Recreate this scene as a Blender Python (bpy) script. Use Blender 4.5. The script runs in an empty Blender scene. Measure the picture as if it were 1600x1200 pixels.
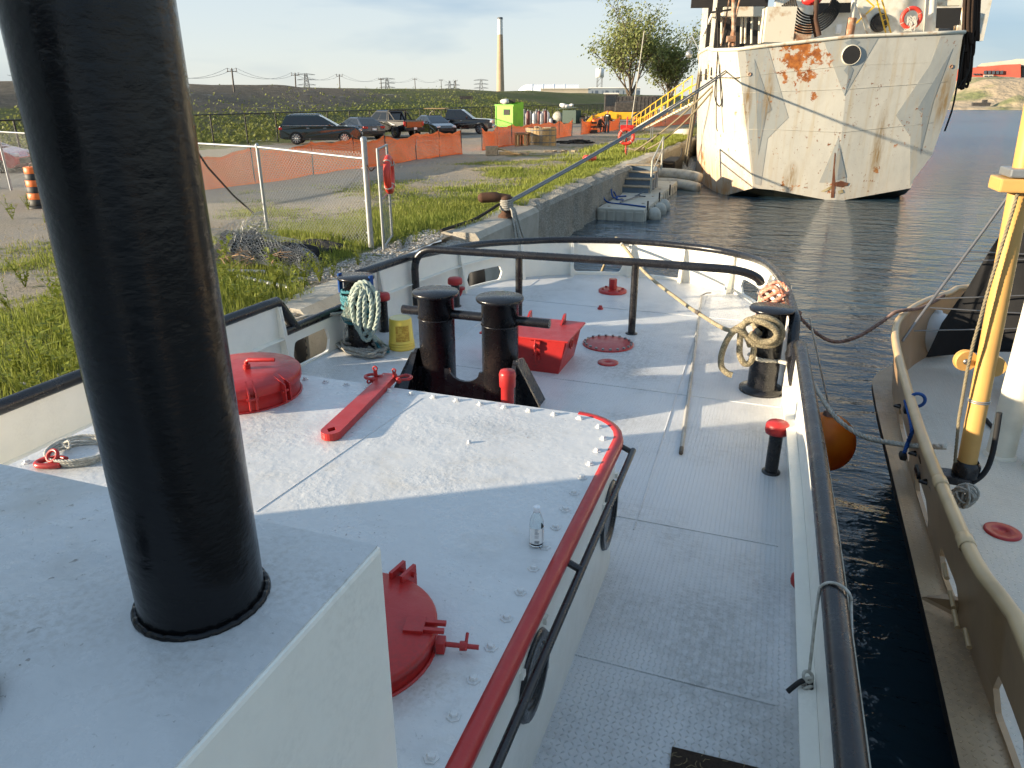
import bpy, bmesh, math, random
from mathutils import Vector, Matrix, noise
random.seed(7)
rad = math.radians
sc = bpy.context.scene
# ------------------------------------------------------------------ camera, sky, sun, exposure
# world frame: X across the tug (quay on the -X side), Y aft along the quay, Z up, water at 0
YAW, F, HC = rad(19.5), 1130.0, 3.9
PITCH = math.atan(446.0/F)
cam = bpy.data.objects.new('camera', bpy.data.cameras.new('camera'))
sc.collection.objects.link(cam)
cam.location = (0, 0, HC)
cam.rotation_euler = (math.pi/2-PITCH, 0, YAW)
cam.data.sensor_width = 36.0
cam.data.lens = F/1600*36
cam.data.clip_start = 0.05
cam.data.clip_end = 6000
sc.camera = cam
SUN_EL, SUN_DIR = rad(11.2), Vector((0.845, 0.535))          # heading of the light over the ground
world = bpy.data.worlds.new('World'); sc.world = world; world.use_nodes = True
wn, wl = world.node_tree.nodes, world.node_tree.links
wn.clear()
def W(t, **k):
    n = wn.new(t)
    for a, b in k.items(): setattr(n, a, b)
    return n
wout = W('ShaderNodeOutputWorld'); bg = W('ShaderNodeBackground'); bg.inputs['Strength'].default_value = 0.15
sky = W('ShaderNodeTexSky', sky_type='NISHITA', sun_disc=False, sun_elevation=SUN_EL,
        sun_rotation=math.atan2(-SUN_DIR.x, -SUN_DIR.y) % (2*math.pi), air_density=1.0, dust_density=0.25, ozone_density=1.5, altitude=80)
wtc = W('ShaderNodeTexCoord'); wmap = W('ShaderNodeMapping')
wmap.inputs['Scale'].default_value = (1.0, 1.0, 7.0); wmap.inputs['Location'].default_value = (3.4, 1.1, 0.35); wmap.inputs['Rotation'].default_value = (0.05, 0.03, 0.4)
wno = W('ShaderNodeTexNoise'); wno.inputs['Scale'].default_value = 1.35; wno.inputs['Detail'].default_value = 5; wno.inputs['Roughness'].default_value = 0.5
wno.inputs['Distortion'].default_value = 0.3
# thin high overcast: pale veils with bluer gaps over the clear sky
wr = W('ShaderNodeValToRGB'); wr.color_ramp.elements[0].position = 0.40; wr.color_ramp.elements[1].position = 0.58
wr.color_ramp.elements[0].color = (0.56, 0.78, 1.06, 1); wr.color_ramp.elements[1].color = (1.22, 1.29, 1.32, 1)
wmix = W('ShaderNodeMixRGB'); wmix.inputs['Fac'].default_value = 0.92
wl.new(wtc.outputs['Generated'], wmap.inputs['Vector']); wl.new(wmap.outputs['Vector'], wno.inputs['Vector'])
wl.new(wno.outputs['Fac'], wr.inputs['Fac']); 
wsep = W('ShaderNodeSeparateXYZ'); wl.new(wtc.outputs['Generated'], wsep.inputs[0]); wgr = W('ShaderNodeValToRGB'); wl.new(wsep.outputs['Z'], wgr.inputs['Fac'])   # bluer with height
wgr.color_ramp.elements[0].color = (1, 1, 1, 1); wgr.color_ramp.elements[1].position = 0.42; wgr.color_ramp.elements[1].color = (0.74, 0.90, 1.08, 1)
wtint = W('ShaderNodeMixRGB', blend_type='MULTIPLY'); wtint.inputs['Fac'].default_value = 1.0; wl.new(wr.outputs['Color'], wtint.inputs['Color1']); wl.new(wgr.outputs['Color'], wtint.inputs['Color2']); wl.new(wtint.outputs['Color'], wmix.inputs['Color2'])
wl.new(sky.outputs['Color'], wmix.inputs['Color1']); wl.new(wmix.outputs['Color'], bg.inputs['Color'])
wl.new(bg.outputs['Background'], wout.inputs['Surface'])
sun = bpy.data.objects.new('sun', bpy.data.lights.new('sun', 'SUN')); sc.collection.objects.link(sun)
sun.data.energy = 3.1; sun.data.angle = rad(0.9); sun.data.color = (1.0, 0.84, 0.62)
sun.rotation_euler = Vector((SUN_DIR.x*math.cos(SUN_EL), SUN_DIR.y*math.cos(SUN_EL), -math.sin(SUN_EL))).to_track_quat('-Z', 'Y').to_euler()
sc.view_settings.view_transform = 'Standard'; sc.view_settings.look = 'None'
sc.view_settings.exposure = 1.9; sc.view_settings.gamma = 1.0
sc.cycles.max_bounces = 5; sc.cycles.diffuse_bounces = 3; sc.cycles.glossy_bounces = 3; sc.cycles.use_adaptive_sampling = True; sc.cycles.adaptive_threshold = 0.03; sc.cycles.transparent_max_bounces = 12; sc.cycles.caustics_reflective = False; sc.cycles.caustics_refractive = False
# ------------------------------------------------------------------ from a spot in the photograph to a point of the place
CR = Matrix.Rotation(YAW, 3, 'Z') @ Matrix.Rotation(math.pi/2-PITCH, 3, 'X')
EYE = Vector((0, 0, HC))
def ray(x, y): return CR @ Vector(((x-800)/F, (600-y)/F, -1))
def G(x, y, z): d = ray(x, y); return EYE + d*((z-HC)/d.z)                 # on a level surface
def S(x, y, s): d = ray(x, y); return EYE + d*(s/d.y)                      # on an upright surface across the quay
def L(x, y, l): d = ray(x, y); return EYE + d*(l/d.x)                      # on an upright surface along the quay
def PL(x, y, p, n): d = ray(x, y); n = Vector(n); return EYE + d*((Vector(p)-EYE).dot(n)/d.dot(n))
def V(*a): return Vector(a)
# ------------------------------------------------------------------ mesh helpers
def frames(pts, closed=False):
    n = len(pts); T = []
    for i in range(n):
        if closed: t = pts[(i+1) % n]-pts[i-1]
        else: t = pts[min(i+1, n-1)]-pts[max(i-1, 0)]
        T.append(t.normalized() if t.length > 1e-9 else Vector((0, 0, 1)))
    u = T[0].cross(Vector((0, 0, 1)))
    if u.length < 1e-3: u = T[0].cross(Vector((1, 0, 0)))
    u.normalize(); out = []
    for i in range(n):
        u = u-T[i]*u.dot(T[i])
        if u.length < 1e-6: u = T[i].orthogonal()
        u.normalize(); out.append((T[i], u.copy(), T[i].cross(u)))
    return out
def spline(pts, k=6, closed=False):
    P = [Vector(p) for p in pts]; n = len(P); out = []
    for i in range(n if closed else n-1):
        if closed: a, b, c, d = P[i-1], P[i], P[(i+1) % n], P[(i+2) % n]
        else: a, b, c, d = P[max(i-1, 0)], P[i], P[i+1], P[min(i+2, n-1)]
        for j in range(k):
            t = j/k
            out.append(0.5*((2*b)+(c-a)*t+(2*a-5*b+4*c-d)*t*t+(3*b-a-3*c+d)*t*t*t))
    if not closed: out.append(P[-1])
    return out
class MB:
    def __init__(s): s.v = []; s.f = []; s.sm = []
    def add(s, v, f, smooth=False):
        o = len(s.v); s.v += [tuple(q) for q in v]; s.f += [tuple(i+o for i in q) for q in f]; s.sm += [smooth]*len(f); return s
    def box(s, c, d, rz=0.0, m=None):
        c = Vector(c); x, y, z = d[0]/2, d[1]/2, d[2]/2
        R = m if m is not None else Matrix.Rotation(rz, 3, 'Z')
        vs = [c+R @ Vector((a*x, b*y, e*z)) for a in (-1, 1) for b in (-1, 1) for e in (-1, 1)]
        return s.add(vs, [(0, 1, 3, 2), (4, 6, 7, 5), (0, 4, 5, 1), (2, 3, 7, 6), (0, 2, 6, 4), (1, 5, 7, 3)])
    def bx(s, a, b): return s.box([(a[i]+b[i])/2 for i in range(3)], [abs(b[i]-a[i]) for i in range(3)])
    def bev(s, c, d, r=0.02, rz=0.0, m=None):                 # box with chamfered edges
        c = Vector(c); R = m if m is not None else Matrix.Rotation(rz, 3, 'Z'); h = [q/2 for q in d]; r = min(r, min(h)*0.9)
        bm = bmesh.new(); bmesh.ops.create_cube(bm, size=1)
        for q in bm.verts: q.co = Vector((q.co.x*d[0], q.co.y*d[1], q.co.z*d[2]))
        bmesh.ops.bevel(bm, geom=bm.edges[:], offset=r, segments=2, affect='EDGES', profile=0.6)
        bm.verts.index_update(); s.add([c+R @ q.co for q in bm.verts], [[q.index for q in f.verts] for f in bm.faces]); bm.free(); return s
    def beam(s, a, b, w, h):
        a, b = Vector(a), Vector(b); t = (b-a).normalized(); u = t.cross(Vector((0, 0, 1)))
        if u.length < 1e-3: u = Vector((1, 0, 0))
        u.normalize(); k = u.cross(t); vs = []
        for p in (a, b):
            for i, j in ((-1, -1), (1, -1), (1, 1), (-1, 1)): vs.append(p+u*(i*w/2)+k*(j*h/2))
        return s.add(vs, [(0, 1, 2, 3), (7, 6, 5, 4), (0, 4, 5, 1), (1, 5, 6, 2), (2, 6, 7, 3), (3, 7, 4, 0)])
    def tube(s, pts, r, n=8, closed=False, cap=True, smooth=True, phase=0.0):
        pts = [Vector(p) for p in pts]; fr = frames(pts, closed); m = len(pts); vs = []
        for i, (t, u, w) in enumerate(fr):
            R = r[i] if isinstance(r, (list, tuple)) else r
            for k in range(n):
                a = 2*math.pi*k/n+phase; vs.append(pts[i]+u*(R*math.cos(a))+w*(R*math.sin(a)))
        fs = [(i*n+k, i*n+(k+1) % n, ((i+1) % m)*n+(k+1) % n, ((i+1) % m)*n+k) for i in range(m if closed else m-1) for k in range(n)]
        s.add(vs, fs, smooth)
        if cap and not closed: s.add(vs[:n], [tuple(range(n))[::-1]]); s.add(vs[-n:], [tuple(range(n))])
        return s
    def rope(s, pts, r, pitch=None, n=5, closed=False, st=3):   # laid rope: strands wound round a centre line
        pts = [Vector(p) for p in pts]; fr = frames(pts, closed); pitch = pitch or r*7; d = [0.0]
        for i in range(1, len(pts)): d.append(d[-1]+(pts[i]-pts[i-1]).length)
        step = pitch/6; N = max(3, int(d[-1]/step)); N = min(N, 700); P = []; j = 0
        for k in range(N+1):
            x = d[-1]*k/N
            while j < len(d)-2 and d[j+1] < x: j += 1
            t = (x-d[j])/max(1e-9, d[j+1]-d[j]); q = pts[j].lerp(pts[j+1], t); u = fr[j][1].lerp(fr[j+1][1], t); w = fr[j][2].lerp(fr[j+1][2], t); P.append((q, u, w, x))
        for m in range(st):
            s.tube([q+(u*math.cos(2*math.pi*(x/pitch+m/st))+w*math.sin(2*math.pi*(x/pitch+m/st)))*r*0.5 for q, u, w, x in P], r*0.58, n)
        return s
    def cyl(s, a, b, r, r2=None, n=16, cap=True, smooth=True): return s.tube([a, b], [r, r if r2 is None else r2], n, cap=cap, smooth=smooth)
    def lathe(s, prof, c=(0, 0, 0), n=24, axis=None, smooth=True, a0=0.0, a1=2*math.pi):
        c = Vector(c); full = abs(a1-a0-2*math.pi) < 1e-6; vs = []
        M = axis if axis is not None else Matrix.Identity(3); k = n if full else n+1
        for (r, z) in prof:
            for i in range(k):
                a = a0+(a1-a0)*i/n; vs.append(c+M @ Vector((r*math.cos(a), r*math.sin(a), z)))
        fs = [(j*k+i, j*k+(i+1) % k, (j+1)*k+(i+1) % k, (j+1)*k+i) for j in range(len(prof)-1) for i in range(n)]
        return s.add(vs, fs, smooth)
    def disc(s, c, r, n=24, axis=None, z=0.0):
        M = axis if axis is not None else Matrix.Identity(3); c = Vector(c)
        return s.add([c+M @ Vector((r*math.cos(2*math.pi*i/n), r*math.sin(2*math.pi*i/n), z)) for i in range(n)], [tuple(range(n))])
    def torus(s, c, R, r, n=24, m=10, axis=None):
        M = axis if axis is not None else Matrix.Identity(3); c = Vector(c)
        return s.tube([c+M @ Vector((R*math.cos(2*math.pi*i/n), R*math.sin(2*math.pi*i/n), 0)) for i in range(n)], r, m, closed=True)
    def sphere(s, c, r, n=16, m=10, sc3=(1, 1, 1)):
        c = Vector(c); vs = []; fs = []
        for j in range(m+1):
            b = -math.pi/2+math.pi*j/m
            for i in range(n):
                a = 2*math.pi*i/n; vs.append(c+Vector((r*sc3[0]*math.cos(b)*math.cos(a), r*sc3[1]*math.cos(b)*math.sin(a), r*sc3[2]*math.sin(b))))
        for j in range(m):
            for i in range(n): fs.append((j*n+i, j*n+(i+1) % n, (j+1)*n+(i+1) % n, (j+1)*n+i))
        return s.add(vs, fs, True)
    def prism(s, poly, z0, z1, cap=True):                     # upright: polygon (x, y)
        n = len(poly); vs = [(p[0], p[1], z0) for p in poly]+[(p[0], p[1], z1) for p in poly]
        fs = [(i, (i+1) % n, n+(i+1) % n, n+i) for i in range(n)]
        if cap: fs += [tuple(range(n))[::-1], tuple(range(n, 2*n))]
        return s.add(vs, fs)
    def slab(s, pts, off):                                    # flat polygon in space given a thickness
        off = Vector(off); n = len(pts); P = [Vector(p) for p in pts]
        return s.add(P+[p+off for p in P], [tuple(range(n))[::-1], tuple(range(n, 2*n))]+[(i, (i+1) % n, n+(i+1) % n, n+i) for i in range(n)])
    def build(s, name, mat, parent=None, norm=True):
        me = bpy.data.meshes.new(name); me.from_pydata(s.v, [], s.f); me.polygons.foreach_set('use_smooth', s.sm)
        if mat is not None: me.materials.append(MT(mat))
        me.update()
        if norm:
            bm = bmesh.new(); bm.from_mesh(me); bmesh.ops.recalc_face_normals(bm, faces=bm.faces[:]); bm.to_mesh(me); bm.free()
        return link(name, me, parent)
WORLD_PARENT = {}
def link(name, me, parent=None):
    o = bpy.data.objects.new(name, me); sc.collection.objects.link(o)
    if parent is not None:
        o.parent = parent
        if parent.name in WORLD_PARENT: o.matrix_parent_inverse = WORLD_PARENT[parent.name]
    return o
def tag(o, label=None, cat=None, group=None, kind=None):
    if label: o['label'] = label
    if cat: o['category'] = cat
    if group: o['group'] = group
    if kind: o['kind'] = kind
    return o
def thing(name, label, cat, loc=(0, 0, 0), rz=0.0, group=None, world=False):   # world: the parts are given in the place's own coordinates
    o = bpy.data.objects.new(name, None); sc.collection.objects.link(o); o.location = loc; o.rotation_euler = (0, 0, rz); o.empty_display_size = 0.2
    if world: WORLD_PARENT[o.name] = Matrix.Translation(-Vector(loc))
    return tag(o, label, cat, group)
def dup(o, parent=None):
    c = o.copy(); sc.collection.objects.link(c); c.parent = parent
    for ch in list(o.children): dup(ch, c)
    return c
# ------------------------------------------------------------------ materials
MATS = {}
class NT:
    def __init__(s, name):
        s.m = bpy.data.materials.new(name); s.m.use_nodes = True; s.t = s.m.node_tree; s.n = s.t.nodes; s.b = s.n['Principled BSDF']; s.tc = None
    def N(s, t, **k):
        n = s.n.new(t)
        for a, b in k.items(): setattr(n, a, b)
        return n
    def put(s, sock, val):
        if hasattr(val, 'is_output'): s.t.links.new(val, sock)
        else: sock.default_value = val
    def co(s, which='Object'):
        if s.tc is None: s.tc = s.N('ShaderNodeTexCoord')
        return s.tc.outputs[which]
    def noise(s, scale, detail=4, rough=0.55, vec=None, dist=0.0, stretch=None):
        n = s.N('ShaderNodeTexNoise'); n.inputs['Scale'].default_value = scale; n.inputs['Detail'].default_value = detail; n.inputs['Roughness'].default_value = rough; n.inputs['Distortion'].default_value = dist
        v = vec if vec is not None else s.co()
        if stretch:
            mp = s.N('ShaderNodeMapping'); mp.inputs['Scale'].default_value = stretch; s.put(mp.inputs['Vector'], v); v = mp.outputs['Vector']
        s.put(n.inputs['Vector'], v); return n.outputs['Fac']
    def ramp(s, fac, a, b, lo=0.0, hi=1.0):
        n = s.N('ShaderNodeMapRange'); n.inputs['From Min'].default_value = a; n.inputs['From Max'].default_value = b; n.inputs['To Min'].default_value = lo; n.inputs['To Max'].default_value = hi
        s.put(n.inputs['Value'], fac); return n.outputs['Result']
    def math(s, op, a, b=0.0, c=None):
        n = s.N('ShaderNodeMath', operation=op); s.put(n.inputs[0], a); s.put(n.inputs[1], b)
        if c is not None: s.put(n.inputs[2], c)
        return n.outputs[0]
    def mix(s, fac, a, b):
        n = s.N('ShaderNodeMixRGB'); s.put(n.inputs['Fac'], fac); s.put(n.inputs['Color1'], a if hasattr(a, 'is_output') else (*a[:3], 1)); s.put(n.inputs['Color2'], b if hasattr(b, 'is_output') else (*b[:3], 1)); return n.outputs['Color']
    def bump(s, h, strength=0.3, dist=0.01, nrm=None):
        n = s.N('ShaderNodeBump'); n.inputs['Strength'].default_value = strength; n.inputs['Distance'].default_value = dist; s.put(n.inputs['Height'], h)
        if nrm is not None: s.put(n.inputs['Normal'], nrm)
        return n.outputs['Normal']
    def xyz(s, v=None):
        n = s.N('ShaderNodeSeparateXYZ'); s.put(n.inputs[0], v if v is not None else s.co()); return n.outputs
    def set(s, **k):
        for a, b in k.items():
            a = {'col': 'Base Color', 'rough': 'Roughness', 'metal': 'Metallic', 'nrm': 'Normal', 'spec': 'Specular IOR Level', 'coat': 'Coat Weight', 'coatr': 'Coat Roughness', 'trans': 'Transmission Weight', 'ior': 'IOR', 'alpha': 'Alpha', 'em': 'Emission Color', 'ems': 'Emission Strength', 'sss': 'Subsurface Weight'}[a]
            if a in ('Base Color', 'Emission Color') and not hasattr(b, 'is_output'): b = (*b[:3], 1)
            s.put(s.b.inputs[a], b)
        return s
def simple(name, col, rough=0.5, metal=0.0, col2=None, ns=4.0, thr=(0.45, 0.7), bump=0.0, bs=40.0, bd=0.004, coat=0.0, spec=0.5, rv=0.0):
    t = NT(name)
    c2 = col2 if col2 is not None else tuple(q*0.82 for q in col)
    t.set(col=t.mix(t.ramp(t.noise(ns, 5), *thr), col, c2), metal=metal, coat=coat, spec=spec)
    t.set(rough=t.ramp(t.noise(ns*2.3, 4), 0.3, 0.7, max(0.03, rough-rv), min(1, rough+rv)) if rv else rough)
    if bump: t.set(nrm=t.bump(t.noise(bs, 4), bump, bd))
    MATS[name] = t.m; return t
def MT(m): return MATS[m] if isinstance(m, str) else m
# painted steel, lumpy from many coats
def paint(name, col, rough=0.35, lump=0.25, dirt=(0.30, 0.27, 0.22), dirtamt=0.35, pits=True, scale=1.0, rv=0.1):
    t = NT(name)
    big = t.noise(1.7*scale, 4); fine = t.noise(38*scale, 5, 0.6); mid = t.noise(9*scale, 5, 0.6)
    c = t.mix(t.ramp(mid, 0.35, 0.75, 0, 0.5), col, tuple(q*0.90 for q in col))
    d = t.math('MULTIPLY', t.ramp(big, 0.50, 0.72), t.ramp(t.noise(60*scale, 3), 0.42, 0.66))
    c = t.mix(t.math('MULTIPLY', d, dirtamt), c, dirt)
    if pits: c = t.mix(t.math('MULTIPLY', t.ramp(t.noise(1.3*scale, 5, 0.65, dist=0.5), 0.56, 0.74, 0, 0.45), 1.0), c, (0.40, 0.33, 0.22)); c = t.mix(t.ramp(t.noise(0.9*scale, 6, 0.7, stretch=(1, 2.5, 1)), 0.55, 0.75, 0, 0.35), c, (0.30, 0.31, 0.32))
    if pits:
        pit = t.math('MULTIPLY', t.ramp(t.noise(48*scale, 3, 0.6, dist=0.6), 0.66, 0.71), t.ramp(t.noise(3.1*scale, 4, 0.6), 0.47, 0.62))
        c = t.mix(t.math('MULTIPLY', pit, 0.65), c, (0.12, 0.10, 0.085))
    rgn = t.ramp(t.noise(2.3*scale, 4, 0.6), 0.40, 0.62, 0.12, 1.0); h = t.math('ADD', t.math('MULTIPLY', t.math('MULTIPLY', t.noise(24*scale, 4, 0.6), 0.75), rgn), t.math('ADD', t.math('MULTIPLY', t.noise(4*scale, 3), 0.9), t.math('MULTIPLY', fine, 0.08)))
    if pits: h = t.math('SUBTRACT', h, t.math('MULTIPLY', pit, 0.35))
    t.set(col=c, rough=t.ramp(mid, 0.3, 0.7, rough-rv, rough+rv), nrm=t.bump(h, lump, 0.012)); MATS[name] = t.m; return t
paint('grey_roof', (0.61, 0.61, 0.60), 0.30, 0.55, dirtamt=0.55)
paint('white_steel', (0.84, 0.815, 0.73), 0.38, 0.12, dirtamt=0.18, pits=False)
paint('cream_steel', (0.90, 0.87, 0.77), 0.38, 0.16, dirtamt=0.25, pits=False)
paint('red_steel', (0.42, 0.022, 0.020), 0.38, 0.28, dirt=(0.16, 0.03, 0.025), dirtamt=0.7, pits=False)
paint('black_steel', (0.008, 0.008, 0.010), 0.28, 0.22, dirt=(0.07, 0.05, 0.04), dirtamt=0.6, pits=False, scale=1.4, rv=0.06)
paint('black_rail', (0.010, 0.010, 0.012), 0.30, 0.06, dirt=(0.10, 0.095, 0.09), dirtamt=0.5, pits=False, scale=1.5)
# funnel: brushed thick enamel, lumps run round it
t = NT('funnel_paint'); n1 = t.noise(20, 5, 0.55, stretch=(1, 1, 1.8)); n2 = t.noise(75, 3, stretch=(1, 1, 1.6))
t.set(col=t.mix(t.ramp(t.noise(30, 4), 0.66, 0.8, 0, 0.3), (0.004, 0.004, 0.005), (0.05, 0.042, 0.034)), spec=0.32, rough=t.ramp(n1, 0.3, 0.7, 0.16, 0.28), nrm=t.bump(t.math('ADD', n1, t.math('MULTIPLY', n2, 0.25)), 0.38, 0.006)); MATS['funnel_paint'] = t.m
# checker (tread) plate
def tread(name, col, pitch=0.030, strength=1.0, dirt=(0.26, 0.25, 0.23), rough=0.42, dirtamt=0.4):
    t = NT(name); X = t.xyz(); cell = []; frac = []
    ca, sa = math.cos(0.12), math.sin(0.12)
    for a in (0, 1):
        q = t.math('DIVIDE', X[a], pitch); cell.append(t.math('FLOOR', q)); frac.append(t.math('SUBTRACT', t.math('FRACT', t.math('ADD', q, 1000.0)), 0.5))
    par = t.math('MODULO', t.math('ADD', t.math('ADD', cell[0], cell[1]), 20000.0), 2.0)
    sg = t.math('SUBTRACT', t.math('MULTIPLY', par, 2.0), 1.0)
    v = t.math('MULTIPLY', frac[1], sg)
    a = t.math('MULTIPLY', t.math('ADD', frac[0], v), 0.7071); b = t.math('MULTIPLY', t.math('SUBTRACT', frac[0], v), 0.7071)
    d = t.math('ADD', t.math('POWER', t.math('ABSOLUTE', t.math('DIVIDE', a, 0.30)), 2.0), t.math('POWER', t.math('ABSOLUTE', t.math('DIVIDE', b, 0.095)), 2.0))
    lug = t.ramp(d, 0.35, 1.0, 1.0, 0.0)
    big = t.noise(1.1, 5, 0.6); fine = t.noise(24, 4)
    c = t.mix(t.math('MULTIPLY', t.ramp(big, 0.45, 0.72), t.ramp(fine, 0.35, 0.65, 0.1, 0.75*dirtamt*2)), col, dirt)
    c = t.mix(t.ramp(t.noise(90, 2), 0.72, 0.78, 0, 0.5), c, (0.10, 0.09, 0.08))
    c = t.mix(t.math('MULTIPLY', lug, 0.55), c, tuple(min(1, q*1.4) for q in col))
    t.set(col=c, rough=t.ramp(t.noise(5, 4), 0.3, 0.7, rough-0.1, rough+0.12), nrm=t.bump(t.math('ADD', lug, t.math('MULTIPLY', t.noise(3, 3), 0.5)), strength, 0.009)); MATS[name] = t.m
tread('deck_plate', (0.61, 0.615, 0.615), dirtamt=0.5)
tread('tan_plate', (0.46, 0.32, 0.19), 0.04, 0.8, (0.16, 0.13, 0.10))
tread('cream_plate', (0.58, 0.55, 0.48), 0.04, 0.7, (0.40, 0.36, 0.30), 0.5)
simple('tan_hull', (0.40, 0.255, 0.135), 0.30, bump=0.08, bs=6, bd=0.02)
simple('tan_pipe', (0.56, 0.39, 0.205), 0.32)
simple('yellow_mast', (0.60, 0.34, 0.10), 0.45, col2=(0.52, 0.29, 0.09), bump=0.05)
simple('ivory', (0.76, 0.72, 0.60), 0.4)
simple('black_rubber', (0.013, 0.013, 0.014), 0.75, bump=0.25, bs=30)
simple('dark_hole', (0.006, 0.006, 0.006), 0.8)
simple('black_canvas', (0.009, 0.009, 0.010), 0.85, bump=0.3, bs=7, bd=0.03)
simple('stainless', (0.24, 0.23, 0.22), 0.38, 0.8)
simple('galvanised', (0.33, 0.345, 0.35), 0.5, 0.7, col2=(0.30, 0.31, 0.31), ns=14)
simple('wire', (0.27, 0.28, 0.28), 0.5, 0.5)
simple('black_wire', (0.015, 0.016, 0.016), 0.5)
simple('rust_iron', (0.10, 0.045, 0.022), 0.8, 0.2, col2=(0.05, 0.03, 0.022), bump=0.4, bs=18)
for n_, c_, c2_ in (('rope_beige', (0.40, 0.34, 0.22), (0.24, 0.19, 0.12)), ('rope_grey', (0.42, 0.40, 0.35), (0.27, 0.25, 0.21)), ('rope_white', (0.55, 0.53, 0.47), (0.36, 0.34, 0.29)),
                    ('rope_sea', (0.40, 0.43, 0.36), (0.25, 0.33, 0.30)), ('rope_teal', (0.03, 0.16, 0.20), (0.10, 0.24, 0.26)), ('rope_blue', (0.02, 0.06, 0.22), (0.03, 0.10, 0.30)),
                    ('rope_orange', (0.62, 0.16, 0.07), (0.60, 0.42, 0.33)), ('rope_brown', (0.16, 0.10, 0.075), (0.30, 0.20, 0.17)), ('cable_dark', (0.035, 0.033, 0.03), (0.06, 0.05, 0.04)), ('net_brown', (0.050, 0.030, 0.020), (0.025, 0.018, 0.014)),
                    ('hawser', (0.30, 0.295, 0.28), (0.22, 0.215, 0.20)), ('rope_tan', (0.26, 0.22, 0.14), (0.18, 0.15, 0.10))):
    simple(n_, c_, 0.9, col2=c2_, ns=30, thr=(0.35, 0.65), bump=0.5, bs=160, bd=0.004, spec=0.2)
# braided cover for the thick line on the bollard
t = NT('rope_braid'); vo = t.N('ShaderNodeTexVoronoi'); vo.inputs['Scale'].default_value = 85; t.put(vo.inputs['Vector'], t.co())
t.set(col=t.mix(t.ramp(vo.outputs['Distance'], 0.2, 0.6), (0.42, 0.36, 0.23), (0.17, 0.14, 0.09)), rough=0.9, spec=0.2, nrm=t.bump(vo.outputs['Distance'], -0.8, 0.006)); MATS['rope_braid'] = t.m
simple('bucket_yellow', (0.90, 0.66, 0.10), 0.42, col2=(0.85, 0.60, 0.10), ns=8)
t = NT('bucket_worn'); X = t.xyz(); t.set(col=t.mix(t.ramp(t.noise(26, 7, 0.75), 0.46, 0.60), (0.56, 0.29, 0.03), (0.80, 0.55, 0.08)), rough=0.5); MATS['bucket_worn'] = t.m
simple('bucket_base', (0.80, 0.68, 0.36), 0.5)
t = NT('buoy_orange'); c = t.mix(t.ramp(t.noise(5, 5), 0.45, 0.7), (0.95, 0.32, 0.03), (0.85, 0.24, 0.02)); t.set(col=c, rough=0.38, nrm=t.bump(t.noise(40, 3), 0.06, 0.004))
tr = t.N('ShaderNodeBsdfTranslucent'); t.put(tr.inputs['Color'], c); mx = t.N('ShaderNodeMixShader'); mx.inputs[0].default_value = 0.45; t.put(mx.inputs[1], t.b.outputs[0]); t.put(mx.inputs[2], tr.outputs[0]); t.put(t.n['Material Output'].inputs['Surface'], mx.outputs[0]); MATS['buoy_orange'] = t.m
t = NT('bottle_glass'); t.set(col=(0.95, 0.98, 0.98), rough=0.03, trans=1.0, ior=1.36); MATS['bottle_glass'] = t.m
t = NT('bottle_water'); t.set(col=(0.92, 0.97, 1.0), rough=0.0, trans=1.0, ior=1.33); MATS['bottle_water'] = t.m
simple('paper_white', (0.82, 0.82, 0.80), 0.6); simple('print_grey', (0.28, 0.28, 0.30), 0.7); simple('print_dark', (0.04, 0.04, 0.05), 0.7); simple('cap_white', (0.85, 0.85, 0.86), 0.3)
t = NT('pane'); t.set(col=(0.012, 0.015, 0.018), rough=0.06, spec=0.7); MATS['pane'] = t.m
t = NT('port_glass'); t.set(col=(0.006, 0.006, 0.007), rough=0.2, spec=0.2); MATS['port_glass'] = t.m
simple('mat_brown', (0.045, 0.028, 0.018), 1.0, col2=(0.022, 0.014, 0.010), ns=60, bump=1.0, bs=170, bd=0.012)
simple('straw', (0.40, 0.30, 0.16), 0.9)
simple('pole_grey', (0.40, 0.38, 0.34), 0.5, col2=(0.25, 0.23, 0.2), ns=9); simple('tape_dark', (0.10, 0.08, 0.06), 0.7)
simple('rub_wood', (0.42, 0.40, 0.33), 0.7, col2=(0.26, 0.24, 0.18), ns=12)
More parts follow.
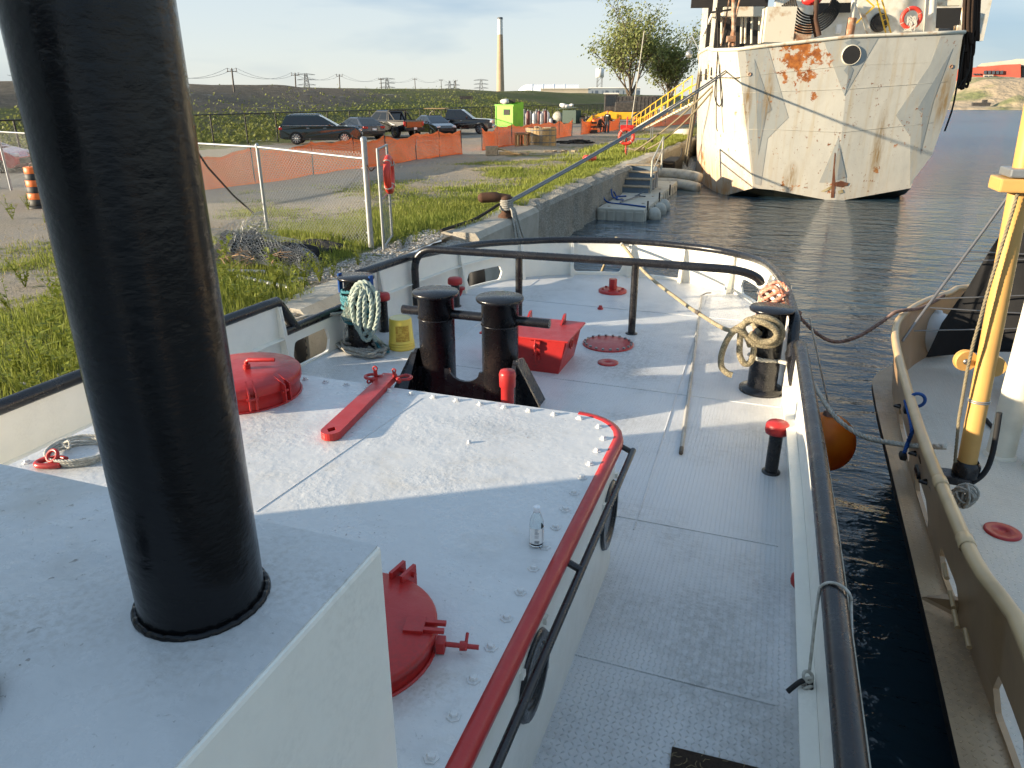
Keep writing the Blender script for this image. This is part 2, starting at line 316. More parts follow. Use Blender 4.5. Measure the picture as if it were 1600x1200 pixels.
# ship plating: cream paint, rust blooms and runs (their places are fixed on the hull)
def shippaint(name, col):
    t = NT(name); X = t.xyz(); c = col
    mott = t.noise(1.1, 6, 0.6); c = t.mix(t.ramp(mott, 0.4, 0.75, 0, 0.55), col, tuple(q*0.86 for q in col))
    runs = t.noise(1.0, 5, 0.6, stretch=(5.0, 5.0, 0.35)); c = t.mix(t.ramp(runs, 0.52, 0.74, 0, 0.55), c, (0.46, 0.35, 0.19))
    dots = t.noise(7.0, 6, 0.7); spread = t.noise(0.8, 3)
    small = t.math('MULTIPLY', t.ramp(dots, 0.60, 0.65), t.ramp(spread, 0.46, 0.58)); c = t.mix(small, c, (0.22, 0.085, 0.03))
    pts = t.N('ShaderNodeVectorMath', operation='DISTANCE')
    tot = None
    for (p, r) in RUST:
        d = t.N('ShaderNodeVectorMath', operation='DISTANCE'); t.put(d.inputs[0], t.co()); d.inputs[1].default_value = p
        m = t.ramp(d.outputs['Value'], r*0.2, r*1.25, 0.20, 0.0); tot = m if tot is None else t.math('MAXIMUM', tot, m)
    bl = t.ramp(t.math('ADD', t.noise(2.6, 9, 0.72), tot), 0.645, 0.69)
    c = t.mix(bl, c, t.mix(t.ramp(t.noise(5, 5), 0.35, 0.65), (0.50, 0.17, 0.03), (0.24, 0.07, 0.015)))
    for (p, wd, ln_) in STREAKS:
        mp = t.N('ShaderNodeVectorMath', operation='SUBTRACT'); t.put(mp.inputs[0], t.co()); mp.inputs[1].default_value = p
        ms = t.N('ShaderNodeVectorMath', operation='MULTIPLY'); t.put(ms.inputs[0], mp.outputs[0]); ms.inputs[1].default_value = (1/wd, 1/wd, 1/ln_)
        le = t.N('ShaderNodeVectorMath', operation='LENGTH'); t.put(le.inputs[0], ms.outputs[0])
        c = t.mix(t.math('MULTIPLY', t.ramp(le.outputs['Value'], 0.3, 1.0, 0.95, 0), t.ramp(t.noise(2.4, 6, 0.7, stretch=(4, 4, 0.6)), 0.3, 0.6)), c, (0.26, 0.16, 0.05))
    low = t.math('MULTIPLY', t.ramp(X[2], 0.2, 1.9, 1, 0), t.math('MULTIPLY', t.ramp(X[0], -2.4, -0.3, 1.0, 0.10), t.ramp(t.noise(1.5, 6, stretch=(3, 3, 0.8)), 0.3, 0.6)))
    c = t.mix(low, c, (0.48, 0.22, 0.06))
    t.set(col=c, rough=0.55, nrm=t.bump(t.math('ADD', t.noise(0.5, 3), t.math('MULTIPLY', t.noise(7, 5), 0.08)), 0.35, 0.12)); MATS[name] = t.m
simple('ship_white', (0.72, 0.68, 0.58), 0.55, col2=(0.60, 0.53, 0.40), ns=3, bump=0.15, bs=5)
t = simple('ship_stained', (0.70, 0.64, 0.50), 0.6, col2=(0.42, 0.22, 0.08), ns=2.2, thr=(0.55, 0.72))
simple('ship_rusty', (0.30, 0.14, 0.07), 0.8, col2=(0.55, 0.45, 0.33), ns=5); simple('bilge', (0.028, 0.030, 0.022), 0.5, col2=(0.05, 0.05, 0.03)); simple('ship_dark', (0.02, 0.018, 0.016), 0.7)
simple('ring_red', (0.66, 0.055, 0.03), 0.45, col2=(0.55, 0.04, 0.03)); simple('signal_red', (0.60, 0.03, 0.025), 0.4); simple('gang_yellow', (0.78, 0.48, 0.03), 0.45)
simple('orange_net', (0.95, 0.20, 0.05), 0.6, col2=(0.88, 0.17, 0.04)); simple('drum_orange', (0.80, 0.16, 0.02), 0.5); simple('drum_black', (0.02, 0.02, 0.02), 0.6)
simple('lime', (0.20, 0.56, 0.015), 0.5, col2=(0.16, 0.44, 0.02), ns=1.5); simple('pink_mark', (0.62, 0.10, 0.22), 0.6); simple('trash_white', (0.62, 0.60, 0.56), 0.7); simple('trash_dark', (0.05, 0.045, 0.04), 0.8)
simple('wood_pale', (0.42, 0.28, 0.13), 0.75, col2=(0.30, 0.19, 0.09), ns=8); simple('wood_old', (0.30, 0.24, 0.16), 0.8, col2=(0.20, 0.15, 0.10), ns=9); simple('wood_brown', (0.22, 0.11, 0.05), 0.75, col2=(0.32, 0.17, 0.08))
simple('machine_yellow', (0.70, 0.38, 0.02), 0.45); simple('machine_dark', (0.03, 0.028, 0.026), 0.6, col2=(0.08, 0.07, 0.06)); simple('steel_blue', (0.10, 0.13, 0.17), 0.5); simple('bottle_green', (0.015, 0.05, 0.035), 0.5)
simple('gas_white', (0.66, 0.66, 0.64), 0.45); simple('gas_red', (0.12, 0.03, 0.025), 0.5); simple('gas_grey', (0.20, 0.20, 0.20), 0.45)
simple('float_tan', (0.44, 0.42, 0.35), 0.7, col2=(0.36, 0.33, 0.27), ns=3, bump=0.1, bs=12); simple('pontoon_grey', (0.42, 0.40, 0.34), 0.6, col2=(0.26, 0.24, 0.19)); simple('step_blue', (0.13, 0.17, 0.21), 0.5)
simple('skin', (0.45, 0.27, 0.18), 0.6); simple('cloth_black', (0.016, 0.016, 0.018), 0.9); simple('jeans', (0.045, 0.05, 0.065), 0.9); simple('cap_orange', (0.55, 0.20, 0.05), 0.8)
simple('car_green', (0.008, 0.015, 0.012), 0.2, 0.3, coat=1.0); simple('car_black', (0.008, 0.008, 0.009), 0.22, 0.2, coat=1.0); simple('car_grey', (0.035, 0.036, 0.042), 0.25, 0.4, coat=1.0); simple('car_red', (0.52, 0.03, 0.05), 0.25, 0.2, coat=1.0)
simple('trim_black', (0.015, 0.015, 0.015), 0.6); simple('chrome', (0.65, 0.65, 0.65), 0.2, 1.0); simple('lamp_clear', (0.75, 0.75, 0.75), 0.1); simple('lamp_red', (0.40, 0.01, 0.015), 0.2); simple('tyre', (0.018, 0.018, 0.018), 0.85)
simple('fiberglass', (0.74, 0.73, 0.70), 0.3); simple('dome_white', (0.80, 0.79, 0.76), 0.6, ns=0.05); simple('shed_tan', (0.48, 0.42, 0.32), 0.7, ns=0.1); simple('shed_grey', (0.25, 0.29, 0.33), 0.6, ns=0.1)
simple('stack_concrete', (0.44, 0.33, 0.22), 0.8, ns=0.2); simple('stack_white', (0.78, 0.77, 0.74), 0.7, ns=0.2); simple('far_steel', (0.13, 0.14, 0.15), 0.6); simple('timber_pole', (0.12, 0.10, 0.08), 0.8)
simple('brick_far', (0.36, 0.075, 0.045), 0.8, col2=(0.30, 0.06, 0.04), ns=0.3); simple('stone_far', (0.44, 0.40, 0.32), 0.8, ns=0.2); simple('glass_far', (0.05, 0.06, 0.075), 0.15)
simple('bark', (0.13, 0.10, 0.07), 0.9, bump=0.5, bs=8, bd=0.03); simple('twig', (0.34, 0.22, 0.13), 0.9); simple('plastic_black', (0.02, 0.02, 0.022), 0.5)
def leaf(name, a, b, sc_=1.2):
    t = NT(name); g = t.N('ShaderNodeNewGeometry')
    c = t.mix(t.ramp(t.noise(sc_, 4), 0.3, 0.7), a, b); c = t.mix(t.math('MULTIPLY', g.outputs['Random Per Island'], 0.55), c, tuple(q*1.5 for q in b))
    t.set(col=c, rough=0.6, spec=0.25)
    tr = t.N('ShaderNodeBsdfTranslucent'); t.put(tr.inputs['Color'], c); mx = t.N('ShaderNodeMixShader'); mx.inputs[0].default_value = 0.35
    t.put(mx.inputs[1], t.b.outputs[0]); t.put(mx.inputs[2], tr.outputs[0]); t.put(t.n['Material Output'].inputs['Surface'], mx.outputs[0]); MATS[name] = t.m
leaf('grass', (0.145, 0.195, 0.032), (0.24, 0.255, 0.05), 0.5); leaf('weed_leaf', (0.14, 0.185, 0.022), (0.23, 0.25, 0.04)); leaf('tree_leaf', (0.17, 0.20, 0.06), (0.24, 0.26, 0.09), 0.3); leaf('hill_leaf', (0.14, 0.17, 0.04), (0.22, 0.23, 0.06), 0.1); leaf('dry_grass', (0.26, 0.21, 0.11), (0.33, 0.27, 0.15))
# concrete
def concrete(name, col, dark, lump=0.5, pebble=False):
    t = NT(name); c = t.mix(t.ramp(t.noise(2.2, 6, 0.65), 0.35, 0.7), col, dark); c = t.mix(t.ramp(t.noise(40, 4), 0.55, 0.75, 0, 0.6), c, tuple(q*0.55 for q in col))
    h = t.noise(9, 6, 0.7)
    if pebble:
        vo = t.N('ShaderNodeTexVoronoi'); vo.inputs['Scale'].default_value = 22; t.put(vo.inputs['Vector'], t.co()); h = t.math('SUBTRACT', t.math('MULTIPLY', h, 0.7), t.math('MULTIPLY', vo.outputs['Distance'], 0.8))
        c = t.mix(t.ramp(vo.outputs['Distance'], 0.25, 0.6, 0, 0.6), c, tuple(q*0.45 for q in dark))
    t.set(col=c, rough=0.9, spec=0.2, nrm=t.bump(h, lump, 0.04)); MATS[name] = t.m
concrete('concrete', (0.50, 0.46, 0.385), (0.37, 0.33, 0.265), 0.4); concrete('rough_concrete', (0.46, 0.425, 0.355), (0.33, 0.295, 0.235), 0.9, True)
# ground: bare gravel and dirt, green where the 'grass' layer says so
t = NT('ground'); att = t.N('ShaderNodeAttribute', attribute_name='grass'); fine = t.noise(2.5, 7, 0.65); peb = t.noise(30, 5, 0.7)
vo = t.N('ShaderNodeTexVoronoi'); vo.inputs['Scale'].default_value = 11; t.put(vo.inputs['Vector'], t.co())
gr = t.mix(t.ramp(t.noise(0.35, 5), 0.4, 0.65), (0.37, 0.305, 0.22), (0.31, 0.28, 0.235)); gr = t.mix(t.ramp(peb, 0.42, 0.7, 0, 0.85), gr, (0.15, 0.13, 0.10)); gr = t.mix(t.ramp(vo.outputs['Distance'], 0.0, 0.18, 0.5, 0), gr, (0.46, 0.43, 0.38))
gs = t.mix(t.ramp(t.noise(1.2, 6), 0.35, 0.7), (0.13, 0.15, 0.035), (0.20, 0.18, 0.065)); gs = t.mix(t.ramp(t.noise(14, 5), 0.45, 0.7), gs, (0.05, 0.06, 0.018))
t.set(col=t.mix(t.ramp(t.math('ADD', att.outputs['Fac'], t.ramp(fine, 0.2, 0.8, -0.45, 0.45)), 0.4, 0.62), gr, gs), rough=0.95, spec=0.15, nrm=t.bump(t.math('ADD', t.math('MULTIPLY', fine, 0.5), t.math('MULTIPLY', peb, 0.5)), 0.9, 0.06)); MATS['ground'] = t.m
# embankment: turned dark soil on top, scrub below
t = NT('embankment'); att = t.N('ShaderNodeAttribute', attribute_name='grass'); n1 = t.noise(0.09, 6, 0.65, stretch=(1, 0.5, 4)); n2 = t.noise(0.8, 6, 0.7)
so = t.mix(t.ramp(n2, 0.35, 0.7), (0.12, 0.10, 0.075), (0.17, 0.145, 0.11)); so = t.mix(t.ramp(t.noise(0.6, 5, stretch=(1, 0.4, 6)), 0.64, 0.72), so, (0.34, 0.33, 0.30))
ge = t.mix(t.ramp(n2, 0.3, 0.7), (0.085, 0.105, 0.032), (0.15, 0.15, 0.06)); ge = t.mix(t.ramp(t.noise(0.12, 6, 0.7, stretch=(1, 0.6, 5)), 0.42, 0.62, 0, 0.6), ge, (0.17, 0.145, 0.08))
t.set(col=t.mix(t.ramp(t.math('ADD', att.outputs['Fac'], t.ramp(n1, 0.25, 0.75, -0.4, 0.4)), 0.4, 0.6), so, ge), rough=1.0, spec=0.1, nrm=t.bump(n2, 0.9, 0.5)); MATS['embankment'] = t.m
simple('sand_bank', (0.40, 0.31, 0.20), 0.95, col2=(0.16, 0.17, 0.07), ns=0.03, thr=(0.52, 0.62), bump=0.8, bs=0.3, bd=1.5)
simple('gravel_pale', (0.46, 0.43, 0.38), 0.9, col2=(0.24, 0.22, 0.20), ns=20, bump=0.6, bs=60)
simple('charcoal', (0.012, 0.012, 0.012), 0.9, bump=0.5, bs=20)
# water
t = NT('water'); X = t.co()
w1 = t.noise(0.75, 3, 0.5, stretch=(1.0, 2.2, 1), dist=0.5); w2 = t.noise(2.6, 4, 0.55, stretch=(1.0, 1.9, 1), dist=0.3); w3 = t.noise(13, 3, 0.5, stretch=(1, 1.5, 1))
h = t.math('ADD', t.math('ADD', t.math('MULTIPLY', w1, 0.75), t.math('MULTIPLY', w2, 0.30)), t.math('MULTIPLY', w3, 0.055))
Xw = t.xyz(); bn = t.N('ShaderNodeBump'); bn.inputs['Strength'].default_value = 1.0; t.put(bn.inputs['Height'], h); t.put(bn.inputs['Distance'], t.ramp(Xw[1], 4, 45, 0.12, 0.26)); t.set(col=t.mix(t.ramp(Xw[1], 30, 90), (0.026, 0.054, 0.072), (0.024, 0.062, 0.100)), rough=t.ramp(Xw[1], 22, 80, 0.02, 0.20), ior=1.333, spec=1.0, nrm=bn.outputs['Normal']); MATS['water'] = t.m
# ================================================================== SETTING
def fract(x, y, sc_, o=4): return noise.fractal(Vector((x*sc_, y*sc_, 3.7)), 1.0, 2.0, o)
def lerpt(tab, x):
    if x <= tab[0][0]: return tab[0][1]
    for (a, b), (c, d) in zip(tab, tab[1:]):
        if x <= c: return b+(d-b)*(x-a)/(c-a)
    return tab[-1][1]
QX = -5.85                                                     # face of the quay
def grassf(l, s):
    if s < 10.5: g = lerpt(((-33, 0.8), (-30, 0.6), (-28, 0.0), (-17, 0.05), (-13.5, 0.48), (-10, 0.60), (-8.2, 0.80), (-7.0, 0.95), (-6.2, 0.6)), l)
    else: g = lerpt(((-33, 0.85), (-30.5, 0.7), (-29, 0.05), (-16.4, 0.0), (-15.0, 0.12), (-12.5, 0.38), (-9.6, 0.46), (-8.5, 0.68), (-7.6, 0.92), (-6.5, 0.95), (-6.2, 0.7)), l)
    if 9.0 < s < 14.5 and l > -7.2: g *= 0.12 if l > -6.75 else 0.5
    return max(0.0, min(1.0, g+0.40*fract(l, s, 0.45)))
def groundz(l, s): return 1.2+0.05*fract(l, s, 0.5, 3)*min(1, max(0, (-6.3-l)/1.0))+(0.10*max(0.0, fract(l, s, 0.22, 3)) if l < -8 else 0.0)
def steps(a, b, f):
    out = [a]
    while out[-1] < b: out.append(out[-1]+f(out[-1]))
    out[-1] = b; return out
xs = steps(-34.0, -6.35, lambda x: 0.9 if x < -18 else (0.5 if x < -12 else 0.28)); ys = steps(-14.0, 420.0, lambda y: 0.30 if y < 26 else (0.6 if y < 60 else 4.0))
b = MB(); n = len(xs); b.v = [(x, y, groundz(x, y) if y < 90 else 1.2) for y in ys for x in xs]; b.f = [(j*n+i, j*n+i+1, (j+1)*n+i+1, (j+1)*n+i) for j in range(len(ys)-1) for i in range(n-1)]; b.sm = [True]*len(b.f)
g_ = b.build('ground', 'ground'); tag(g_, kind='structure')
at_ = g_.data.attributes.new('grass', 'FLOAT', 'POINT'); at_.data.foreach_set('value', [grassf(v[0], v[1]) for v in b.v])
# embankment behind the yard
def hillz(l, s):
    t = min(1, max(0, (-33.2-l)/36.0)); t = t*t*(3-2*t)
    return 1.2+t*(4.0+0.45*min(1, max(0, s-40)/110)+0.55*fract(l, s, 0.045))+0.12*fract(l, s, 0.35, 3)*min(1, (-33-l)/3 if l < -33 else 0)
hx = [-900, -500, -260, -160, -120, -100]+[-92+1.6*i for i in range(37)]+[-33.9]; hy = steps(-60.0, 900.0, lambda y: 2.5 if y < 130 else 25.0)
b = MB(); n = len(hx); b.v = [(x, y, hillz(x, y)) for y in hy for x in hx]; b.f = [(j*n+i, j*n+i+1, (j+1)*n+i+1, (j+1)*n+i) for j in range(len(hy)-1) for i in range(n-1)]; b.sm = [True]*len(b.f)
h_ = b.build('hill', 'embankment'); tag(h_, kind='structure')
def hillgreen(l, s): return max(0, min(1, lerpt(((-200, 0.05), (-62, 0.0), (-54, 0.15), (-47, 0.6), (-40, 0.95), (-33, 1.0)), l)+min(0.75, max(0, (s-75)/80))+0.12*fract(l, s, 0.08)))
at_ = h_.data.attributes.new('grass', 'FLOAT', 'POINT'); at_.data.foreach_set('value', [hillgreen(v[0], v[1]) for v in b.v])
# yard roadway: compacted pale gravel lane for the cars
# water and harbour bottom
b = MB(); b.add([(-8, -400, 0), (3000, -400, 0), (3000, 4000, 0), (-8, 4000, 0)], [(0, 1, 2, 3)]); tag(b.build('water', 'water'), kind='structure')
# quay: coping beams and a rough wall face
q = thing('quay_wall', None, None, (QX, 15, 0), world=True); tag(q, kind='structure')
def wallpiece(name, m, s0, s1, xf, xb, z0, z1, rough=0.05, sl=0.0, ztop=None, nn=0.35, chips=0.0):
    b = MB(); N = max(2, int((s1-s0)/nn)); prof = [(xf+sl, z0), (xf+sl*0.55, z0+(z1-z0)*0.3), (xf+sl*0.3, z0+(z1-z0)*0.6), (xf+0.02+sl*0.08, z1-0.12), (xf-0.08, z1-0.01), ((xf+xb)/2, z1), (xb, z1-0.02), (xb, z0)]; vs = []
    for j in range(N+1):
        s = s0+(s1-s0)*j/N
        for k, (x, z) in enumerate(prof):
            d = rough*noise.noise(Vector((x*2, s*1.6, z*2.2)))+rough*0.5*noise.noise(Vector((x*5, s*5, z*5)))
            vs.append((x+(d if k < 6 else 0), s, z+(d*0.8 if 3 <= k < 7 else 0)))
    K = len(prof); fs = [(j*K+k, j*K+k+1, (j+1)*K+k+1, (j+1)*K+k) for j in range(N) for k in range(K-1)]
    b.add(vs, fs, False); b.add(vs[:K], [tuple(range(K))]); b.add(vs[-K:], [tuple(range(K))[::-1]]); return b.build(name, m, q)
wallpiece('wall_face', 'rough_concrete', -20, 8.0, QX, QX-0.75, -1.2, 1.19, 0.04)
wallpiece('coping_beam', 'concrete', 8.02, 11.4, QX+0.03, QX-0.62, -1.2, 1.24, 0.012)
wallpiece('wall_face', 'rough_concrete', 11.42, 14.1, QX-0.1, QX-0.75, -1.2, 1.10, 0.10, 0.1)
wallpiece('coping_block', 'concrete', 14.12, 18.3, QX+0.10, QX-0.75, -1.2, 1.28, 0.012)
wallpiece('wall_face', 'rough_concrete', 18.32, 31.0, QX-0.02, QX-0.85, -1.2, 1.27, 0.14, 0.28)
wallpiece('coping_block', 'concrete', 31.02, 40.0, QX+0.05, QX-0.8, -1.2, 1.30, 0.05)
wallpiece('wall_face', 'rough_concrete', 40.02, 420.0, QX-0.2, QX-0.85, -1.2, 1.20, 0.12, 0.0, nn=1.2)
# far shore across the basin
far = thing('far_shore', None, None, (200, 400, 0), world=True); tag(far, kind='structure')
FS = 330.0                                                      # distance along the quay of the far bank
def bankz(x, y):
    t = min(1, max(0, (y-FS-22)/40)); t = t*t*(3-2*t)
    return 0.9*min(1, max(0, (y-FS)/3))+t*(11.0+2.5*fract(x, y, 0.02))*min(1, max(0, (x-58)/22))+0.5*fract(x, y, 0.12, 3)*min(1, max(0, (y-FS)/6))
bxs = [40+5*i for i in range(110)]; bys = [FS-1]+[FS+4*i for i in range(26)]+[FS+140, FS+400, FS+1500]
b = MB(); n = len(bxs); b.v = [(x, y, bankz(x, y)-(1.5 if y < FS else 0)) for y in bys for x in bxs]; b.f = [(j*n+i, j*n+i+1, (j+1)*n+i+1, (j+1)*n+i) for j in range(len(bys)-1) for i in range(n-1)]; b.sm = [True]*len(b.f)
tag(b.build('sand_bank', 'sand_bank'), kind='structure'); bpy.data.objects.remove(far)
# ================================================================== TUGBOAT (moored along the quay, stern away from us)
DZ, CZ, BZ = 1.2, 2.07, 2.9                                     # deck, deckhouse roof, casing top
tug = thing('tugboat', 'white tugboat with grey deck, black rails and red hatches moored at the quay', 'tugboat', (-2.1, 3, 0), world=True)
EDGE = [(0.46, -9), (0.46, -4), (0.46, 0), (0.45, 2.6), (0.43, 4.2), (0.39, 5.6), (0.34, 7.0), (0.23, 8.7), (0.08, 9.9), (-0.12, 10.6), (-0.45, 11.1), (-1.0, 11.45), (-2.05, 11.66), (-3.1, 11.4), (-3.75, 10.9), (-4.2, 10.1), (-4.42, 9.0), (-4.55, 7.6), (-4.64, 6.2), (-4.70, 4.5), (-4.72, 2.5), (-4.72, 0), (-4.72, -4), (-4.72, -9)]
ED = spline([(x, y, 0) for x, y in EDGE], 30)
ed = [ED[0]]
for p_ in ED[1:]:
    while (p_-ed[-1]).length > 0.02: ed.append(ed[-1]+(p_-ed[-1]).normalized()*0.02)
NE = len(ed)
def near(x, y): return min(range(NE), key=lambda i: (ed[i].x-x)**2+(ed[i].y-y)**2)
def inward(i):
    t = ed[min(i+3, NE-1)]-ed[max(i-3, 0)]; return Vector((-t.y, t.x, 0)).normalized()
STERN = near(-2.05, 11.66)
gapR = (near(0.37, 6.25), near(0.33, 7.05)); gapL = (near(-4.6, 7.35), near(-4.66, 5.95))
def railz(i):
    s = ed[i].y; z = lerpt(((-9, 1.98), (6, 1.96), (8.5, 1.93), (10.2, 1.82), (11.0, 1.76), (11.7, 1.74)), s)
    return z
def topz(i):
    z = railz(i)
    for a, c in (gapR, gapL):
        if a <= i <= c: return DZ+0.42
    return z
ports = []                                                      # freeing ports: (first, last, bottom, top)
def port(p0, p1, lo=0.05, hi=0.27):
    a = near(*G(*p0, DZ+0.12)[:2]); c = near(*G(*p1, DZ+0.12)[:2]); ports.append((min(a, c), max(a, c), lo, hi))
port((900, 426), (967, 427)); port((998, 428), (1056, 432)); port((744, 442), (794, 431), 0.03, 0.25); port((1170, 450), (1194, 468)); port((450, 558), (513, 534), 0.02, 0.30)
ports.append((near(0.44, 3.0), near(0.43, 3.9), 0.05, 0.27)); ports.append((near(-4.71, 3.6), near(-4.72, 2.6), 0.05, 0.3))
def gap(i):
    for a, c, lo, hi in ports:
        if a <= i <= c:
            d = min(i-a, c-i)*0.02; k = 0.07
            e = 0.0 if d >= k else k-math.sqrt(max(0, k*k-(k-d)**2))
            return DZ+lo+e, DZ+hi-e
    return DZ+0.15, DZ+0.15
# hull below the deck edge
b = MB(); idx = list(range(0, NE, 8))+[NE-1]; lev = [(0.0, DZ-0.004, 0.0), (-0.07, DZ-0.03, 0), (-0.07, DZ-0.22, 0), (0.0, DZ-0.24, 0), (0.05, 0.5, 0), (0.45, -0.6, 0)]; vs = []
for i in idx:
    w = inward(i)
    for (o, z, _) in lev: vs.append((ed[i].x+w.x*o, ed[i].y+w.y*o, z))
K = len(lev); b.add(vs, [(j*K+k, j*K+k+1, (j+1)*K+k+1, (j+1)*K+k) for j in range(len(idx)-1) for k in range(K-1)], True); b.build('hull', 'black_steel', tug)
# deck
b = MB(); b.add([(ed[i].x, ed[i].y, DZ) for i in idx], [tuple(range(len(idx)))]); deck = b.build('deck', 'deck_plate', tug)
def weld(pts, par, m='deck_plate', r=0.006): return MB().tube(pts, r, 5).build('weld_seam', m, par)
for s_ in (2.95, 4.35, 6.75, 9.6): weld([V(-4.3, s_+0.02, DZ+0.001), V(0.30, s_-0.03, DZ+0.001)], deck)
weld([V(-0.62, 4.2, DZ+0.001), V(-0.75, 10.8, DZ+0.001)], deck); weld([V(-3.4, 4.5, DZ+0.001), V(-3.4, 10.9, DZ+0.001)], deck)
# bulwark plate with its openings
b = MB(); TH = 0.035
for side, off in ((0, 0.0), (1, TH)):
    vs = []
    for i in range(NE):
        w = inward(i)*off; zb, zt = gap(i); tz = topz(i)
        for z in (DZ-0.003, zb, zt, tz): vs.append((ed[i].x+w.x, ed[i].y+w.y, z))
    fs = []
    for i in range(NE-1):
        for k in (0, 2):
            if k == 2 or True: fs.append((i*4+k, i*4+k+1, (i+1)*4+k+1, (i+1)*4+k))
    b.add(vs, fs, True)
for i in range(NE-1):                                           # lips of the openings and the top edge
    w0, w1 = inward(i)*TH, inward(i+1)*TH
    za, zc = gap(i); zb, zd = gap(i+1)
    def lip(z0, z1): b.add([(ed[i].x, ed[i].y, z0), (ed[i+1].x, ed[i+1].y, z1), (ed[i+1].x+w1.x, ed[i+1].y+w1.y, z1), (ed[i].x+w0.x, ed[i].y+w0.y, z0)], [(0, 1, 2, 3)])
    if zc > za or zd > zb: lip(za, zb); lip(zc, zd)
    lip(topz(i), topz(i+1))
bul = b.build('bulwark', 'white_steel', tug)
# mid-height flange and bracket stays inside the bulwark
def run(i0, i1, off, z, w, h):
    b = MB(); ii = list(range(i0, i1, 8))+[i1]; vs = []
    for i in ii:
        n_ = inward(i)
        for a, c in ((off, 0), (off+w, 0), (off+w, h), (off, h)): vs.append((ed[i].x+n_.x*a, ed[i].y+n_.y*a, z+c))
    b.add(vs, [(j*4+k, j*4+(k+1) % 4, (j+1)*4+(k+1) % 4, (j+1)*4+k) for j in range(len(ii)-1) for k in range(4)]); b.add(vs[:4], [(0, 1, 2, 3)]); b.add(vs[-4:], [(0, 1, 2, 3)]); return b
for i0, i1 in ((0, gapR[0]-2), (gapL[1]+2, NE-1), (near(-3.9, 10.7), gapL[0]-2)): run(i0, i1, TH+0.001, DZ+0.40, 0.07, 0.012).build('flange', 'white_steel', tug)
def stay(i):
    n_ = inward(i); t_ = Vector((n_.y, -n_.x, 0))*0.006; p = ed[i]+n_*(TH+0.001); z1 = topz(i)-0.02
    P = [V(p.x, p.y, DZ+0.001), V(p.x, p.y, z1), V(p.x, p.y, z1)+n_*0.045, V(p.x, p.y, DZ+0.10)+n_*0.12, V(p.x, p.y, DZ+0.001)+n_*0.13]
    b = MB(); b.slab([q_-t_ for q_ in P], t_*2); b.add([P[2]-t_*4, P[2]+t_*4, P[3]+t_*4, P[3]-t_*4, P[4]+t_*4, P[4]-t_*4], [(0, 1, 2, 3), (3, 2, 4, 5)]); return b.build('stay', 'white_steel', tug)
for px, py in ((1150, 457), (1068, 440), (980, 434), (895, 433), (818, 436), (706, 455)): stay(near(*G(px, py, DZ)[:2]))
for y_ in (1.6, 4.5, 5.9): stay(near(-4.7, y_))
stay(near(0.44, 1.6))
stay(near(-4.6, 7.75)); stay(near(0.1, 9.5))
# cap rail: heavy black pipe, with gaps where the lines come aboard
def railpts(i0, i1): return [V(ed[i].x+inward(i).x*0.015, ed[i].y+inward(i).y*0.015, railz(i)+0.02) for i in list(range(i0, i1, 10))+[i1]]
RR = 0.052
def railseg(pts, end0, end1):
    if end0: pts = [V(pts[0].x, pts[0].y, DZ+0.44)+(pts[0]-pts[1])*1.2, pts[0]+V(0, 0, -0.06)+(pts[0]-pts[1])*0.25]+pts
    if end1: pts = pts+[pts[-1]+V(0, 0, -0.06)+(pts[-1]-pts[-2])*0.25, V(pts[-1].x, pts[-1].y, DZ+0.44)+(pts[-1]-pts[-2])*1.2]
    return MB().tube(pts, RR, 12).build('cap_rail', 'black_rail', tug)
railseg(railpts(0, gapR[0]-1), False, True); railseg(railpts(gapR[1]+1, gapL[0]-1), True, True); railseg(railpts(gapL[1]+1, NE-1), True, False)
for a, c in (gapR, gapL): MB().tube([V(ed[i].x+inward(i).x*0.015, ed[i].y+inward(i).y*0.015, DZ+0.44) for i in range(a-2, c+3, 5)], 0.05, 10).build('fairlead_sill', 'black_rail', tug)
# wooden rubbing strip outside the starboard rail
b = run(0, gapR[0], -0.075, DZ+0.50, 0.06, 0.16); b.build('rubbing_strip', 'rub_wood', tug)
# tow rail across the after deck
zr = 2.08; pts = [V(-4.36, 8.47, DZ), V(-4.36, 8.47, 1.80)]+[V(-4.36+0.26*(1-math.cos(a)), 8.48, 1.82+0.26*math.sin(a)) for a in [rad(10*k) for k in range(1, 10)]]+[V(-3.0, 8.52, zr), V(-1.46, 8.55, zr+0.005), V(-0.45, 8.56, zr)]+[V(-0.45+0.42*math.sin(a), 8.56+0.10*(1-math.cos(a)), zr-0.16*(1-math.cos(a))) for a in [rad(11*k) for k in range(1, 9)]]
MB().tube(pts, 0.05, 12).build('tow_rail', 'black_rail', tug)
for x_ in (-2.93, -1.46): MB().cyl((x_, 8.54, DZ), (x_, 8.54, zr-0.02), 0.045, n=14).lathe([(0.075, 0), (0.075, 0.008), (0.045, 0.012)], (x_, 8.54, DZ), 16).build('rail_post', 'black_rail', tug)
# deckhouse: rounded aft corners, bolted grey roof, red beading
def rrect(x0, x1, y0, y1, r, n=8):
    P = [(x1, y0)]
    P += [(x1-r+r*math.cos(a), y1-r+r*math.sin(a)) for a in [math.pi/2*k/n for k in range(n+1)]]
    P += [(x0+r+r*math.cos(a), y1-r+r*math.sin(a)) for a in [math.pi/2+math.pi/2*k/n for k in range(n+1)]]
    return P+[(x0, y0)]
HX0, HX1, HY1 = -3.70, -0.69, 4.04
oc = rrect(HX0, HX1, -8, HY1, 0.30)
PH = [(3.64, 1.63, 0.19), (2.21, 1.71, 0.17), (0.6, 1.70, 0.17)]   # portholes in the starboard side
b = MB(); b.prism(oc, DZ-0.002, CZ-0.03, False); wall = b.build('deckhouse_wall', 'white_steel', tug)
b = MB(); b.prism(oc, CZ-0.03, CZ); roof = b.build('deckhouse_roof', 'grey_roof', tug)
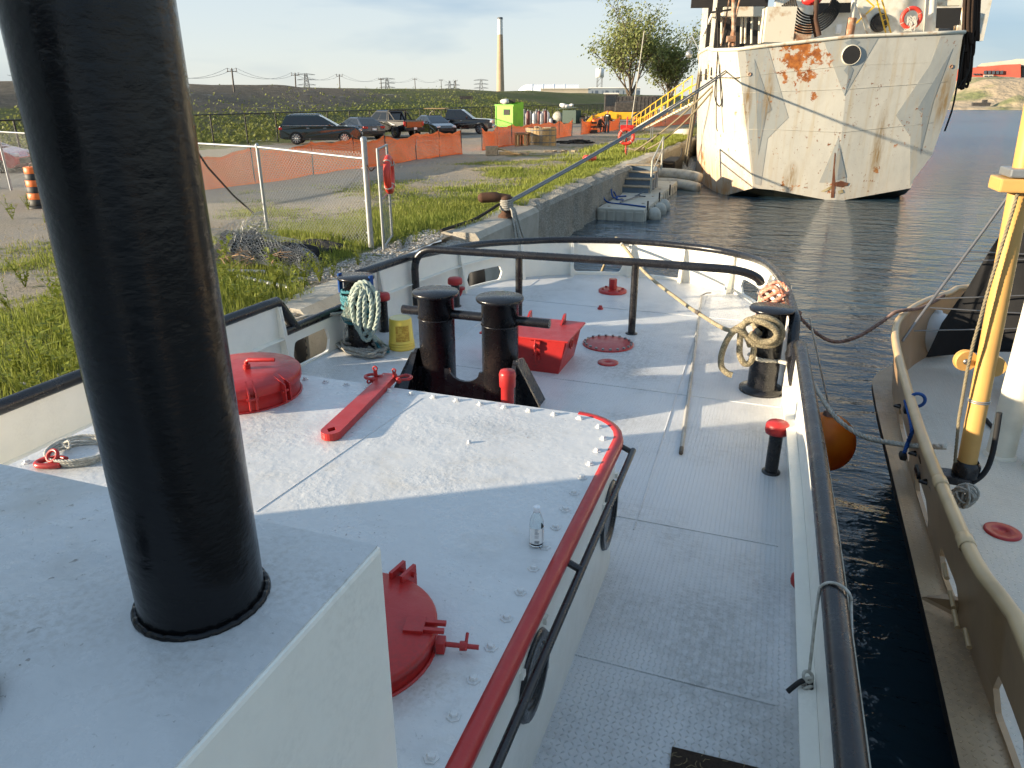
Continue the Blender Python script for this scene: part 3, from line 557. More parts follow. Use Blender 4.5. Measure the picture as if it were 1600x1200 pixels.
tr = [V(x, y, CZ-0.035) for x, y in rrect(HX0-0.012, HX1+0.012, -8, HY1+0.012, 0.31)]
k_ = [i for i, p in enumerate(tr) if p.y > -7.9 and p.x > -1.0]
b = MB(); pp = [tr[0]]+[tr[i] for i in k_]
vs = []; fr_ = frames(pp)
for p, (t_, u_, w_) in zip(pp, fr_):
    o = Vector((t_.y, -t_.x, 0))
    for a, z in ((-0.03, -0.035), (0.022, -0.035), (0.028, 0.0), (0.020, 0.036), (-0.005, 0.042), (-0.03, 0.036)): vs.append(p+o*a+V(0, 0, z))
b.add(vs, [(j*6+k, j*6+(k+1) % 6, (j+1)*6+(k+1) % 6, (j+1)*6+k) for j in range(len(pp)-1) for k in range(6)], True); b.build('roof_beading', 'red_steel', tug)
# roof bolts
bolt0 = None
def hexm(r, h, n=6): return MB().lathe([(r*1.75, 0.0), (r*1.75, 0.005), (r*1.05, 0.006), (r, h-0.003), (r*0.8, h), (0.0, h)], (0, 0, 0), n, smooth=False)
bm_ = hexm(0.0145, 0.018); ring = rrect(HX0+0.07, HX1-0.07, -8, HY1-0.07, 0.25, 12); path = []
for a, c in zip(ring, ring[1:]): path.append((a, c, math.hypot(c[0]-a[0], c[1]-a[1])))
d_, nextd = 0.0, 8.6
for a, c, ln in path:
    while nextd < d_+ln:
        t_ = (nextd-d_)/ln; x, y = a[0]+(c[0]-a[0])*t_, a[1]+(c[1]-a[1])*t_
        if y > 0.9:
            if bolt0 is None: bolt0 = bm_.build('bolt', 'grey_roof', roof); o = bolt0
            else: o = bolt0.copy(); sc.collection.objects.link(o)
            o.location = (x, y, CZ); o.rotation_euler = (0, 0, random.random()*3)
        nextd += 0.165
    d_ += ln
for pa, pb in (((400, 800), (560, 690)), ((560, 690), (660, 622))): weld([G(*pa, CZ+0.001), G(*pb, CZ+0.001)], roof, 'grey_roof', 0.0022)
MB().lathe([(0.012, 0), (0.012, 0.012), (0, 0.02)], G(733, 692, CZ), 8).build('stud', 'grey_roof', roof)
# portholes
AX = Matrix.Rotation(math.pi/2, 3, 'Y')
for y_, z_, r_ in PH:
    p_ = MB().lathe([(r_-0.035, -0.05), (r_-0.03, 0.018), (r_+0.012, 0.018), (r_+0.02, 0.002)], (HX1, y_, z_), 32, AX).build('porthole', 'black_steel', tug)
    MB().disc((HX1+0.004, y_, z_), r_-0.028, 32, AX).build('glass', 'port_glass', p_)
    MB().lathe([(r_-0.06, 0.004), (r_-0.055, 0.010), (r_-0.035, 0.010), (r_-0.03, 0.004)], (HX1, y_, z_), 32, AX).build('inner_ring', 'black_steel', p_)
    for a in (-0.5, 0.9, 2.4): MB().box((HX1+0.008, y_+math.cos(a)*(r_+0.05), z_+math.sin(a)*(r_+0.05)), (0.016, 0.03, 0.03)).build('dog', 'white_steel', p_)
# hand rail along the deckhouse
hx_ = HX1+0.085; p0, p1 = L(990, 690, hx_), L(735, 1205, hx_)
hr = MB().tube([V(hx_-0.0, p0.y, 1.965), V(hx_, 2.6, 1.955), V(hx_, 1.2, 1.95), V(hx_, -2, 1.95)], 0.019, 10).build('hand_rail', 'black_rail', tug)
for y_ in (p0.y-0.02, 2.62, 1.3, 0): MB().tube([V(HX1-0.005, y_, 2.0), V(hx_, y_, 1.962)], 0.017, 8).build('bracket', 'black_rail', hr)
# engine casing and funnel
CX1, CY1 = -0.79, 1.29
b = MB(); b.bev(((-3.36+CX1)/2, (CY1-2.2)/2, (CZ-0.1+BZ-0.004)/2), (CX1+3.36, CY1+2.2, BZ-0.004-CZ+0.1), 0.012); b.build('casing_wall', 'cream_steel', tug)
b = MB(); b.bx((-3.35, -2.2, BZ-0.006), (CX1-0.008, CY1-0.008, BZ)); b.build('casing_top', 'grey_roof', tug)
FXc, FYc, FRr = -1.055, 0.985, 0.127
b = MB(); prof = [(FRr, BZ-0.01+k*0.12) for k in range(40)]; b.lathe(prof, (FXc, FYc, 0), 64); fu = b.build('funnel', 'funnel_paint', tug)
b = MB(); b.tube([V(FXc+(FRr+0.004)*math.cos(a), FYc+(FRr+0.004)*math.sin(a), BZ+0.003+0.0012*math.sin(a*23)+0.001*math.sin(a*41)) for a in [2*math.pi*k/160 for k in range(160)]], 0.009, 6, closed=True); b.build('weld_bead', 'funnel_paint', fu)
MB().torus(V(-1.262, 0.585, BZ+0.02), 0.06, 0.022, 24, 10).build('vent_collar', 'black_steel', tug)
# wheelhouse behind us
b = MB(); b.bx((-3.2, -8, CZ), (-0.9, -2.3, 4.9)); wh = b.build('wheelhouse', 'white_steel', tug)
for x_ in (-2.9, -2.3, -1.7): MB().bx((x_, -2.3, 3.5), (x_+0.5, -2.29, 4.4)).build('window', 'pane', wh)
MB().bx((-3.36, -2.3, CZ), (-2.97, 1.60, 4.7)).build('shade_block', 'white_steel', tug)  # added block out of view, there to shade the casing top and roof
# round hatch beside the casing
def hatch(cx, cy, r, h, zb, name='round_hatch'):
    b = MB(); b.lathe([(r*0.985, 0), (r*0.985, h*0.55), (r*1.0, h*0.56), (r*1.03, h*0.62), (r*1.03, h*0.92), (r*1.0, h), (r*0.5, h+0.008), (0, h+0.01)], (cx, cy, zb), 48); b.tube([V(cx+r*1.0*math.cos(a), cy+r*1.0*math.sin(a), zb+0.004) for a in [2*math.pi*k/60 for k in range(60)]], 0.008, 5, closed=True)
    return b.build(name, 'red_steel', tug)
h1 = hatch(-1.235, 1.765, 0.300, 0.10, CZ)
c1 = V(-1.235, 1.765, CZ)
d1 = (G(690, 1018, CZ)-c1); d1.z = 0; d1.normalize(); e1 = V(-d1.y, d1.x, 0)
Md = Matrix((d1, e1, V(0, 0, 1))).transposed()
b = MB()
for k in (-1, 1): b.box(c1+d1*0.30+e1*(k*0.020)+V(0, 0, 0.108), (0.085, 0.016, 0.014), m=Md)
b.box(c1+d1*0.235+V(0, 0, 0.110), (0.07, 0.075, 0.012), m=Md); b.build('lid_fork', 'red_steel', h1)
b = MB(); b.box(c1+d1*0.325+V(0, 0, 0.03), (0.03, 0.045, 0.045), m=Md); b.tube([c1+d1*0.32+V(0, 0, 0.035), c1+d1*0.46+V(0, 0, 0.03)], 0.009, 8); b.lathe([(0.018, -0.012), (0.018, 0.012)], c1+d1*0.405+V(0, 0, 0.032), 6, Md @ AX); b.tube([c1+d1*0.415-e1*0.02+V(0, 0, 0.03), c1+d1*0.415+e1*0.035+V(0, 0, 0.06)], 0.006, 6); b.build('swing_bolt', 'red_steel', h1)
b = MB()
e2 = (G(622, 905, CZ+0.1)-c1); e2.z = 0; e2.normalize(); M2 = Matrix((e2, V(-e2.y, e2.x, 0), V(0, 0, 1))).transposed()
for k in (-1, 1): b.box(c1+e2*0.315+V(-e2.y, e2.x, 0)*(k*0.025)+V(0, 0, 0.07), (0.09, 0.014, 0.12), m=M2)
b.tube([c1+e2*0.335+V(-e2.y, e2.x, 0)*0.045+V(0, 0, 0.10), c1+e2*0.335-V(-e2.y, e2.x, 0)*0.045+V(0, 0, 0.10)], 0.010, 8); b.build('hinge', 'red_steel', h1)
# larger round hatch by the port side, with lever and clamps
HC2 = V(-3.17, 3.62, CZ); HR2, HH2 = 0.362, 0.165
h2 = hatch(HC2.x, HC2.y, HR2, HH2, CZ)
for px_, py_ in ((395, 640), (443, 630)):
    dd = G(px_, py_, CZ)-HC2; dd.z = 0; dd.normalize(); tt = V(-dd.y, dd.x, 0); b = MB()
    for k in (-1, 1): b.slab([HC2+dd*(HR2-0.05)+tt*(k*0.02-0.005)+V(0, 0, HH2+0.03), HC2+dd*(HR2+0.045)+tt*(k*0.02-0.005)+V(0, 0, HH2-0.02), HC2+dd*(HR2+0.045)+tt*(k*0.02-0.005)+V(0, 0, 0.03), HC2+dd*(HR2+0.01)+tt*(k*0.02-0.005)+V(0, 0, 0.02), HC2+dd*(HR2+0.012)+tt*(k*0.02-0.005)+V(0, 0, HH2-0.01)], tt*0.01)
    b.tube([HC2+dd*(HR2+0.03)-tt*0.035+V(0, 0, HH2*0.6), HC2+dd*(HR2+0.03)+tt*0.035+V(0, 0, HH2*0.6)], 0.010, 8); b.build('clamp', 'red_steel', h2)
pl, pr_ = PL(384, 562, (0, 0, CZ+HH2+0.07), (0, 0, 1)), PL(429, 562, (0, 0, CZ+HH2+0.07), (0, 0, 1))
MB().tube([V(pl.x, pl.y, CZ+HH2), V(pl.x, pl.y, CZ+HH2+0.055), pl+V(0.02, 0, 0.0), pr_], 0.014, 8).cyl((pl.x, pl.y, CZ+HH2), (pl.x, pl.y, CZ+HH2+0.04), 0.024, n=12).build('lever', 'red_steel', h2)
# towing bitts on their foundation
BY = 5.78; bl, br = -2.78, -2.16
for x_ in (bl, br):
    b = MB(); b.lathe([(0.165, 0), (0.165, 1.045), (0.205, 1.05), (0.212, 1.065), (0.212, 1.078), (0.205, 1.088), (0, 1.09)], (x_, BY, DZ), 40); b.tube([V(x_+0.166*math.cos(a), BY+0.166*math.sin(a), DZ+0.84) for a in [2*math.pi*k/40 for k in range(40)]], 0.006, 5, closed=True); b.build('towing_bitt', 'black_steel', tug)
MB().cyl((-3.12, BY, DZ+0.885), (-1.70, BY, DZ+0.885), 0.042, n=16).build('norman_pin', 'black_steel', tug)
b = MB(); P = [(-3.02, 0), (-2.98, 0.38), (-2.62, 0.40)]+[(-2.47+0.15*math.cos(a), 0.40-0.11*math.sin(a)) for a in [math.pi*(1-k/8) for k in range(0, 9)]]+[(-2.30, 0.40), (-1.97, 0.38), (-1.93, 0)]
b.slab([V(x, BY-0.12, DZ+z) for x, z in P], V(0, 0.03, 0)); b.build('web_plate', 'black_steel', tug)
for sx, x_ in ((-1, bl-0.16), (1, br+0.16)): MB().slab([V(x_, BY-0.5, DZ), V(x_+sx*0.13, BY-0.5, DZ), V(x_+sx*0.13, BY+0.4, DZ), V(x_, BY+0.12, DZ+0.5), V(x_, BY-0.1, DZ+0.55)], V(sx*0.025, 0, 0)).slab([V(x_, BY-0.13, DZ), V(x_+sx*0.33, BY-0.13, DZ), V(x_+sx*0.05, BY-0.13, DZ+0.52), V(x_, BY-0.13, DZ+0.52)], V(0, 0.03, 0)).build('gusset', 'black_steel', tug)
b = MB(); fl = [V(-2.47+0.62*math.cos(a), 5.12+0.55*math.sin(a), 0) for a in [2*math.pi*k/48 for k in range(48)]]; b.prism([(p.x, p.y) for p in fl], DZ+0.001, DZ+0.02); fl_ = b.build('bolted_flange', 'red_steel', tug)
for k in range(22): a = 2*math.pi*k/22; MB().lathe([(0.014, 0), (0.014, 0.006), (0, 0.006)], (-2.47+0.56*math.cos(a), 5.12+0.49*math.sin(a), DZ+0.02), 8).build('bolt', 'dark_hole', fl_)
p_ = S(793, 634, 4.32); MB().lathe([(0.045, 0), (0.045, 0.86), (0.055, 0.87), (0.058, 0.96), (0.05, 0.985), (0, 0.99)], (p_.x, 4.32, DZ), 20).build('air_pipe', 'red_steel', tug)
# red deck box with hinged lid
b = MB(); x0, x1, y0, y1 = -2.74, -1.90, 6.88, 7.52
b.slab([V(x0, y0, DZ), V(x1-0.02, y0, DZ), V(x1+0.05, y0-0.02, DZ+0.36), V(x0, y0-0.02, DZ+0.36)], V(0, 0.02, 0)); b.slab([V(x1-0.02, y0+0.004, DZ), V(x1-0.02, y1, DZ), V(x1+0.06, y1, DZ+0.37), V(x1+0.06, y0+0.004, DZ+0.36)], V(-0.02, 0, 0)); b.bx((x0, y1-0.02, DZ), (x1-0.022, y1, DZ+0.36)); b.bx((x0, y0+0.021, DZ), (x0+0.02, y1-0.021, DZ+0.36))
rb = b.build('locker_body', 'red_steel', tug)
b = MB(); b.bev(((x0+x1)/2+0.02, (y0+y1)/2, DZ+0.375), (x1-x0+0.14, y1-y0+0.10, 0.02), 0.006); lid = b.build('locker_lid', 'red_steel', tug)
for x_ in (-2.45, -2.05): MB().slab([V(x_, y1-0.16, DZ+0.386), V(x_, y1+0.03, DZ+0.386), V(x_, y1+0.03, DZ+0.47), V(x_, y1-0.02, DZ+0.47)], V(0.02, 0, 0)).build('hinge', 'red_steel', lid)
b = MB(); b.tube([V(-2.16, y0-0.05, DZ+0.37), V(-2.16, y0-0.055, DZ+0.14)], 0.013, 8); b.box((-2.16, y0-0.045, DZ+0.34), (0.10, 0.03, 0.03)); b.torus(V(-2.16, y0-0.05, DZ+0.30), 0.03, 0.010, 14, 6, AX); b.box((-2.16, y0-0.03, DZ+0.17), (0.07, 0.035, 0.05)); b.build('dog_clip', 'red_steel', rb)
b = MB(); b.torus(V(x1+0.05, 7.12, DZ+0.27), 0.05, 0.012, 14, 6, AX); b.build('side_ring', 'red_steel', rb)
# deck flanges, plugs, air pipes, small ventilators
p_ = G(950, 538, DZ); b = MB(); b.lathe([(0.30, 0), (0.30, 0.014), (0.29, 0.016), (0, 0.016)], p_, 40); f_ = b.build('manhole_cover', 'red_steel', tug)
for k in range(20):
    a = 2*math.pi*k/20; MB().lathe([(0.017, 0), (0.017, 0.02), (0, 0.022)], p_+V(0.272*math.cos(a), 0.272*math.sin(a), 0.016), 6, smooth=False).build('nut', 'galvanised', f_)
p_ = G(950, 567, DZ); MB().lathe([(0.115, 0), (0.115, 0.008), (0.03, 0.008), (0.028, 0.003), (0, 0.003)], p_, 32).build('deck_plug', 'red_steel', tug)
p_ = G(957, 456, DZ); f_ = MB().lathe([(0.21, 0), (0.21, 0.03), (0.195, 0.04), (0, 0.04)], p_, 36).build('capstan_flange', 'red_steel', tug); MB().lathe([(0.06, 0.04), (0.06, 0.20), (0, 0.20)], p_, 6, smooth=False).build('square_head', 'red_steel', f_)
for k in range(6): a = k*1.047+0.4; MB().lathe([(0.02, 0.04), (0.02, 0.06), (0, 0.06)], p_+V(0.15*math.cos(a), 0.15*math.sin(a), 0), 6, smooth=False).build('bolt', 'red_steel', f_)
p_ = G(938, 483, DZ); MB().lathe([(0.04, 0), (0.04, 0.02), (0.025, 0.025), (0.025, 0.05), (0, 0.05)], p_, 12).build('deck_plug', 'red_steel', tug)
def ventpipe(x, y, h, r=0.05, cap=0.085):
    o = MB().cyl((x, y, DZ), (x, y, DZ+h), r, n=18).lathe([(r+0.02, 0), (r+0.02, 0.012), (r, 0.016)], (x, y, DZ), 18).build('vent_pipe', 'black_steel', tug)
    MB().lathe([(0, h-0.02), (cap, h-0.02), (cap+0.004, h), (cap, h+0.05), (cap*0.85, h+0.065), (0, h+0.07)], (x, y, DZ), 24).build('vent_cap', 'red_steel', o)
ventpipe(0.235, 5.36, 0.36); p_ = G(707, 478, DZ); ventpipe(p_.x+0.05, p_.y, 0.34, 0.06, 0.10); ventpipe(-4.38, 7.62, 0.42); ventpipe(0.10, 8.35, 0.42)
p_ = G(714, 470, DZ); MB().tube(spline([p_, p_+V(0, 0, 0.06), p_+V(0.04, 0.0, 0.10), p_+V(0.06, 0.01, 0.17)], 4), 0.032, 10).lathe([(0.035, 0.16), (0.06, 0.17), (0.06, 0.20), (0, 0.20)], p_+V(0.06, 0.01, 0), 16).build('gooseneck', 'red_steel', tug)
for y_, z_ in ((3.80, 1.33), (3.98, 1.45)): MB().lathe([(0.055, 0.0), (0.06, 0.02), (0.03, 0.05), (0, 0.055)], (0.41, y_, z_), 20, Matrix.Rotation(-math.pi/2, 3, 'Y')).build('bulwark_plug', 'red_steel', tug)
MB().lathe([(0.03, 0), (0.032, 0.02), (0, 0.03)], (HX1, 4.0-0.14, 1.72), 12, AX).build('side_plug', 'red_steel', tug)
# mooring bollards at the gaps
def bollard(x, y, h, r):
    b = MB(); b.lathe([(r+0.075, 0), (r+0.075, 0.03), (r+0.005, 0.04), (r, 0.06), (r, h-0.03), (r+0.065, h-0.02), (r+0.07, h), (r+0.06, h+0.012), (0, h+0.014)], (x, y, DZ), 36); return b.build('mooring_bollard', 'black_steel', tug)
bR = V(0.11, 7.12, DZ); bollard(bR.x, bR.y, 0.84, 0.14); MB().cyl(bR+V(-0.08, -0.24, 0.57), bR+V(0.08, 0.24, 0.57), 0.032, n=12).build('bollard_pin', 'black_steel', tug)
bL = V(-4.32, 6.95, DZ); bollard(bL.x, bL.y, 0.84, 0.14); MB().cyl(bL+V(0.13, -0.24, 0.57), bL+V(-0.13, 0.24, 0.57), 0.034, n=12).build('bollard_pin', 'black_steel', tug)
bB = V(0.13, 7.95, DZ); bollard(bB.x, bB.y, 0.66, 0.10)
# ================================================================== LOOSE THINGS ABOARD
# glass bottle on the roof
p_ = G(838, 851, CZ); bt = thing('water_bottle', 'clear glass bottle with white label and white cap standing on the grey deckhouse roof', 'bottle', p_, rad(10))
pr0 = [(0.0, 0.002), (0.026, 0.002), (0.031, 0.008), (0.032, 0.02), (0.032, 0.105), (0.030, 0.125), (0.022, 0.150), (0.015, 0.165), (0.0135, 0.182)]
MB().lathe(pr0+[(0.0115, 0.182), (0.013, 0.165), (0.020, 0.150), (0.028, 0.125), (0.030, 0.105), (0.030, 0.02), (0.029, 0.011), (0.0, 0.008)], n=32).build('glass', 'bottle_glass', bt)
MB().lathe([(0.0, 0.0085), (0.0285, 0.0115), (0.0295, 0.02), (0.0295, 0.06), (0.0, 0.06)], n=32).build('water', 'bottle_water', bt)
a0 = -2.6; lb = MB().lathe([(0.0325, 0.022), (0.0325, 0.098)], n=24, a0=a0, a1=a0+3.6).build('label', 'paper_white', bt)
for z_, w_, h_ in ((0.090, 0.5, 0.004), (0.083, 0.42, 0.003), (0.077, 0.6, 0.003), (0.071, 0.55, 0.003), (0.064, 0.6, 0.002), (0.059, 0.5, 0.002), (0.054, 0.55, 0.002)):
    MB().lathe([(0.0328, z_), (0.0328, z_+h_)], n=10, a0=a0+0.9, a1=a0+0.9+w_).build('print_line', 'print_grey', lb)
for k in range(7): MB().lathe([(0.0328, 0.026), (0.0328, 0.040)], n=3, a0=a0+0.92+k*0.09, a1=a0+0.92+k*0.09+(0.045 if k % 3 else 0.07)).build('bar', 'print_dark', lb)
MB().lathe([(0.0328, 0.024), (0.0328, 0.096)], n=3, a0=a0+2.0, a1=a0+2.12).build('print_edge', 'print_grey', lb)
for k in range(6): MB().lathe([(0.0328, 0.03+k*0.011), (0.0328, 0.034+k*0.011)], n=5, a0=a0+2.3, a1=a0+2.3+0.35+0.1*(k % 2)).build('print_line', 'print_grey', lb)
MB().lathe([(0.0155, 0.172), (0.016, 0.176), (0.016, 0.192), (0.014, 0.195), (0, 0.195)], n=24).build('cap', 'cap_white', bt)
# red lever bar with two shackles
A = G(518, 676, CZ+0.03); B = G(605, 592, CZ+0.03); ln = (B-A).length; lv = thing('tow_lever', 'red steel lever bar with square hole and two shackles lying on the deckhouse roof', 'lever', V(A.x, A.y, CZ+0.004), math.atan2(B.y-A.y, B.x-A.x))
w_, hh = 0.060, 0.045; out = [(0.0+0.06*(1-math.cos(a))-0.06, w_*math.sin(a)) for a in [math.pi/2+math.pi*k/12 for k in range(13)]]
out = [(-w_*math.sin(a), w_*math.cos(a)) for a in [math.pi*k/12 for k in range(13)]]+[(ln+0.06, -w_*0.85), (ln+0.06, w_*0.85)]
hole = [(0.005, -0.028), (0.043, 0.0), (0.005, 0.028), (-0.033, 0.0)]
bm2 = bmesh.new(); ov = [bm2.verts.new((x, y, hh)) for x, y in out]; hv = [bm2.verts.new((x, y, hh)) for x, y in hole]
es = [bm2.edges.new((ov[i], ov[(i+1) % len(ov)])) for i in range(len(ov))]+[bm2.edges.new((hv[i], hv[(i+1) % 4])) for i in range(4)]
bmesh.ops.triangle_fill(bm2, use_beauty=True, edges=es); bm2.verts.index_update()
b = MB(); top = [q_.co.copy() for q_ in bm2.verts]; fs = [[q_.index for q_ in f.verts] for f in bm2.faces]; bm2.free()
b.add(top, fs); b.add([V(p.x, p.y, 0) for p in top], fs)
for poly in (out, hole):
    n = len(poly); b.add([(x, y, z) for z in (0, hh) for x, y in poly], [(i, (i+1) % n, n+(i+1) % n, n+i) for i in range(n)])
b.build('bar', 'red_steel', lv)
def shackle(par, c, ang, s_=1.0, m='red_steel'):
    R_ = Matrix.Rotation(ang, 3, 'Z'); b = MB(); c = Vector(c)
    bow = [V(-0.03, -0.028, 0), V(0.0, -0.030, 0)]+[V(0.035+0.042*math.cos(a), 0.042*math.sin(a), 0) for a in [rad(-120+20*k) for k in range(13)]]+[V(0.0, 0.030, 0), V(-0.03, 0.028, 0)]
    b.tube([c+R_ @ (p*s_) for p in bow], 0.011*s_, 8); o = b.build('shackle', m, par)
    b = MB(); b.tube([c+R_ @ (V(-0.025, -0.055, 0)*s_), c+R_ @ (V(-0.025, 0.05, 0)*s_)], 0.010*s_, 8)
    for y in (-0.03, 0.03): b.lathe([(0, -0.014*s_), (0.02*s_, -0.014*s_), (0.02*s_, 0.014*s_), (0, 0.014*s_)], c+R_ @ (V(-0.025, y, 0)*s_), 12, R_ @ Matrix.Rotation(math.pi/2, 3, 'X'))
    b.torus(c+R_ @ (V(-0.025, 0.066, 0)*s_), 0.014*s_, 0.006*s_, 12, 6, R_ @ Matrix.Rotation(math.pi/2, 3, 'Y')); b.build('shackle_pin', m, o); return o
shackle(lv, (ln+0.02, -0.09, 0.03), rad(-50)); shackle(lv, (ln-0.02, 0.085, 0.035), rad(60))
b = MB(); b.tube([V(ln-0.02, 0.075, 0.02), V(ln-0.02, 0.075, 0.09)], 0.014, 10); b.torus(V(ln-0.02, 0.075, 0.105), 0.014, 0.006, 12, 6, AX); b.build('eye_pin', 'red_steel', lv); b = MB(); b.tube([V(ln+0.01, -0.05, 0.03), V(ln+0.01, -0.05, 0.075)], 0.013, 10); b.torus(V(ln+0.01, -0.05, 0.088), 0.012, 0.005, 12, 6, AX); b.build('eye_pin', 'red_steel', lv)
# upturned bucket
p_ = G(628, 543, DZ); bk = thing('yellow_bucket', 'upturned yellow plastic bucket with worn label standing by the roped bollard', 'bucket', p_, rad(200))
prof = [(0.148, 0.0), (0.152, 0.004), (0.152, 0.028), (0.146, 0.031), (0.146, 0.045), (0.151, 0.048), (0.151, 0.058), (0.145, 0.062), (0.145, 0.074), (0.149, 0.077), (0.149, 0.085), (0.142, 0.092), (0.128, 0.35), (0.124, 0.362)]
MB().lathe(prof, n=40).build('pail', 'bucket_yellow', bk); MB().lathe([(0.124, 0.362), (0.118, 0.366), (0.112, 0.360), (0, 0.360)], n=40).build('base', 'bucket_base', bk)
MB().lathe([(0.1415, 0.11), (0.1415-0.0095, 0.285), (0.1415-0.0115, 0.30)], n=16, a0=rad(72), a1=rad(140)).build('worn_label', 'bucket_worn', bk)
# grey line flaked on deck by the port bollard
def coilpts(c, r0, n, ex=1.0, rot=0.0, jit=0.03, rise=0.012, seed=1, per=18):
    rnd = random.Random(seed); out = []; ph = rnd.random()*6
    for k in range(int(n*per)):
        a = 2*math.pi*k/per; r = r0*(1+0.10*math.sin(a*0.37+ph)+0.06*math.sin(a*1.7+ph))+jit*rnd.uniform(-1, 1); x, y = r*ex*math.cos(a)+0.05*math.sin(a*0.21), r*math.sin(a)
        out.append(V(c[0]+x*math.cos(rot)-y*math.sin(rot), c[1]+x*math.sin(rot)+y*math.cos(rot), c[2]+rise*(k/per)*0.6+rise*0.7*(1+math.sin(a*2.3+ph))))
    return out
p_ = G(565, 548, DZ); pts = coilpts(p_+V(0, 0, 0.018), 0.17, 6, 1.9, rad(-25), 0.03, 0.014, 3)
pts = [V(bL.x-0.10, bL.y+0.16, 1.62), V(bL.x-0.09, bL.y-0.17, 1.45), V(bL.x-0.08, bL.y-0.20, 1.30), p_+V(-0.05, 0.1, 0.05)]+pts
tag(MB().rope(spline(pts, 3), 0.017, n=5).build('flaked_rope', 'rope_grey'), 'grey rope flaked in loose loops on the deck beside the yellow bucket', 'rope')
# hanks on the port bollard: frayed pale green rope over a teal one
hk = thing('rope_hank', 'pale green frayed rope hanked over the black port bollard', 'rope', bL+V(0, 0, 0.3), world=True)
def onboll(px, py, off=0.20): return S(px, py, bL.y-off)
hp = [onboll(552, 500), onboll(548, 470), onboll(556, 446), onboll(572, 441), onboll(584, 455), onboll(588, 480), onboll(585, 505), onboll(578, 515), onboll(570, 500), onboll(568, 470), onboll(564, 446), onboll(552, 452), onboll(549, 475, 0.23), onboll(556, 492, 0.24), onboll(570, 510, 0.25), onboll(585, 527, 0.23), V(G(600, 540, DZ+0.03).x, G(600, 540, DZ+0.03).y, DZ+0.03), V(G(607, 543, DZ+0.03).x, G(607, 543, DZ+0.03).y-0.02, DZ+0.03)]
MB().rope(spline(hp, 6), 0.027, n=6).build('loop', 'rope_sea', hk)
MB().rope(spline([onboll(545, 463, 0.24), onboll(556, 474, 0.26), onboll(570, 479, 0.26), onboll(584, 475, 0.25), onboll(588, 462, 0.22), onboll(580, 452, 0.2), onboll(565, 455, 0.23), onboll(552, 462, 0.25), onboll(546, 470, 0.25)], 6), 0.026, n=6).build('loop', 'rope_sea', hk)
MB().rope(spline([onboll(560, 448, 0.26), onboll(551, 470, 0.28), onboll(553, 500, 0.28), onboll(566, 522, 0.28), onboll(577, 510, 0.28), onboll(581, 480, 0.27), onboll(576, 455, 0.25), onboll(566, 445, 0.24)], 6), 0.026, n=6).build('loop', 'rope_sea', hk)
MB().rope(spline([onboll(590, 455, 0.23), onboll(591, 490, 0.26), onboll(583, 520, 0.28), onboll(572, 532, 0.28), onboll(562, 515, 0.30), onboll(561, 480, 0.30), onboll(566, 452, 0.27)], 6), 0.026, n=6).build('loop', 'rope_sea', hk)
MB().rope(spline([onboll(570, 444, 0.22), onboll(570, 470, 0.28), onboll(569, 500, 0.28), onboll(573, 515, 0.27), onboll(588, 532, 0.22)], 6), 0.027, n=6).build('loop', 'rope_sea', hk)
rnd = random.Random(4); b = MB()
for k in range(34):
    q0 = onboll(544+rnd.uniform(-6, 6), 478+rnd.uniform(-8, 4), 0.23+rnd.uniform(0, 0.03)); q1 = onboll(541+rnd.uniform(-9, 9), 500+rnd.uniform(-8, 3), 0.24); b.tube([q0, q0.lerp(q1, 0.5)+V(rnd.uniform(-.01, .01), 0, 0), q1], 0.0028, 4)
b.build('frayed_end', 'rope_sea', hk)
tq = thing('teal_rope', 'dark teal rope wound several turns round the port bollard under the pale rope', 'rope', bL+V(0, 0, 0.4), world=True)
for k in range(9):
    z_ = DZ+0.36+k*0.042; MB().rope([bL+V((0.165+0.012*(k % 2))*math.cos(a), (0.165+0.012*(k % 2))*math.sin(a), z_-DZ+0.02*math.sin(a+k)) for a in [2*math.pi*j/28 for j in range(29)]], 0.020, n=5).build('turn', 'rope_teal', tq)
MB().rope(spline([bL+V(0.17, -0.05, 0.36), bL+V(0.24, -0.1, 0.18), bL+V(0.33, -0.12, 0.04), bL+V(0.42, -0.1, 0.03)], 6), 0.018, n=5).build('tail', 'rope_teal', tq)
for dx in (-0.20, 0.20): MB().bev(bL+V(dx, -0.02, 0.76), (0.025, 0.07, 0.22), 0.008).build('strap', 'rope_blue', tq)
# port spring line going ashore through the gap
tag(MB().rope([V(bL.x-0.12, bL.y-0.05, 1.62), V(-4.72, 6.5, 1.66), V(QX-0.15, 5.2, 1.30)], 0.022, n=5).build('spring_line', 'rope_grey'), 'grey line leading from the port bollard over the gap to the quay', 'rope')
# tyre fender seen through the port freeing port
ty = MB().lathe([(0.20, -0.10), (0.24, -0.12), (0.34, -0.12), (0.38, -0.09), (0.385, 0.0), (0.38, 0.09), (0.34, 0.12), (0.24, 0.12), (0.20, 0.10), (0.19, 0.0), (0.20, -0.10)], (-4.98, 6.30, 1.22), 32, AX)
for k in range(28):
    a = 2*math.pi*k/28
    for sx in (-1, 1): ty.box(V(-4.98+sx*0.055, 6.30+0.388*math.cos(a), 1.22+0.388*math.sin(a)), (0.07, 0.045, 0.02), m=Matrix.Rotation(a-math.pi/2, 3, 'X') @ Matrix.Rotation(0.4*sx, 3, 'Z'))
tag(ty.build('tyre_fender', 'black_rubber'), 'black tyre hung as a fender between the port bulwark and the quay', 'tyre')
ty = MB().lathe([(0.20, -0.10), (0.24, -0.12), (0.34, -0.12), (0.38, -0.09), (0.385, 0.0), (0.38, 0.09), (0.34, 0.12), (0.24, 0.12), (0.20, 0.10), (0.19, 0.0), (0.20, -0.10)], (-4.50, 10.75, 1.20), 32, Matrix.Rotation(rad(40), 3, 'Z') @ AX)
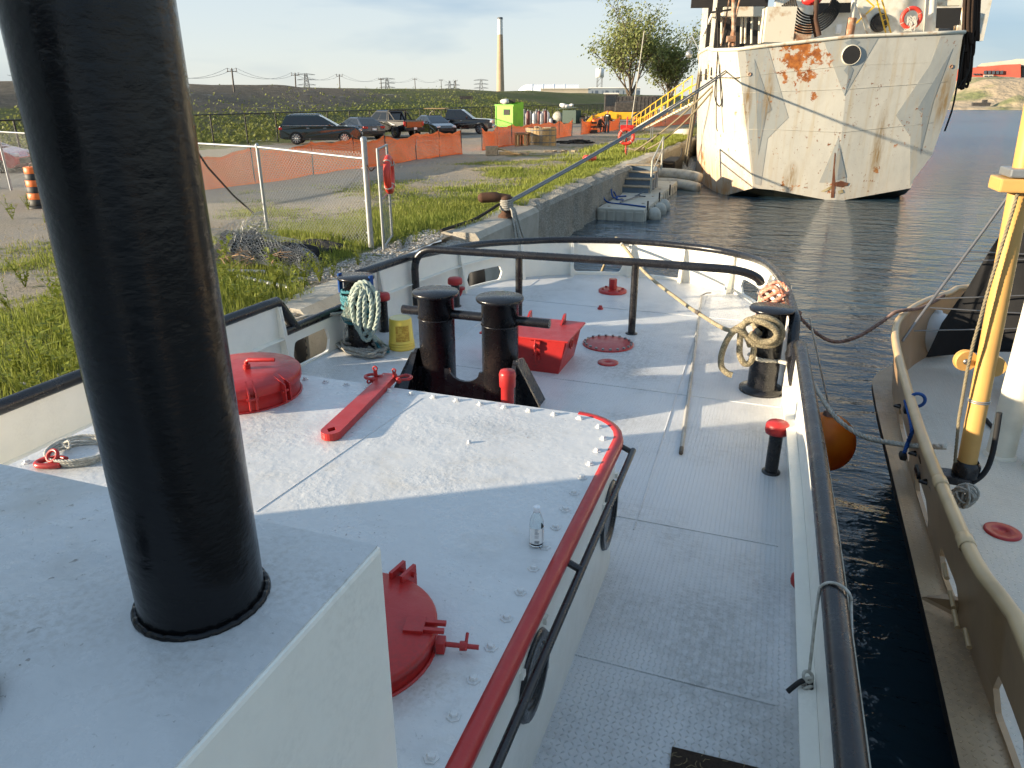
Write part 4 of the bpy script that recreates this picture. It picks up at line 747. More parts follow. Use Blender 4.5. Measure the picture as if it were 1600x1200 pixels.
tag(ty.build('tyre_fender', 'black_rubber'), 'black tyre fender showing through the freeing port at the port quarter', 'tyre')
# long pole on the after deck
pa, pb = G(1064, 708, DZ+0.015), G(1096, 462, DZ+0.015); po = thing('boat_pole', 'long grey pole with worn tip lying lengthwise on the tread plate deck', 'pole', pa, world=True); dd = (pb-pa).normalized()
MB().cyl(pa+dd*0.1, pb, 0.016, n=12).build('shaft', 'pole_grey', po); MB().cyl(pa, pa+dd*0.1, 0.017, n=12).cyl(pa-dd*0.01, pa, 0.012, n=10).build('tip', 'tape_dark', po); MB().tube([pb, pb+V(0.06, 0.1, 0.02), pb+V(0.12, 0.18, 0.01)], 0.008, 6).build('hook', 'tape_dark', po)
# stern line: over the rail, across the deck, round the starboard bollard
sl = thing('stern_line', 'thick beige line running from the stern rail to a knot on the starboard bollard', 'rope', bR, world=True)
p0 = S(962, 374, 11.72); pts = [V(p0.x-0.35, 12.25, 1.02), V(p0.x-0.12, 11.92, 1.55), p0+V(0, 0, 0.02), S(975, 385, 11.50), S(1010, 428, 10.4), S(1063, 470, 9.2), S(1100, 495, 8.4), S(1140, 516, 7.4), bR+V(-0.2, 0.10, 0.66), bR+V(-0.08, -0.15, 0.62)]
MB().tube(spline(pts, 8), 0.023, 9).build('standing_part', 'rope_beige', sl)
for k, (a, c) in enumerate(((2, 3), (5, 6))):
    q_ = Vector(pts[a]).lerp(Vector(pts[c]), 0.7); q2 = Vector(pts[a]).lerp(Vector(pts[c]), 0.82); MB().cyl(q_, q2, 0.026, n=9).build('tape_whipping', 'tape_dark' if k else 'pole_grey', sl)
def onR(px, py, off): return S(px, py, bR.y-off)
b = MB(); b.tube(spline([onR(1146, 516, 0.20), onR(1165, 505, 0.24), onR(1180, 497, 0.26), onR(1200, 497, 0.26), onR(1217, 507, 0.24), onR(1222, 523, 0.22), onR(1214, 536, 0.22), onR(1198, 540, 0.24), onR(1180, 536, 0.26), onR(1166, 525, 0.27), onR(1160, 512, 0.27), onR(1170, 500, 0.27), onR(1190, 503, 0.30), onR(1208, 512, 0.30), onR(1214, 524, 0.29), onR(1205, 533, 0.28), onR(1188, 533, 0.28), onR(1172, 521, 0.30)], 6), 0.031, 10)
b.build('bollard_knot', 'rope_braid', sl)
MB().tube(spline([onR(1172, 540, 0.22), onR(1164, 522, 0.28), onR(1150, 516, 0.30), onR(1138, 528, 0.30), onR(1128, 552, 0.30), onR(1127, 572, 0.32), onR(1136, 583, 0.34), onR(1144, 586, 0.34)], 6), 0.029, 10).build('hanging_tail', 'rope_braid', sl)
MB().tube(spline([onR(1158, 513, 0.27), onR(1156, 535, 0.29), onR(1156, 555, 0.30), onR(1163, 568, 0.30), onR(1172, 566, 0.28), onR(1177, 552, 0.26), onR(1178, 536, 0.25)], 6), 0.029, 10).build('hanging_loop', 'rope_braid', sl)
# white line from that bollard across to the tan boat
tag(MB().rope(spline([bR+V(-0.16, -0.06, 0.38), bR+V(-0.04, -0.17, 0.37), bR+V(0.12, -0.12, 0.36), V(0.36, 6.62, 1.66), L(1262, 585, 0.52), S(1300, 645, 6.2), S(1345, 680, 5.9), S(1400, 693, 5.55), S(1445, 697, 5.2), V(1.28, 5.05, 1.74)], 8), 0.021, n=6).build('breast_line', 'rope_white'), 'grey white rope sagging from the starboard bollard to the tan boat', 'rope')
# orange and brown line to the tan boat's bow
orr = thing('frayed_line', 'frayed orange and brown rope slung across the water to the tan boat bow', 'rope', bB, world=True)
b = MB()
for k in range(6): b.rope([bB+V(0.145*math.cos(a), 0.135*math.sin(a), 0.70+0.04*(k-2)+0.06*math.sin(a*2+k)) for a in [2*math.pi*j/24 for j in range(25)]], 0.022, n=5)
b.rope(spline([bB+V(-0.14, -0.10, 0.62), bB+V(-0.16, -0.16, 0.45), bB+V(-0.15, -0.16, 0.30)], 6), 0.022, n=5); b.rope(spline([bB+V(0.16, -0.08, 0.70), bB+V(0.06, -0.18, 0.55), bB+V(-0.04, -0.18, 0.34)], 6), 0.022, n=5); b.build('bollard_turns', 'rope_orange', orr)
rnd = random.Random(9); b = MB()
for k in range(110):
    a = rnd.uniform(0, 6.28); q0 = bB+V(0.15*math.cos(a), 0.15*math.sin(a), 0.70+rnd.uniform(-.1, .14)); b.tube([q0, q0+V(rnd.uniform(-.05, .05), rnd.uniform(-.05, .03), rnd.uniform(-.03, .05))], 0.0025, 4)
b.build('frayed_fibres', 'rope_white', orr)
MB().rope(spline([bB+V(0.14, 0, 0.66), V(0.42, 8.0, 1.78), S(1245, 490, 8.0), S(1275, 520, 8.0), S(1305, 534, 8.0), S(1340, 526, 8.0), S(1375, 505, 8.1), S(1402, 487, 8.25), S(1440, 481, 8.6), S(1475, 462, 9.3)], 10), 0.020, n=5).build('slung_part', 'rope_brown', orr)
# buoy fender
c = L(1289, 690, 0.80); bo = thing('buoy_fender', 'round orange inflatable buoy fender hanging between the two boats', 'fender', c, world=True)
MB().sphere(c, 0.295, 32, 20, (1, 1, 1.04)).build('ball', 'buoy_orange', bo); MB().lathe([(0.07, 0.27), (0.06, 0.33), (0.03, 0.35), (0, 0.35)], c, 16).build('eye_boss', 'rope_brown', bo); MB().tube([c+V(0, 0, 0.33), V(0.47, c.y, 1.90)], 0.010, 6).build('lanyard', 'rope_white', bo)
# lashing on the near rail
i_ = near(0.45, 2.05); zc_ = railz(i_)+0.02; xc = ed[i_].x-0.015; yl = L(1285, 1030, xc).y
ls = thing('rail_lashing', 'thin pale cord looped over the near black rail and knotted below', 'cord', (xc, yl, zc_), world=True)
arch = [V(xc+(RR+0.007)*math.cos(a), yl-0.02*math.cos(a), zc_+(RR+0.007)*math.sin(a)) for a in [rad(180-12*k) for k in range(16)]]
MB().tube(spline([V(xc-RR-0.004, yl-0.10, zc_-0.32), V(xc-RR-0.010, yl-0.03, zc_-0.10)]+arch+[V(xc+RR+0.015, yl-0.25, zc_-0.10), V(xc+RR+0.02, yl-0.9, zc_-0.14)], 3), 0.0068, 7).build('loop', 'rope_white', ls)
k0 = V(xc-RR-0.008, yl-0.12, zc_-0.34); b = MB()
for k in range(3): b.torus(k0+V(0, -0.01*k, -0.02*k), 0.022, 0.0075, 14, 6, Matrix.Rotation(0.6+k*0.9, 3, 'X') @ Matrix.Rotation(0.5, 3, 'Y'))
b.build('knot', 'rope_white', ls); MB().tube(spline([k0+V(0, 0, -0.02), k0+V(-0.03, -0.03, -0.01), k0+V(-0.075, -0.06, -0.05)], 5), 0.011, 8).tube(spline([k0+V(0.01, 0, -0.02), k0+V(0.02, -0.04, -0.06), k0+V(0.03, -0.05, -0.14)], 5), 0.013, 8).build('rubber_tail', 'black_rubber', ls)
# door mat near our feet
b = MB(); q0 = G(1050, 1168, DZ+0.012); ux = (G(1180, 1200, DZ+0.012)-q0).normalized(); uy = V(ux.y, -ux.x, 0)
mt = thing('door_mat', 'dark brown fibre mat lying on the side deck at the bottom edge', 'mat', q0, world=True); b.slab([q0-V(0, 0, .011), q0+ux*0.6-V(0, 0, .011), q0+ux*0.6+uy*0.4-V(0, 0, .011), q0+uy*0.4-V(0, 0, .011)], V(0, 0, 0.018)); b.build('pile', 'mat_brown', mt)
rnd = random.Random(5); b = MB()
for k in range(26): q_ = q0+ux*rnd.uniform(0.0, 0.35)+uy*rnd.uniform(0, 0.1)+V(0, 0, 0.010); a = rnd.uniform(0, 6.28); b.tube([q_, q_+V(0.02*math.cos(a), 0.02*math.sin(a), 0.003), q_+V(0.035*math.cos(a+0.4), 0.035*math.sin(a+0.4), 0.001)], 0.0011, 4)
tag(b.build('straw_bits', 'straw', mt), kind='stuff')
# wire strop with red hook at the forward port corner of the roof
p_ = G(128, 712, CZ); ws = thing('wire_strop', 'coiled pale wire rope strop with red hook on the left of the roof', 'wire rope', p_, world=True)
b = MB()
for k in range(4): b.rope([p_+V((0.135+0.008*k)*math.cos(a)*1.15, (0.135+0.006*k)*math.sin(a), 0.012+0.011*k+0.006*math.sin(2*a+k)) for a in [2*math.pi*j/40 for j in range(41)]], 0.0085, n=5)
b.build('coil', 'rope_white', ws)
b = MB(); q_ = G(102, 700, CZ+0.03); b.rope(spline([p_+V(-0.13, 0.04, 0.04), p_+V(-0.16, 0.02, 0.04), q_+V(0.03, 0, 0.0), q_+V(0, 0.03, 0.03), q_+V(-0.05, 0.02, 0), q_+V(-0.05, -0.02, 0.0)], 6), 0.008, n=5); b.build('eye', 'rope_white', ws)
q_ = G(82, 724, CZ+0.02); Rz = Matrix.Rotation(rad(15), 3, 'Z'); b = MB(); b.tube(spline([q_+Rz @ V(0.07, 0.02, 0.02), q_+Rz @ V(0.02, 0.035, 0.02), q_+Rz @ V(-0.05, 0.03, 0.01), q_+Rz @ V(-0.085, 0.0, 0.0), q_+Rz @ V(-0.06, -0.03, 0.0), q_+Rz @ V(0.0, -0.03, 0.0), q_+Rz @ V(0.055, -0.015, 0.0)], 5), [0.012]*10+[0.016]*21, 8); b.torus(q_+V(0.0, 0.01, 0.04), 0.032, 0.010, 18, 8, Matrix.Rotation(0.9, 3, 'X')); b.build('hook', 'red_steel', ws)
# ================================================================== TAN WORKBOAT ALONGSIDE
TZ, TR = 1.10, 1.76
tb = thing('workboat', 'tan workboat with cream tread deck and yellow mast moored at right', 'workboat', (3.4, 4, 0), world=True)
rp = [G(x, y, TR) for x, y in ((1600, 1010), (1565, 945), (1520, 880), (1480, 790), (1440, 690), (1418, 620), (1402, 560), (1396, 525), (1400, 503), (1415, 487), (1440, 472), (1480, 458), (1530, 448))]
rp = [V(1.18, -4, TR), V(1.15, 0, TR)]+rp+[V(4.4, 10.3, TR), V(5.6, 9.4, TR), V(6.3, 7.8, TR), V(6.6, 5, TR), V(6.6, 0, TR), V(6.6, -4, TR)]
R0 = spline(rp, 14); R1 = [R0[0]]
for p_ in R0[1:]:
    while (p_-R1[-1]).length > 0.05: R1.append(R1[-1]+(p_-R1[-1]).normalized()*0.05)
NR = len(R1)
def out2(i):
    t_ = R1[min(i+2, NR-1)]-R1[max(i-2, 0)]; return Vector((-t_.y, t_.x, 0)).normalized()
bpx = [G(x, y, TZ) for x, y in ((1575, 1180), (1520, 1030), (1470, 900), (1430, 770), (1403, 660), (1391, 595))]
btab = [(p.y, p.x) for p in bpx]
def base2(i):
    r_ = R1[i]; o = out2(i); w = min(1, max(0, (8.6-r_.y)/1.2)) if r_.x < 3 else 0.0
    bx_ = lerpt(btab, r_.y) if r_.y > btab[0][0] else btab[0][1]
    a = V(bx_, r_.y, TZ); c = V(r_.x, r_.y, TZ)-o*0.10; return c.lerp(a, w)
opx = [G(x, y, TZ-0.01) for x, y in ((1500, 1200), (1455, 1000), (1420, 850), (1388, 715), (1370, 640), (1361, 590), (1362, 550))]
otab = [(p.y, p.x) for p in opx]
def outer2(i):
    r_ = R1[i]; o = out2(i); w = min(1, max(0, (8.9-r_.y)/0.9)) if r_.x < 3 else 0.0
    a = V(lerpt(otab, r_.y), r_.y, TZ-0.01); c = base2(i)+o*0.10; return V(c.x, c.y, TZ-0.01).lerp(a, w)
prt = []
for (a, c, lo, hi) in (((1405, 652), (1421, 712), 0.04, 0.26), ((1427, 748), (1446, 812), 0.04, 0.26), ((1468, 875), (1492, 945), 0.03, 0.24), ((1540, 1082), (1600, 1210), 0.03, 0.26)):
    s0, s1 = G(*a, TZ+0.12).y, G(*c, TZ+0.12).y; prt.append((min(s0, s1), max(s0, s1), lo, hi))
def gap2(i):
    r_ = R1[i]
    if r_.x < 2.2:
        for a, c, lo, hi in prt:
            if a <= r_.y <= c:
                d = min(r_.y-a, c-r_.y); e = 0.0 if d >= 0.05 else 0.05-math.sqrt(max(0, 0.0025-(0.05-d)**2)); return lo+e, hi-e
    return 0.14, 0.14
b = MB(); TK = 0.03
def bw(i, z, off):
    q0, q1 = base2(i), R1[i]; t_ = z/(TR-TZ); p = q0.lerp(V(q1.x, q1.y, TR), t_); return p-out2(i)*off
for off in (0.0, TK):
    vs = []
    for i in range(NR):
        lo, hi = gap2(i)
        for z in (-0.004, lo, hi, TR-TZ-0.03): vs.append(bw(i, z, off))
    b.add(vs, [(i*4+k, i*4+k+1, i*4+5+k, i*4+4+k) for i in range(NR-1) for k in (0, 2)], True)
for i in range(NR-1):
    la, ha = gap2(i); lb_, hb = gap2(i+1)
    if ha > la or hb > lb_:
        for z0, z1 in ((la, lb_), (ha, hb)): b.add([bw(i, z0, 0), bw(i+1, z1, 0), bw(i+1, z1, TK), bw(i, z0, TK)], [(0, 1, 2, 3)])
b.build('bulwark', 'tan_hull', tb)
for i0, i1 in ((0, NR-1),): MB().tube([R1[i]-out2(i)*0.015 for i in range(i0, i1, 3)], 0.036, 12).build('cap_rail', 'tan_pipe', tb)
for i in [j for j in range(NR) if R1[j].x < 2.2 and any(abs(R1[j].y-q_) < 0.026 for q_ in (L(1512, 865, 1.17).y, 4.45))]: MB().lathe([(0.038, -0.05), (0.042, -0.045), (0.042, 0.045), (0.038, 0.05)], R1[i]-out2(i)*0.015, 16, Matrix.Rotation(math.pi/2, 3, 'X')).build('rail_sleeve', 'tan_pipe', tb)
b = MB(); vs = []
for i in range(NR): q0, q1 = base2(i), outer2(i); vs += [q0, q1, q1-V(0, 0, 0.05), q1-out2(i)*0.02-V(0, 0, 0.12), V(q1.x, q1.y, -0.4)-out2(i)*0.55]
b.add(vs, [(i*5+k, i*5+k+1, i*5+6+k, i*5+5+k) for i in range(NR-1) for k in (1, 2, 3)], True); b.build('hull', 'ship_dark', tb)
MB().add(vs, [(i*5, i*5+1, i*5+6, i*5+5) for i in range(NR-1)]).build('side_walk', 'tan_plate', tb)
b = MB(); b.add([base2(i)-out2(i)*TK+V(0, 0, 0.002) for i in range(0, NR, 2)], [tuple(range(len(range(0, NR, 2))))]); b.build('deck', 'cream_plate', tb)
# gate in the bulwark: hinges and a fold-out step
for px, py in ((1478, 890), (1488, 935), (1494, 965), (1512, 995)):
    p_ = L(px, py, 1.22); MB().cyl((p_.x, p_.y-0.06, p_.z-0.02), (p_.x, p_.y+0.06, p_.z), 0.014, n=10).build('hinge', 'tan_pipe', tb)
p_ = G(1470, 950, TZ); MB().slab([V(p_.x-0.10, p_.y+0.02, TZ+0.02), V(p_.x+0.12, p_.y-0.13, TZ+0.02), V(p_.x+0.10, p_.y-0.15, TZ+0.16), V(p_.x+0.02, p_.y-0.02, TZ+0.10)], V(0.0, 0.012, 0.012)).build('fold_step', 'tan_hull', tb)
# black fairleads and clips on the outside
for px, py, s_ in ((1443, 715, 1), (1461, 760, 1), (1417, 640, 0.8)):
    p_ = L(px, py, 1.20); MB().bev(p_, (0.05, 0.10*s_, 0.07*s_), 0.015).tube([p_+V(-0.05, -0.02, 0.02), p_+V(-0.09, 0.0, 0.02), p_+V(-0.05, 0.03, 0.02)], 0.012, 8).build('fairlead', 'black_steel', tb)
p_ = L(1500, 838, 1.20); MB().bev(p_, (0.03, 0.08, 0.02), 0.006).build('cleat', 'black_steel', tb)
# yellow mast with foot bracket, sheave block, hose
m0, m1 = V(1.50, 5.30, 1.44), V(1.40, 5.30, 3.40); mdir = (m1-m0).normalized(); m2 = m0+mdir*3.6
mast = MB().cyl(m0+mdir*0.1, m2, 0.060, n=28).build('mast', 'yellow_mast', tb)
MB().lathe([(0.085, 0), (0.085, 0.08), (0.066, 0.11)], m0, 24).bev(m0+V(-0.14, -0.02, -0.02), (0.34, 0.16, 0.06), 0.02).build('mast_foot', 'black_steel', tb)
q_ = m0+mdir*1.98; MB().bev(q_+V(-0.02, 0, 0), (0.24, 0.28, 0.08), 0.012).build('mast_collar', 'yellow_mast', mast); MB().bev(q_+V(0.0, 0, 0.07), (0.2, 0.26, 0.05), 0.01).build('collar_pad', 'galvanised', mast)
q_ = m0+mdir*0.83+V(-0.12, 0.02, 0); sh = MB().lathe([(0.0, -0.025), (0.068, -0.025), (0.072, -0.01), (0.055, 0.0), (0.072, 0.01), (0.068, 0.025), (0, 0.025)], q_, 28, Matrix.Rotation(math.pi/2, 3, 'X') @ Matrix.Rotation(0.3, 3, 'Y'), smooth=False).build('sheave', 'yellow_mast', mast)
MB().lathe([(0.0, -0.025), (0.07, -0.025), (0.07, 0.025), (0, 0.025)], q_+V(0.17, 0.0, -0.02), 24, Matrix.Rotation(math.pi/2, 3, 'X'), smooth=False).build('cheek_plate', 'yellow_mast', mast); MB().lathe([(0.018, -0.045), (0.018, 0.045), (0, 0.045)], q_, 12, Matrix.Rotation(math.pi/2, 3, 'X')).build('sheave_pin', 'stainless', sh)
MB().tube([m0+mdir*0.55+V(0.064*math.cos(a), 0.064*math.sin(a), 0.012*a/6.28) for a in [0.4*k for k in range(34)]], 0.005, 5).build('wire_lashing', 'galvanised', mast)
MB().tube(spline([m0+V(0.10, -0.02, 0.5), m0+V(0.12, -0.03, 0.2), m0+V(0.10, -0.03, 0.04), m0+V(0.02, -0.04, -0.06)], 8), 0.018, 8).build('hose', 'black_rubber', mast)
tag(MB().rope([S(1492, 722, 5.25), S(1498, 655, 5.25), S(1512, 575, 5.22), S(1520, 540, 5.2), S(1548, 440, 5.2), S(1582, 330, 5.2), S(1592, 296, 5.2)], 0.011, n=5).build('halyard', 'rope_tan'), 'thin worn halyard running up beside the yellow mast', 'rope')
# ivory pillars, tan coaming, red deck plug, stainless rails
def pillar(px, py, r, h): p_ = G(px, py, TZ); return MB().cyl((p_.x, p_.y, TZ), (p_.x-0.02, p_.y, TZ+h), r, n=28).lathe([(r+0.02, 0), (r+0.015, 0.02), (r, 0.03)], (p_.x, p_.y, TZ), 28).build('pillar', 'ivory', tb)
pillar(1562, 712, 0.105, 2.6); pillar(1628, 735, 0.12, 2.6)
p_ = G(1560, 640, TZ); MB().bev((p_.x+0.62, p_.y+0.25, TZ+0.30), (0.9, 0.75, 0.6), 0.03).build('winch_coaming', 'tan_hull', tb)
MB().tube(spline([G(1540, 655, TZ+0.02), G(1552, 668, TZ+0.02), G(1572, 676, TZ+0.02), G(1590, 668, TZ+0.02)], 8), 0.018, 8).build('deck_hose', 'black_rubber', tb)
p_ = G(1566, 832, TZ); MB().lathe([(0.115, 0.002), (0.115, 0.014), (0.10, 0.018), (0.03, 0.018), (0.03, 0.010), (0, 0.010)], p_, 36).build('deck_plug', 'red_steel', tb)
SR = 8.6
def st(px, py, s_=SR): return S(px, py, s_)
ra = MB().tube([st(1410, 533, 8.05), st(1437, 495, 8.2), st(1537, 360, 8.5), st(1590, 286, 8.6), st(1618, 262, 8.6)], 0.015, 10).build('stair_stringer', 'stainless', tb)
for a, c in (((1515, 393), (1640, 399)), ((1505, 408), (1640, 404)), ((1460, 467), (1640, 460)), ((1453, 481), (1640, 492)), ((1428, 517), (1640, 512))): MB().tube([st(*a), st(*c)], 0.008, 7).build('guard_wire', 'stainless', ra)
# things lying about the tan boat
cv = [st(1446, 556, 8.75), st(1472, 505, 8.7), st(1512, 455, 8.75), st(1548, 390, 8.7), st(1582, 332, 8.75), st(1660, 250, 8.7), st(1660, 545, 8.75), st(1560, 548, 8.72), st(1500, 555, 8.78)]
b = MB(); bm3 = bmesh.new(); vs_ = [bm3.verts.new(p) for p in cv]; bm3.faces.new(vs_); bmesh.ops.triangulate(bm3, faces=bm3.faces[:]); bmesh.ops.subdivide_edges(bm3, edges=bm3.edges[:], cuts=7, use_grid_fill=True); bm3.verts.index_update()
top = [q_.co+V(0, 0.05*math.sin(q_.co.x*5+q_.co.z*2)+0.03*noise.noise(q_.co*3), 0) for q_ in bm3.verts]; fs = [[q_.index for q_ in f.verts] for f in bm3.faces]; bm3.free()
b.add(top, fs, True); b.add([p+V(0, 0.012, 0) for p in top], [f[::-1] for f in fs], True); tag(b.build('canvas_dodger', 'black_canvas', norm=False), 'black canvas dodger laced to the stainless rails of the tan boat', 'canvas')
p_ = G(1452, 552, TZ); fd = thing('ball_fender', 'white ball fender sitting inside the tan boat bow', 'fender', V(p_.x, p_.y, TZ), world=True); MB().sphere(V(p_.x, p_.y, TZ+0.25), 0.24, 24, 14, (1, 1, 1.05)).build('ball', 'fiberglass', fd); MB().lathe([(0.05, 0), (0.04, 0.03), (0, 0.04)], V(p_.x, p_.y, TZ+0.49), 12).build('eye_boss', 'paper_white', fd)
p_ = L(1428, 665, 1.18); bt_ = thing('blue_lanyard', 'blue rope lanyard tied over the tan rail with black clip end', 'rope', p_, world=True)
q0 = L(1430, 640, 1.22); MB().torus(V(q0.x, q0.y, TR-0.005), 0.052, 0.013, 20, 8, Matrix.Rotation(math.pi/2, 3, 'X')).build('loop', 'rope_blue', bt_)
MB().rope(spline([V(1.14, q0.y, TR-0.02), L(1425, 668, 1.12), L(1419, 690, 1.12), L(1413, 708, 1.10)], 6), 0.015, n=5).build('tail', 'rope_blue', bt_); q1 = L(1411, 712, 1.10); MB().bev(q1, (0.05, 0.09, 0.05), 0.02).build('clip', 'black_rubber', bt_)
p_ = L(1506, 775, 1.42); b = MB(); rnd = random.Random(3)
for k in range(14): b.torus(p_+V(rnd.uniform(-.02, .02), rnd.uniform(-.02, .02), rnd.uniform(-.03, .03)), 0.05+0.02*rnd.random(), 0.008, 16, 5, Matrix.Rotation(rnd.uniform(0, 3), 3, 'X') @ Matrix.Rotation(rnd.uniform(0, 3), 3, 'Y'))
tag(b.build('monkey_fist', 'rope_grey'), 'grey knotted rope ball hanging inside the tan rail below the mast', 'rope ball')
# ================================================================== OLD WHITE SHIP, end on, further along the quay
SA, SRt, SO = V(-0.242, 0.970, 0), V(0.970, 0.242, 0), V(1.9, 33.45, 0)
def SH(px, py, t): return PL(px, py, SO+SA*t, SA)              # on the ship, t metres in from the corner line
def SP(u, t, z): return SO+SRt*u+SA*t+V(0, 0, z)
ship = thing('old_ship', 'rusty cream ship with grey dazzle triangles moored end on to the camera', 'ship', SO, world=True)
Cb, Ct = SH(1305, 315, -0.22), SH(1330, 58, -0.30)
Lb, Rb = SH(1177, 291, -0.05), SH(1423, 294, 0.0)
nL = (Ct-Cb).cross(Lb-Cb).normalized(); nR = (Ct-Cb).cross(Rb-Cb).normalized()
if nL.y > 0: nL = -nL
if nR.y > 0: nR = -nR
Lt = PL(1152, 78, Cb, nL); Rt = PL(1507, 51, Cb, nR)
def onhull(px, py, off=0.0):
    xc = 1330+(py-58)*(1305-1330)/(314-58)
    n_ = nL if px < xc else nR; return PL(px, py, Cb, n_)+n_*off
RUST = [(tuple(onhull(1248, 88)), 1.15), (tuple(onhull(1232, 78)), 0.9), (tuple(onhull(1266, 92)), 0.9), (tuple(onhull(1262, 115)), 0.55), (tuple(onhull(1272, 150)), 0.22), (tuple(onhull(1225, 294)), 0.42), (tuple(onhull(1372, 262)), 0.28), (tuple(onhull(1308, 292)), 0.4), (tuple(onhull(1378, 96)), 0.16), (tuple(onhull(1205, 158)), 0.16), (tuple(SP(-4.4, 6, 1.0)), 1.8), (tuple(SP(-4.5, 3, 5.0)), 0.7)]
STREAKS = [(tuple(onhull(1372, 230)), 0.28, 1.9), (tuple(onhull(1235, 280)), 0.35, 0.8), (tuple(onhull(1200, 150)), 0.25, 1.2), (tuple(onhull(1167, 165)), 0.22, 1.25), (tuple(onhull(1474, 155)), 0.36, 1.35), (tuple(onhull(1150, 250)), 0.3, 1.0)]
shippaint('ship_cream', (0.57, 0.54, 0.455)); shippaint('ship_grey', (0.385, 0.39, 0.355)); shippaint('ship_blue', (0.25, 0.275, 0.275))
# plating as a grid from the far port side round the bow to the far starboard side
plan = []                                                       # (bottom, top) pairs
for t_, ub, ut in ((46, 1.6, 1.2), (40, 0.5, 0.1), (32, -0.65, -1.1), (24, -1.8, -2.2), (16, -2.95, -3.4), (9, -3.85, -4.35), (5, -4.1, -4.7), (2.6, -4.05, -4.85)): plan.append((SP(ub, t_, -0.3), SP(ut, t_, Lt.z+0.15+t_*0.02)))
lb2 = Lb+(Lb-Cb).normalized()*0.25
for f_ in (0.0, 0.33, 0.66, 1.0):
    a = SP(-3.9, 1.3, 0.1).lerp(Lb, f_); k_ = f_*f_; plan.append((V(a.x, a.y, -0.1+0.52*f_), SP(-4.85, 1.2, Lt.z+0.05).lerp(Lt, f_)))
for f_ in (0.25, 0.5, 0.75, 1.0): plan.append((Lb.lerp(Cb, f_), Lt.lerp(Ct, f_)))
for f_ in (0.25, 0.5, 0.75, 1.0): plan.append((Cb.lerp(Rb, f_), Ct.lerp(Rt, f_)))
for t_, ub, ut in ((1.2, 3.75, 4.75), (4, 3.95, 5.0), (9, 4.1, 5.1), (20, 4.0, 5.0), (35, 3.2, 3.8), (46, 1.6, 1.2)): plan.append((SP(ub, t_, -0.3 if t_ > 2 else 0.1), SP(ut, t_, Rt.z+0.02*t_)))
b = MB(); NV = 9; vs = [lo.lerp(hi, k/(NV-1)) for lo, hi in plan for k in range(NV)]
b.add(vs, [(j*NV+k, j*NV+k+1, (j+1)*NV+k+1, (j+1)*NV+k) for j in range(len(plan)-1) for k in range(NV-1)], False); hull = b.build('hull_plating', 'ship_cream', ship)
b = MB(); lo = [p for p, _ in plan][8:24]; c_ = SP(0, 6, -0.8); vs = lo+[p.lerp(c_, 0.35)-V(0, 0, 0.65) for p in lo]; n = len(lo); b.add(vs, [(i, i+1, n+i+1, n+i) for i in range(n-1)]); b.build('bilge', 'bilge', ship)
b = MB(); b.add([hi-V(0, 0, 1.0) for _, hi in plan], [tuple(range(len(plan)))]); b.build('weather_deck', 'ship_white', ship)
b = MB(); b.tube([hi+V(0, 0, 0.02) for _, hi in plan], 0.07, 8); b.build('bulwark_cap', 'ship_stained', ship)
for z_ in (0.44, 0.70): MB().tube([l_.lerp(h_, z_)-V(0, 0.01, 0) for l_, h_ in plan[8:22]], 0.007, 5).build('plate_seam', 'ship_cream', ship)
# dazzle paint: thin flat shapes on the two faces
def clip(poly, left):
    out = []; f = lambda p: ((1330+(p[1]-58)*(-25/256.0))-p[0])*(1 if left else -1)
    for i in range(len(poly)):
        a, c = poly[i-1], poly[i]; fa, fc = f(a), f(c)
        if (fa < 0) != (fc < 0): t_ = fa/(fa-fc); out.append((a[0]+(c[0]-a[0])*t_, a[1]+(c[1]-a[1])*t_))
        if fc >= 0: out.append(c)
    return out
def dazzle(zp, m, off):
    poly = [(1040+x*0.35, y*0.35) for x, y in zp]
    for left in (True, False):
        q_ = clip(poly, left)
        if len(q_) > 2:
            n_ = nL if left else nR; P = [PL(x, y, Cb, n_)+n_*off for x, y in q_]; MB().slab(P, n_*0.004).build('dazzle_patch', m, hull)
dazzle([(352, 205), (452, 194), (548, 525), (455, 618), (425, 828), (398, 822), (372, 600), (370, 330)], 'ship_grey', 0.004)
dazzle([(396, 262), (474, 490), (449, 508), (413, 692)], 'ship_blue', 0.012)
dazzle([(705, 182), (955, 160), (798, 428)], 'ship_grey', 0.004)
dazzle([(798, 190), (833, 173), (866, 187), (836, 215)], 'ship_blue', 0.012); dazzle([(795, 315), (818, 283), (838, 312), (820, 345)], 'ship_blue', 0.012); dazzle([(818, 320), (838, 312), (798, 428)], 'ship_blue', 0.011)
dazzle([(772, 612), (808, 815), (685, 815)], 'ship_grey', 0.004); dazzle([(772, 640), (805, 790), (745, 810)], 'ship_blue', 0.012)
dazzle([(1232, 150), (1328, 147), (1290, 400), (1190, 690), (1090, 825), (1092, 610), (1027, 515), (1180, 290)], 'ship_grey', 0.004)
dazzle([(1282, 215), (1195, 450), (1135, 690), (1145, 505), (1123, 485)], 'ship_blue', 0.012)
def streak(pts, m):                                              # rust run below a scupper
    n_ = nL if pts[0][0] < 1320 else nR; MB().slab([PL(x, y, Cb, n_)+n_*0.018 for x, y in pts], n_*0.003).build('rust_run', m, hull)
simple('rust_run', (0.30, 0.20, 0.07), 0.8, col2=(0.46, 0.38, 0.22), ns=3, thr=(0.4, 0.6)); simple('rust_dark', (0.13, 0.045, 0.02), 0.85, col2=(0.22, 0.10, 0.05), ns=4)
STR0 = ([(1169, 120), (1173, 120), (1172, 150), (1167, 190), (1167, 200), (1161, 200), (1162, 165)], 'rust_run'); STR1 = ([(1484, 108), (1489, 108), (1482, 140), (1468, 185), (1461, 205), (1463, 185), (1472, 150)], 'rust_run')
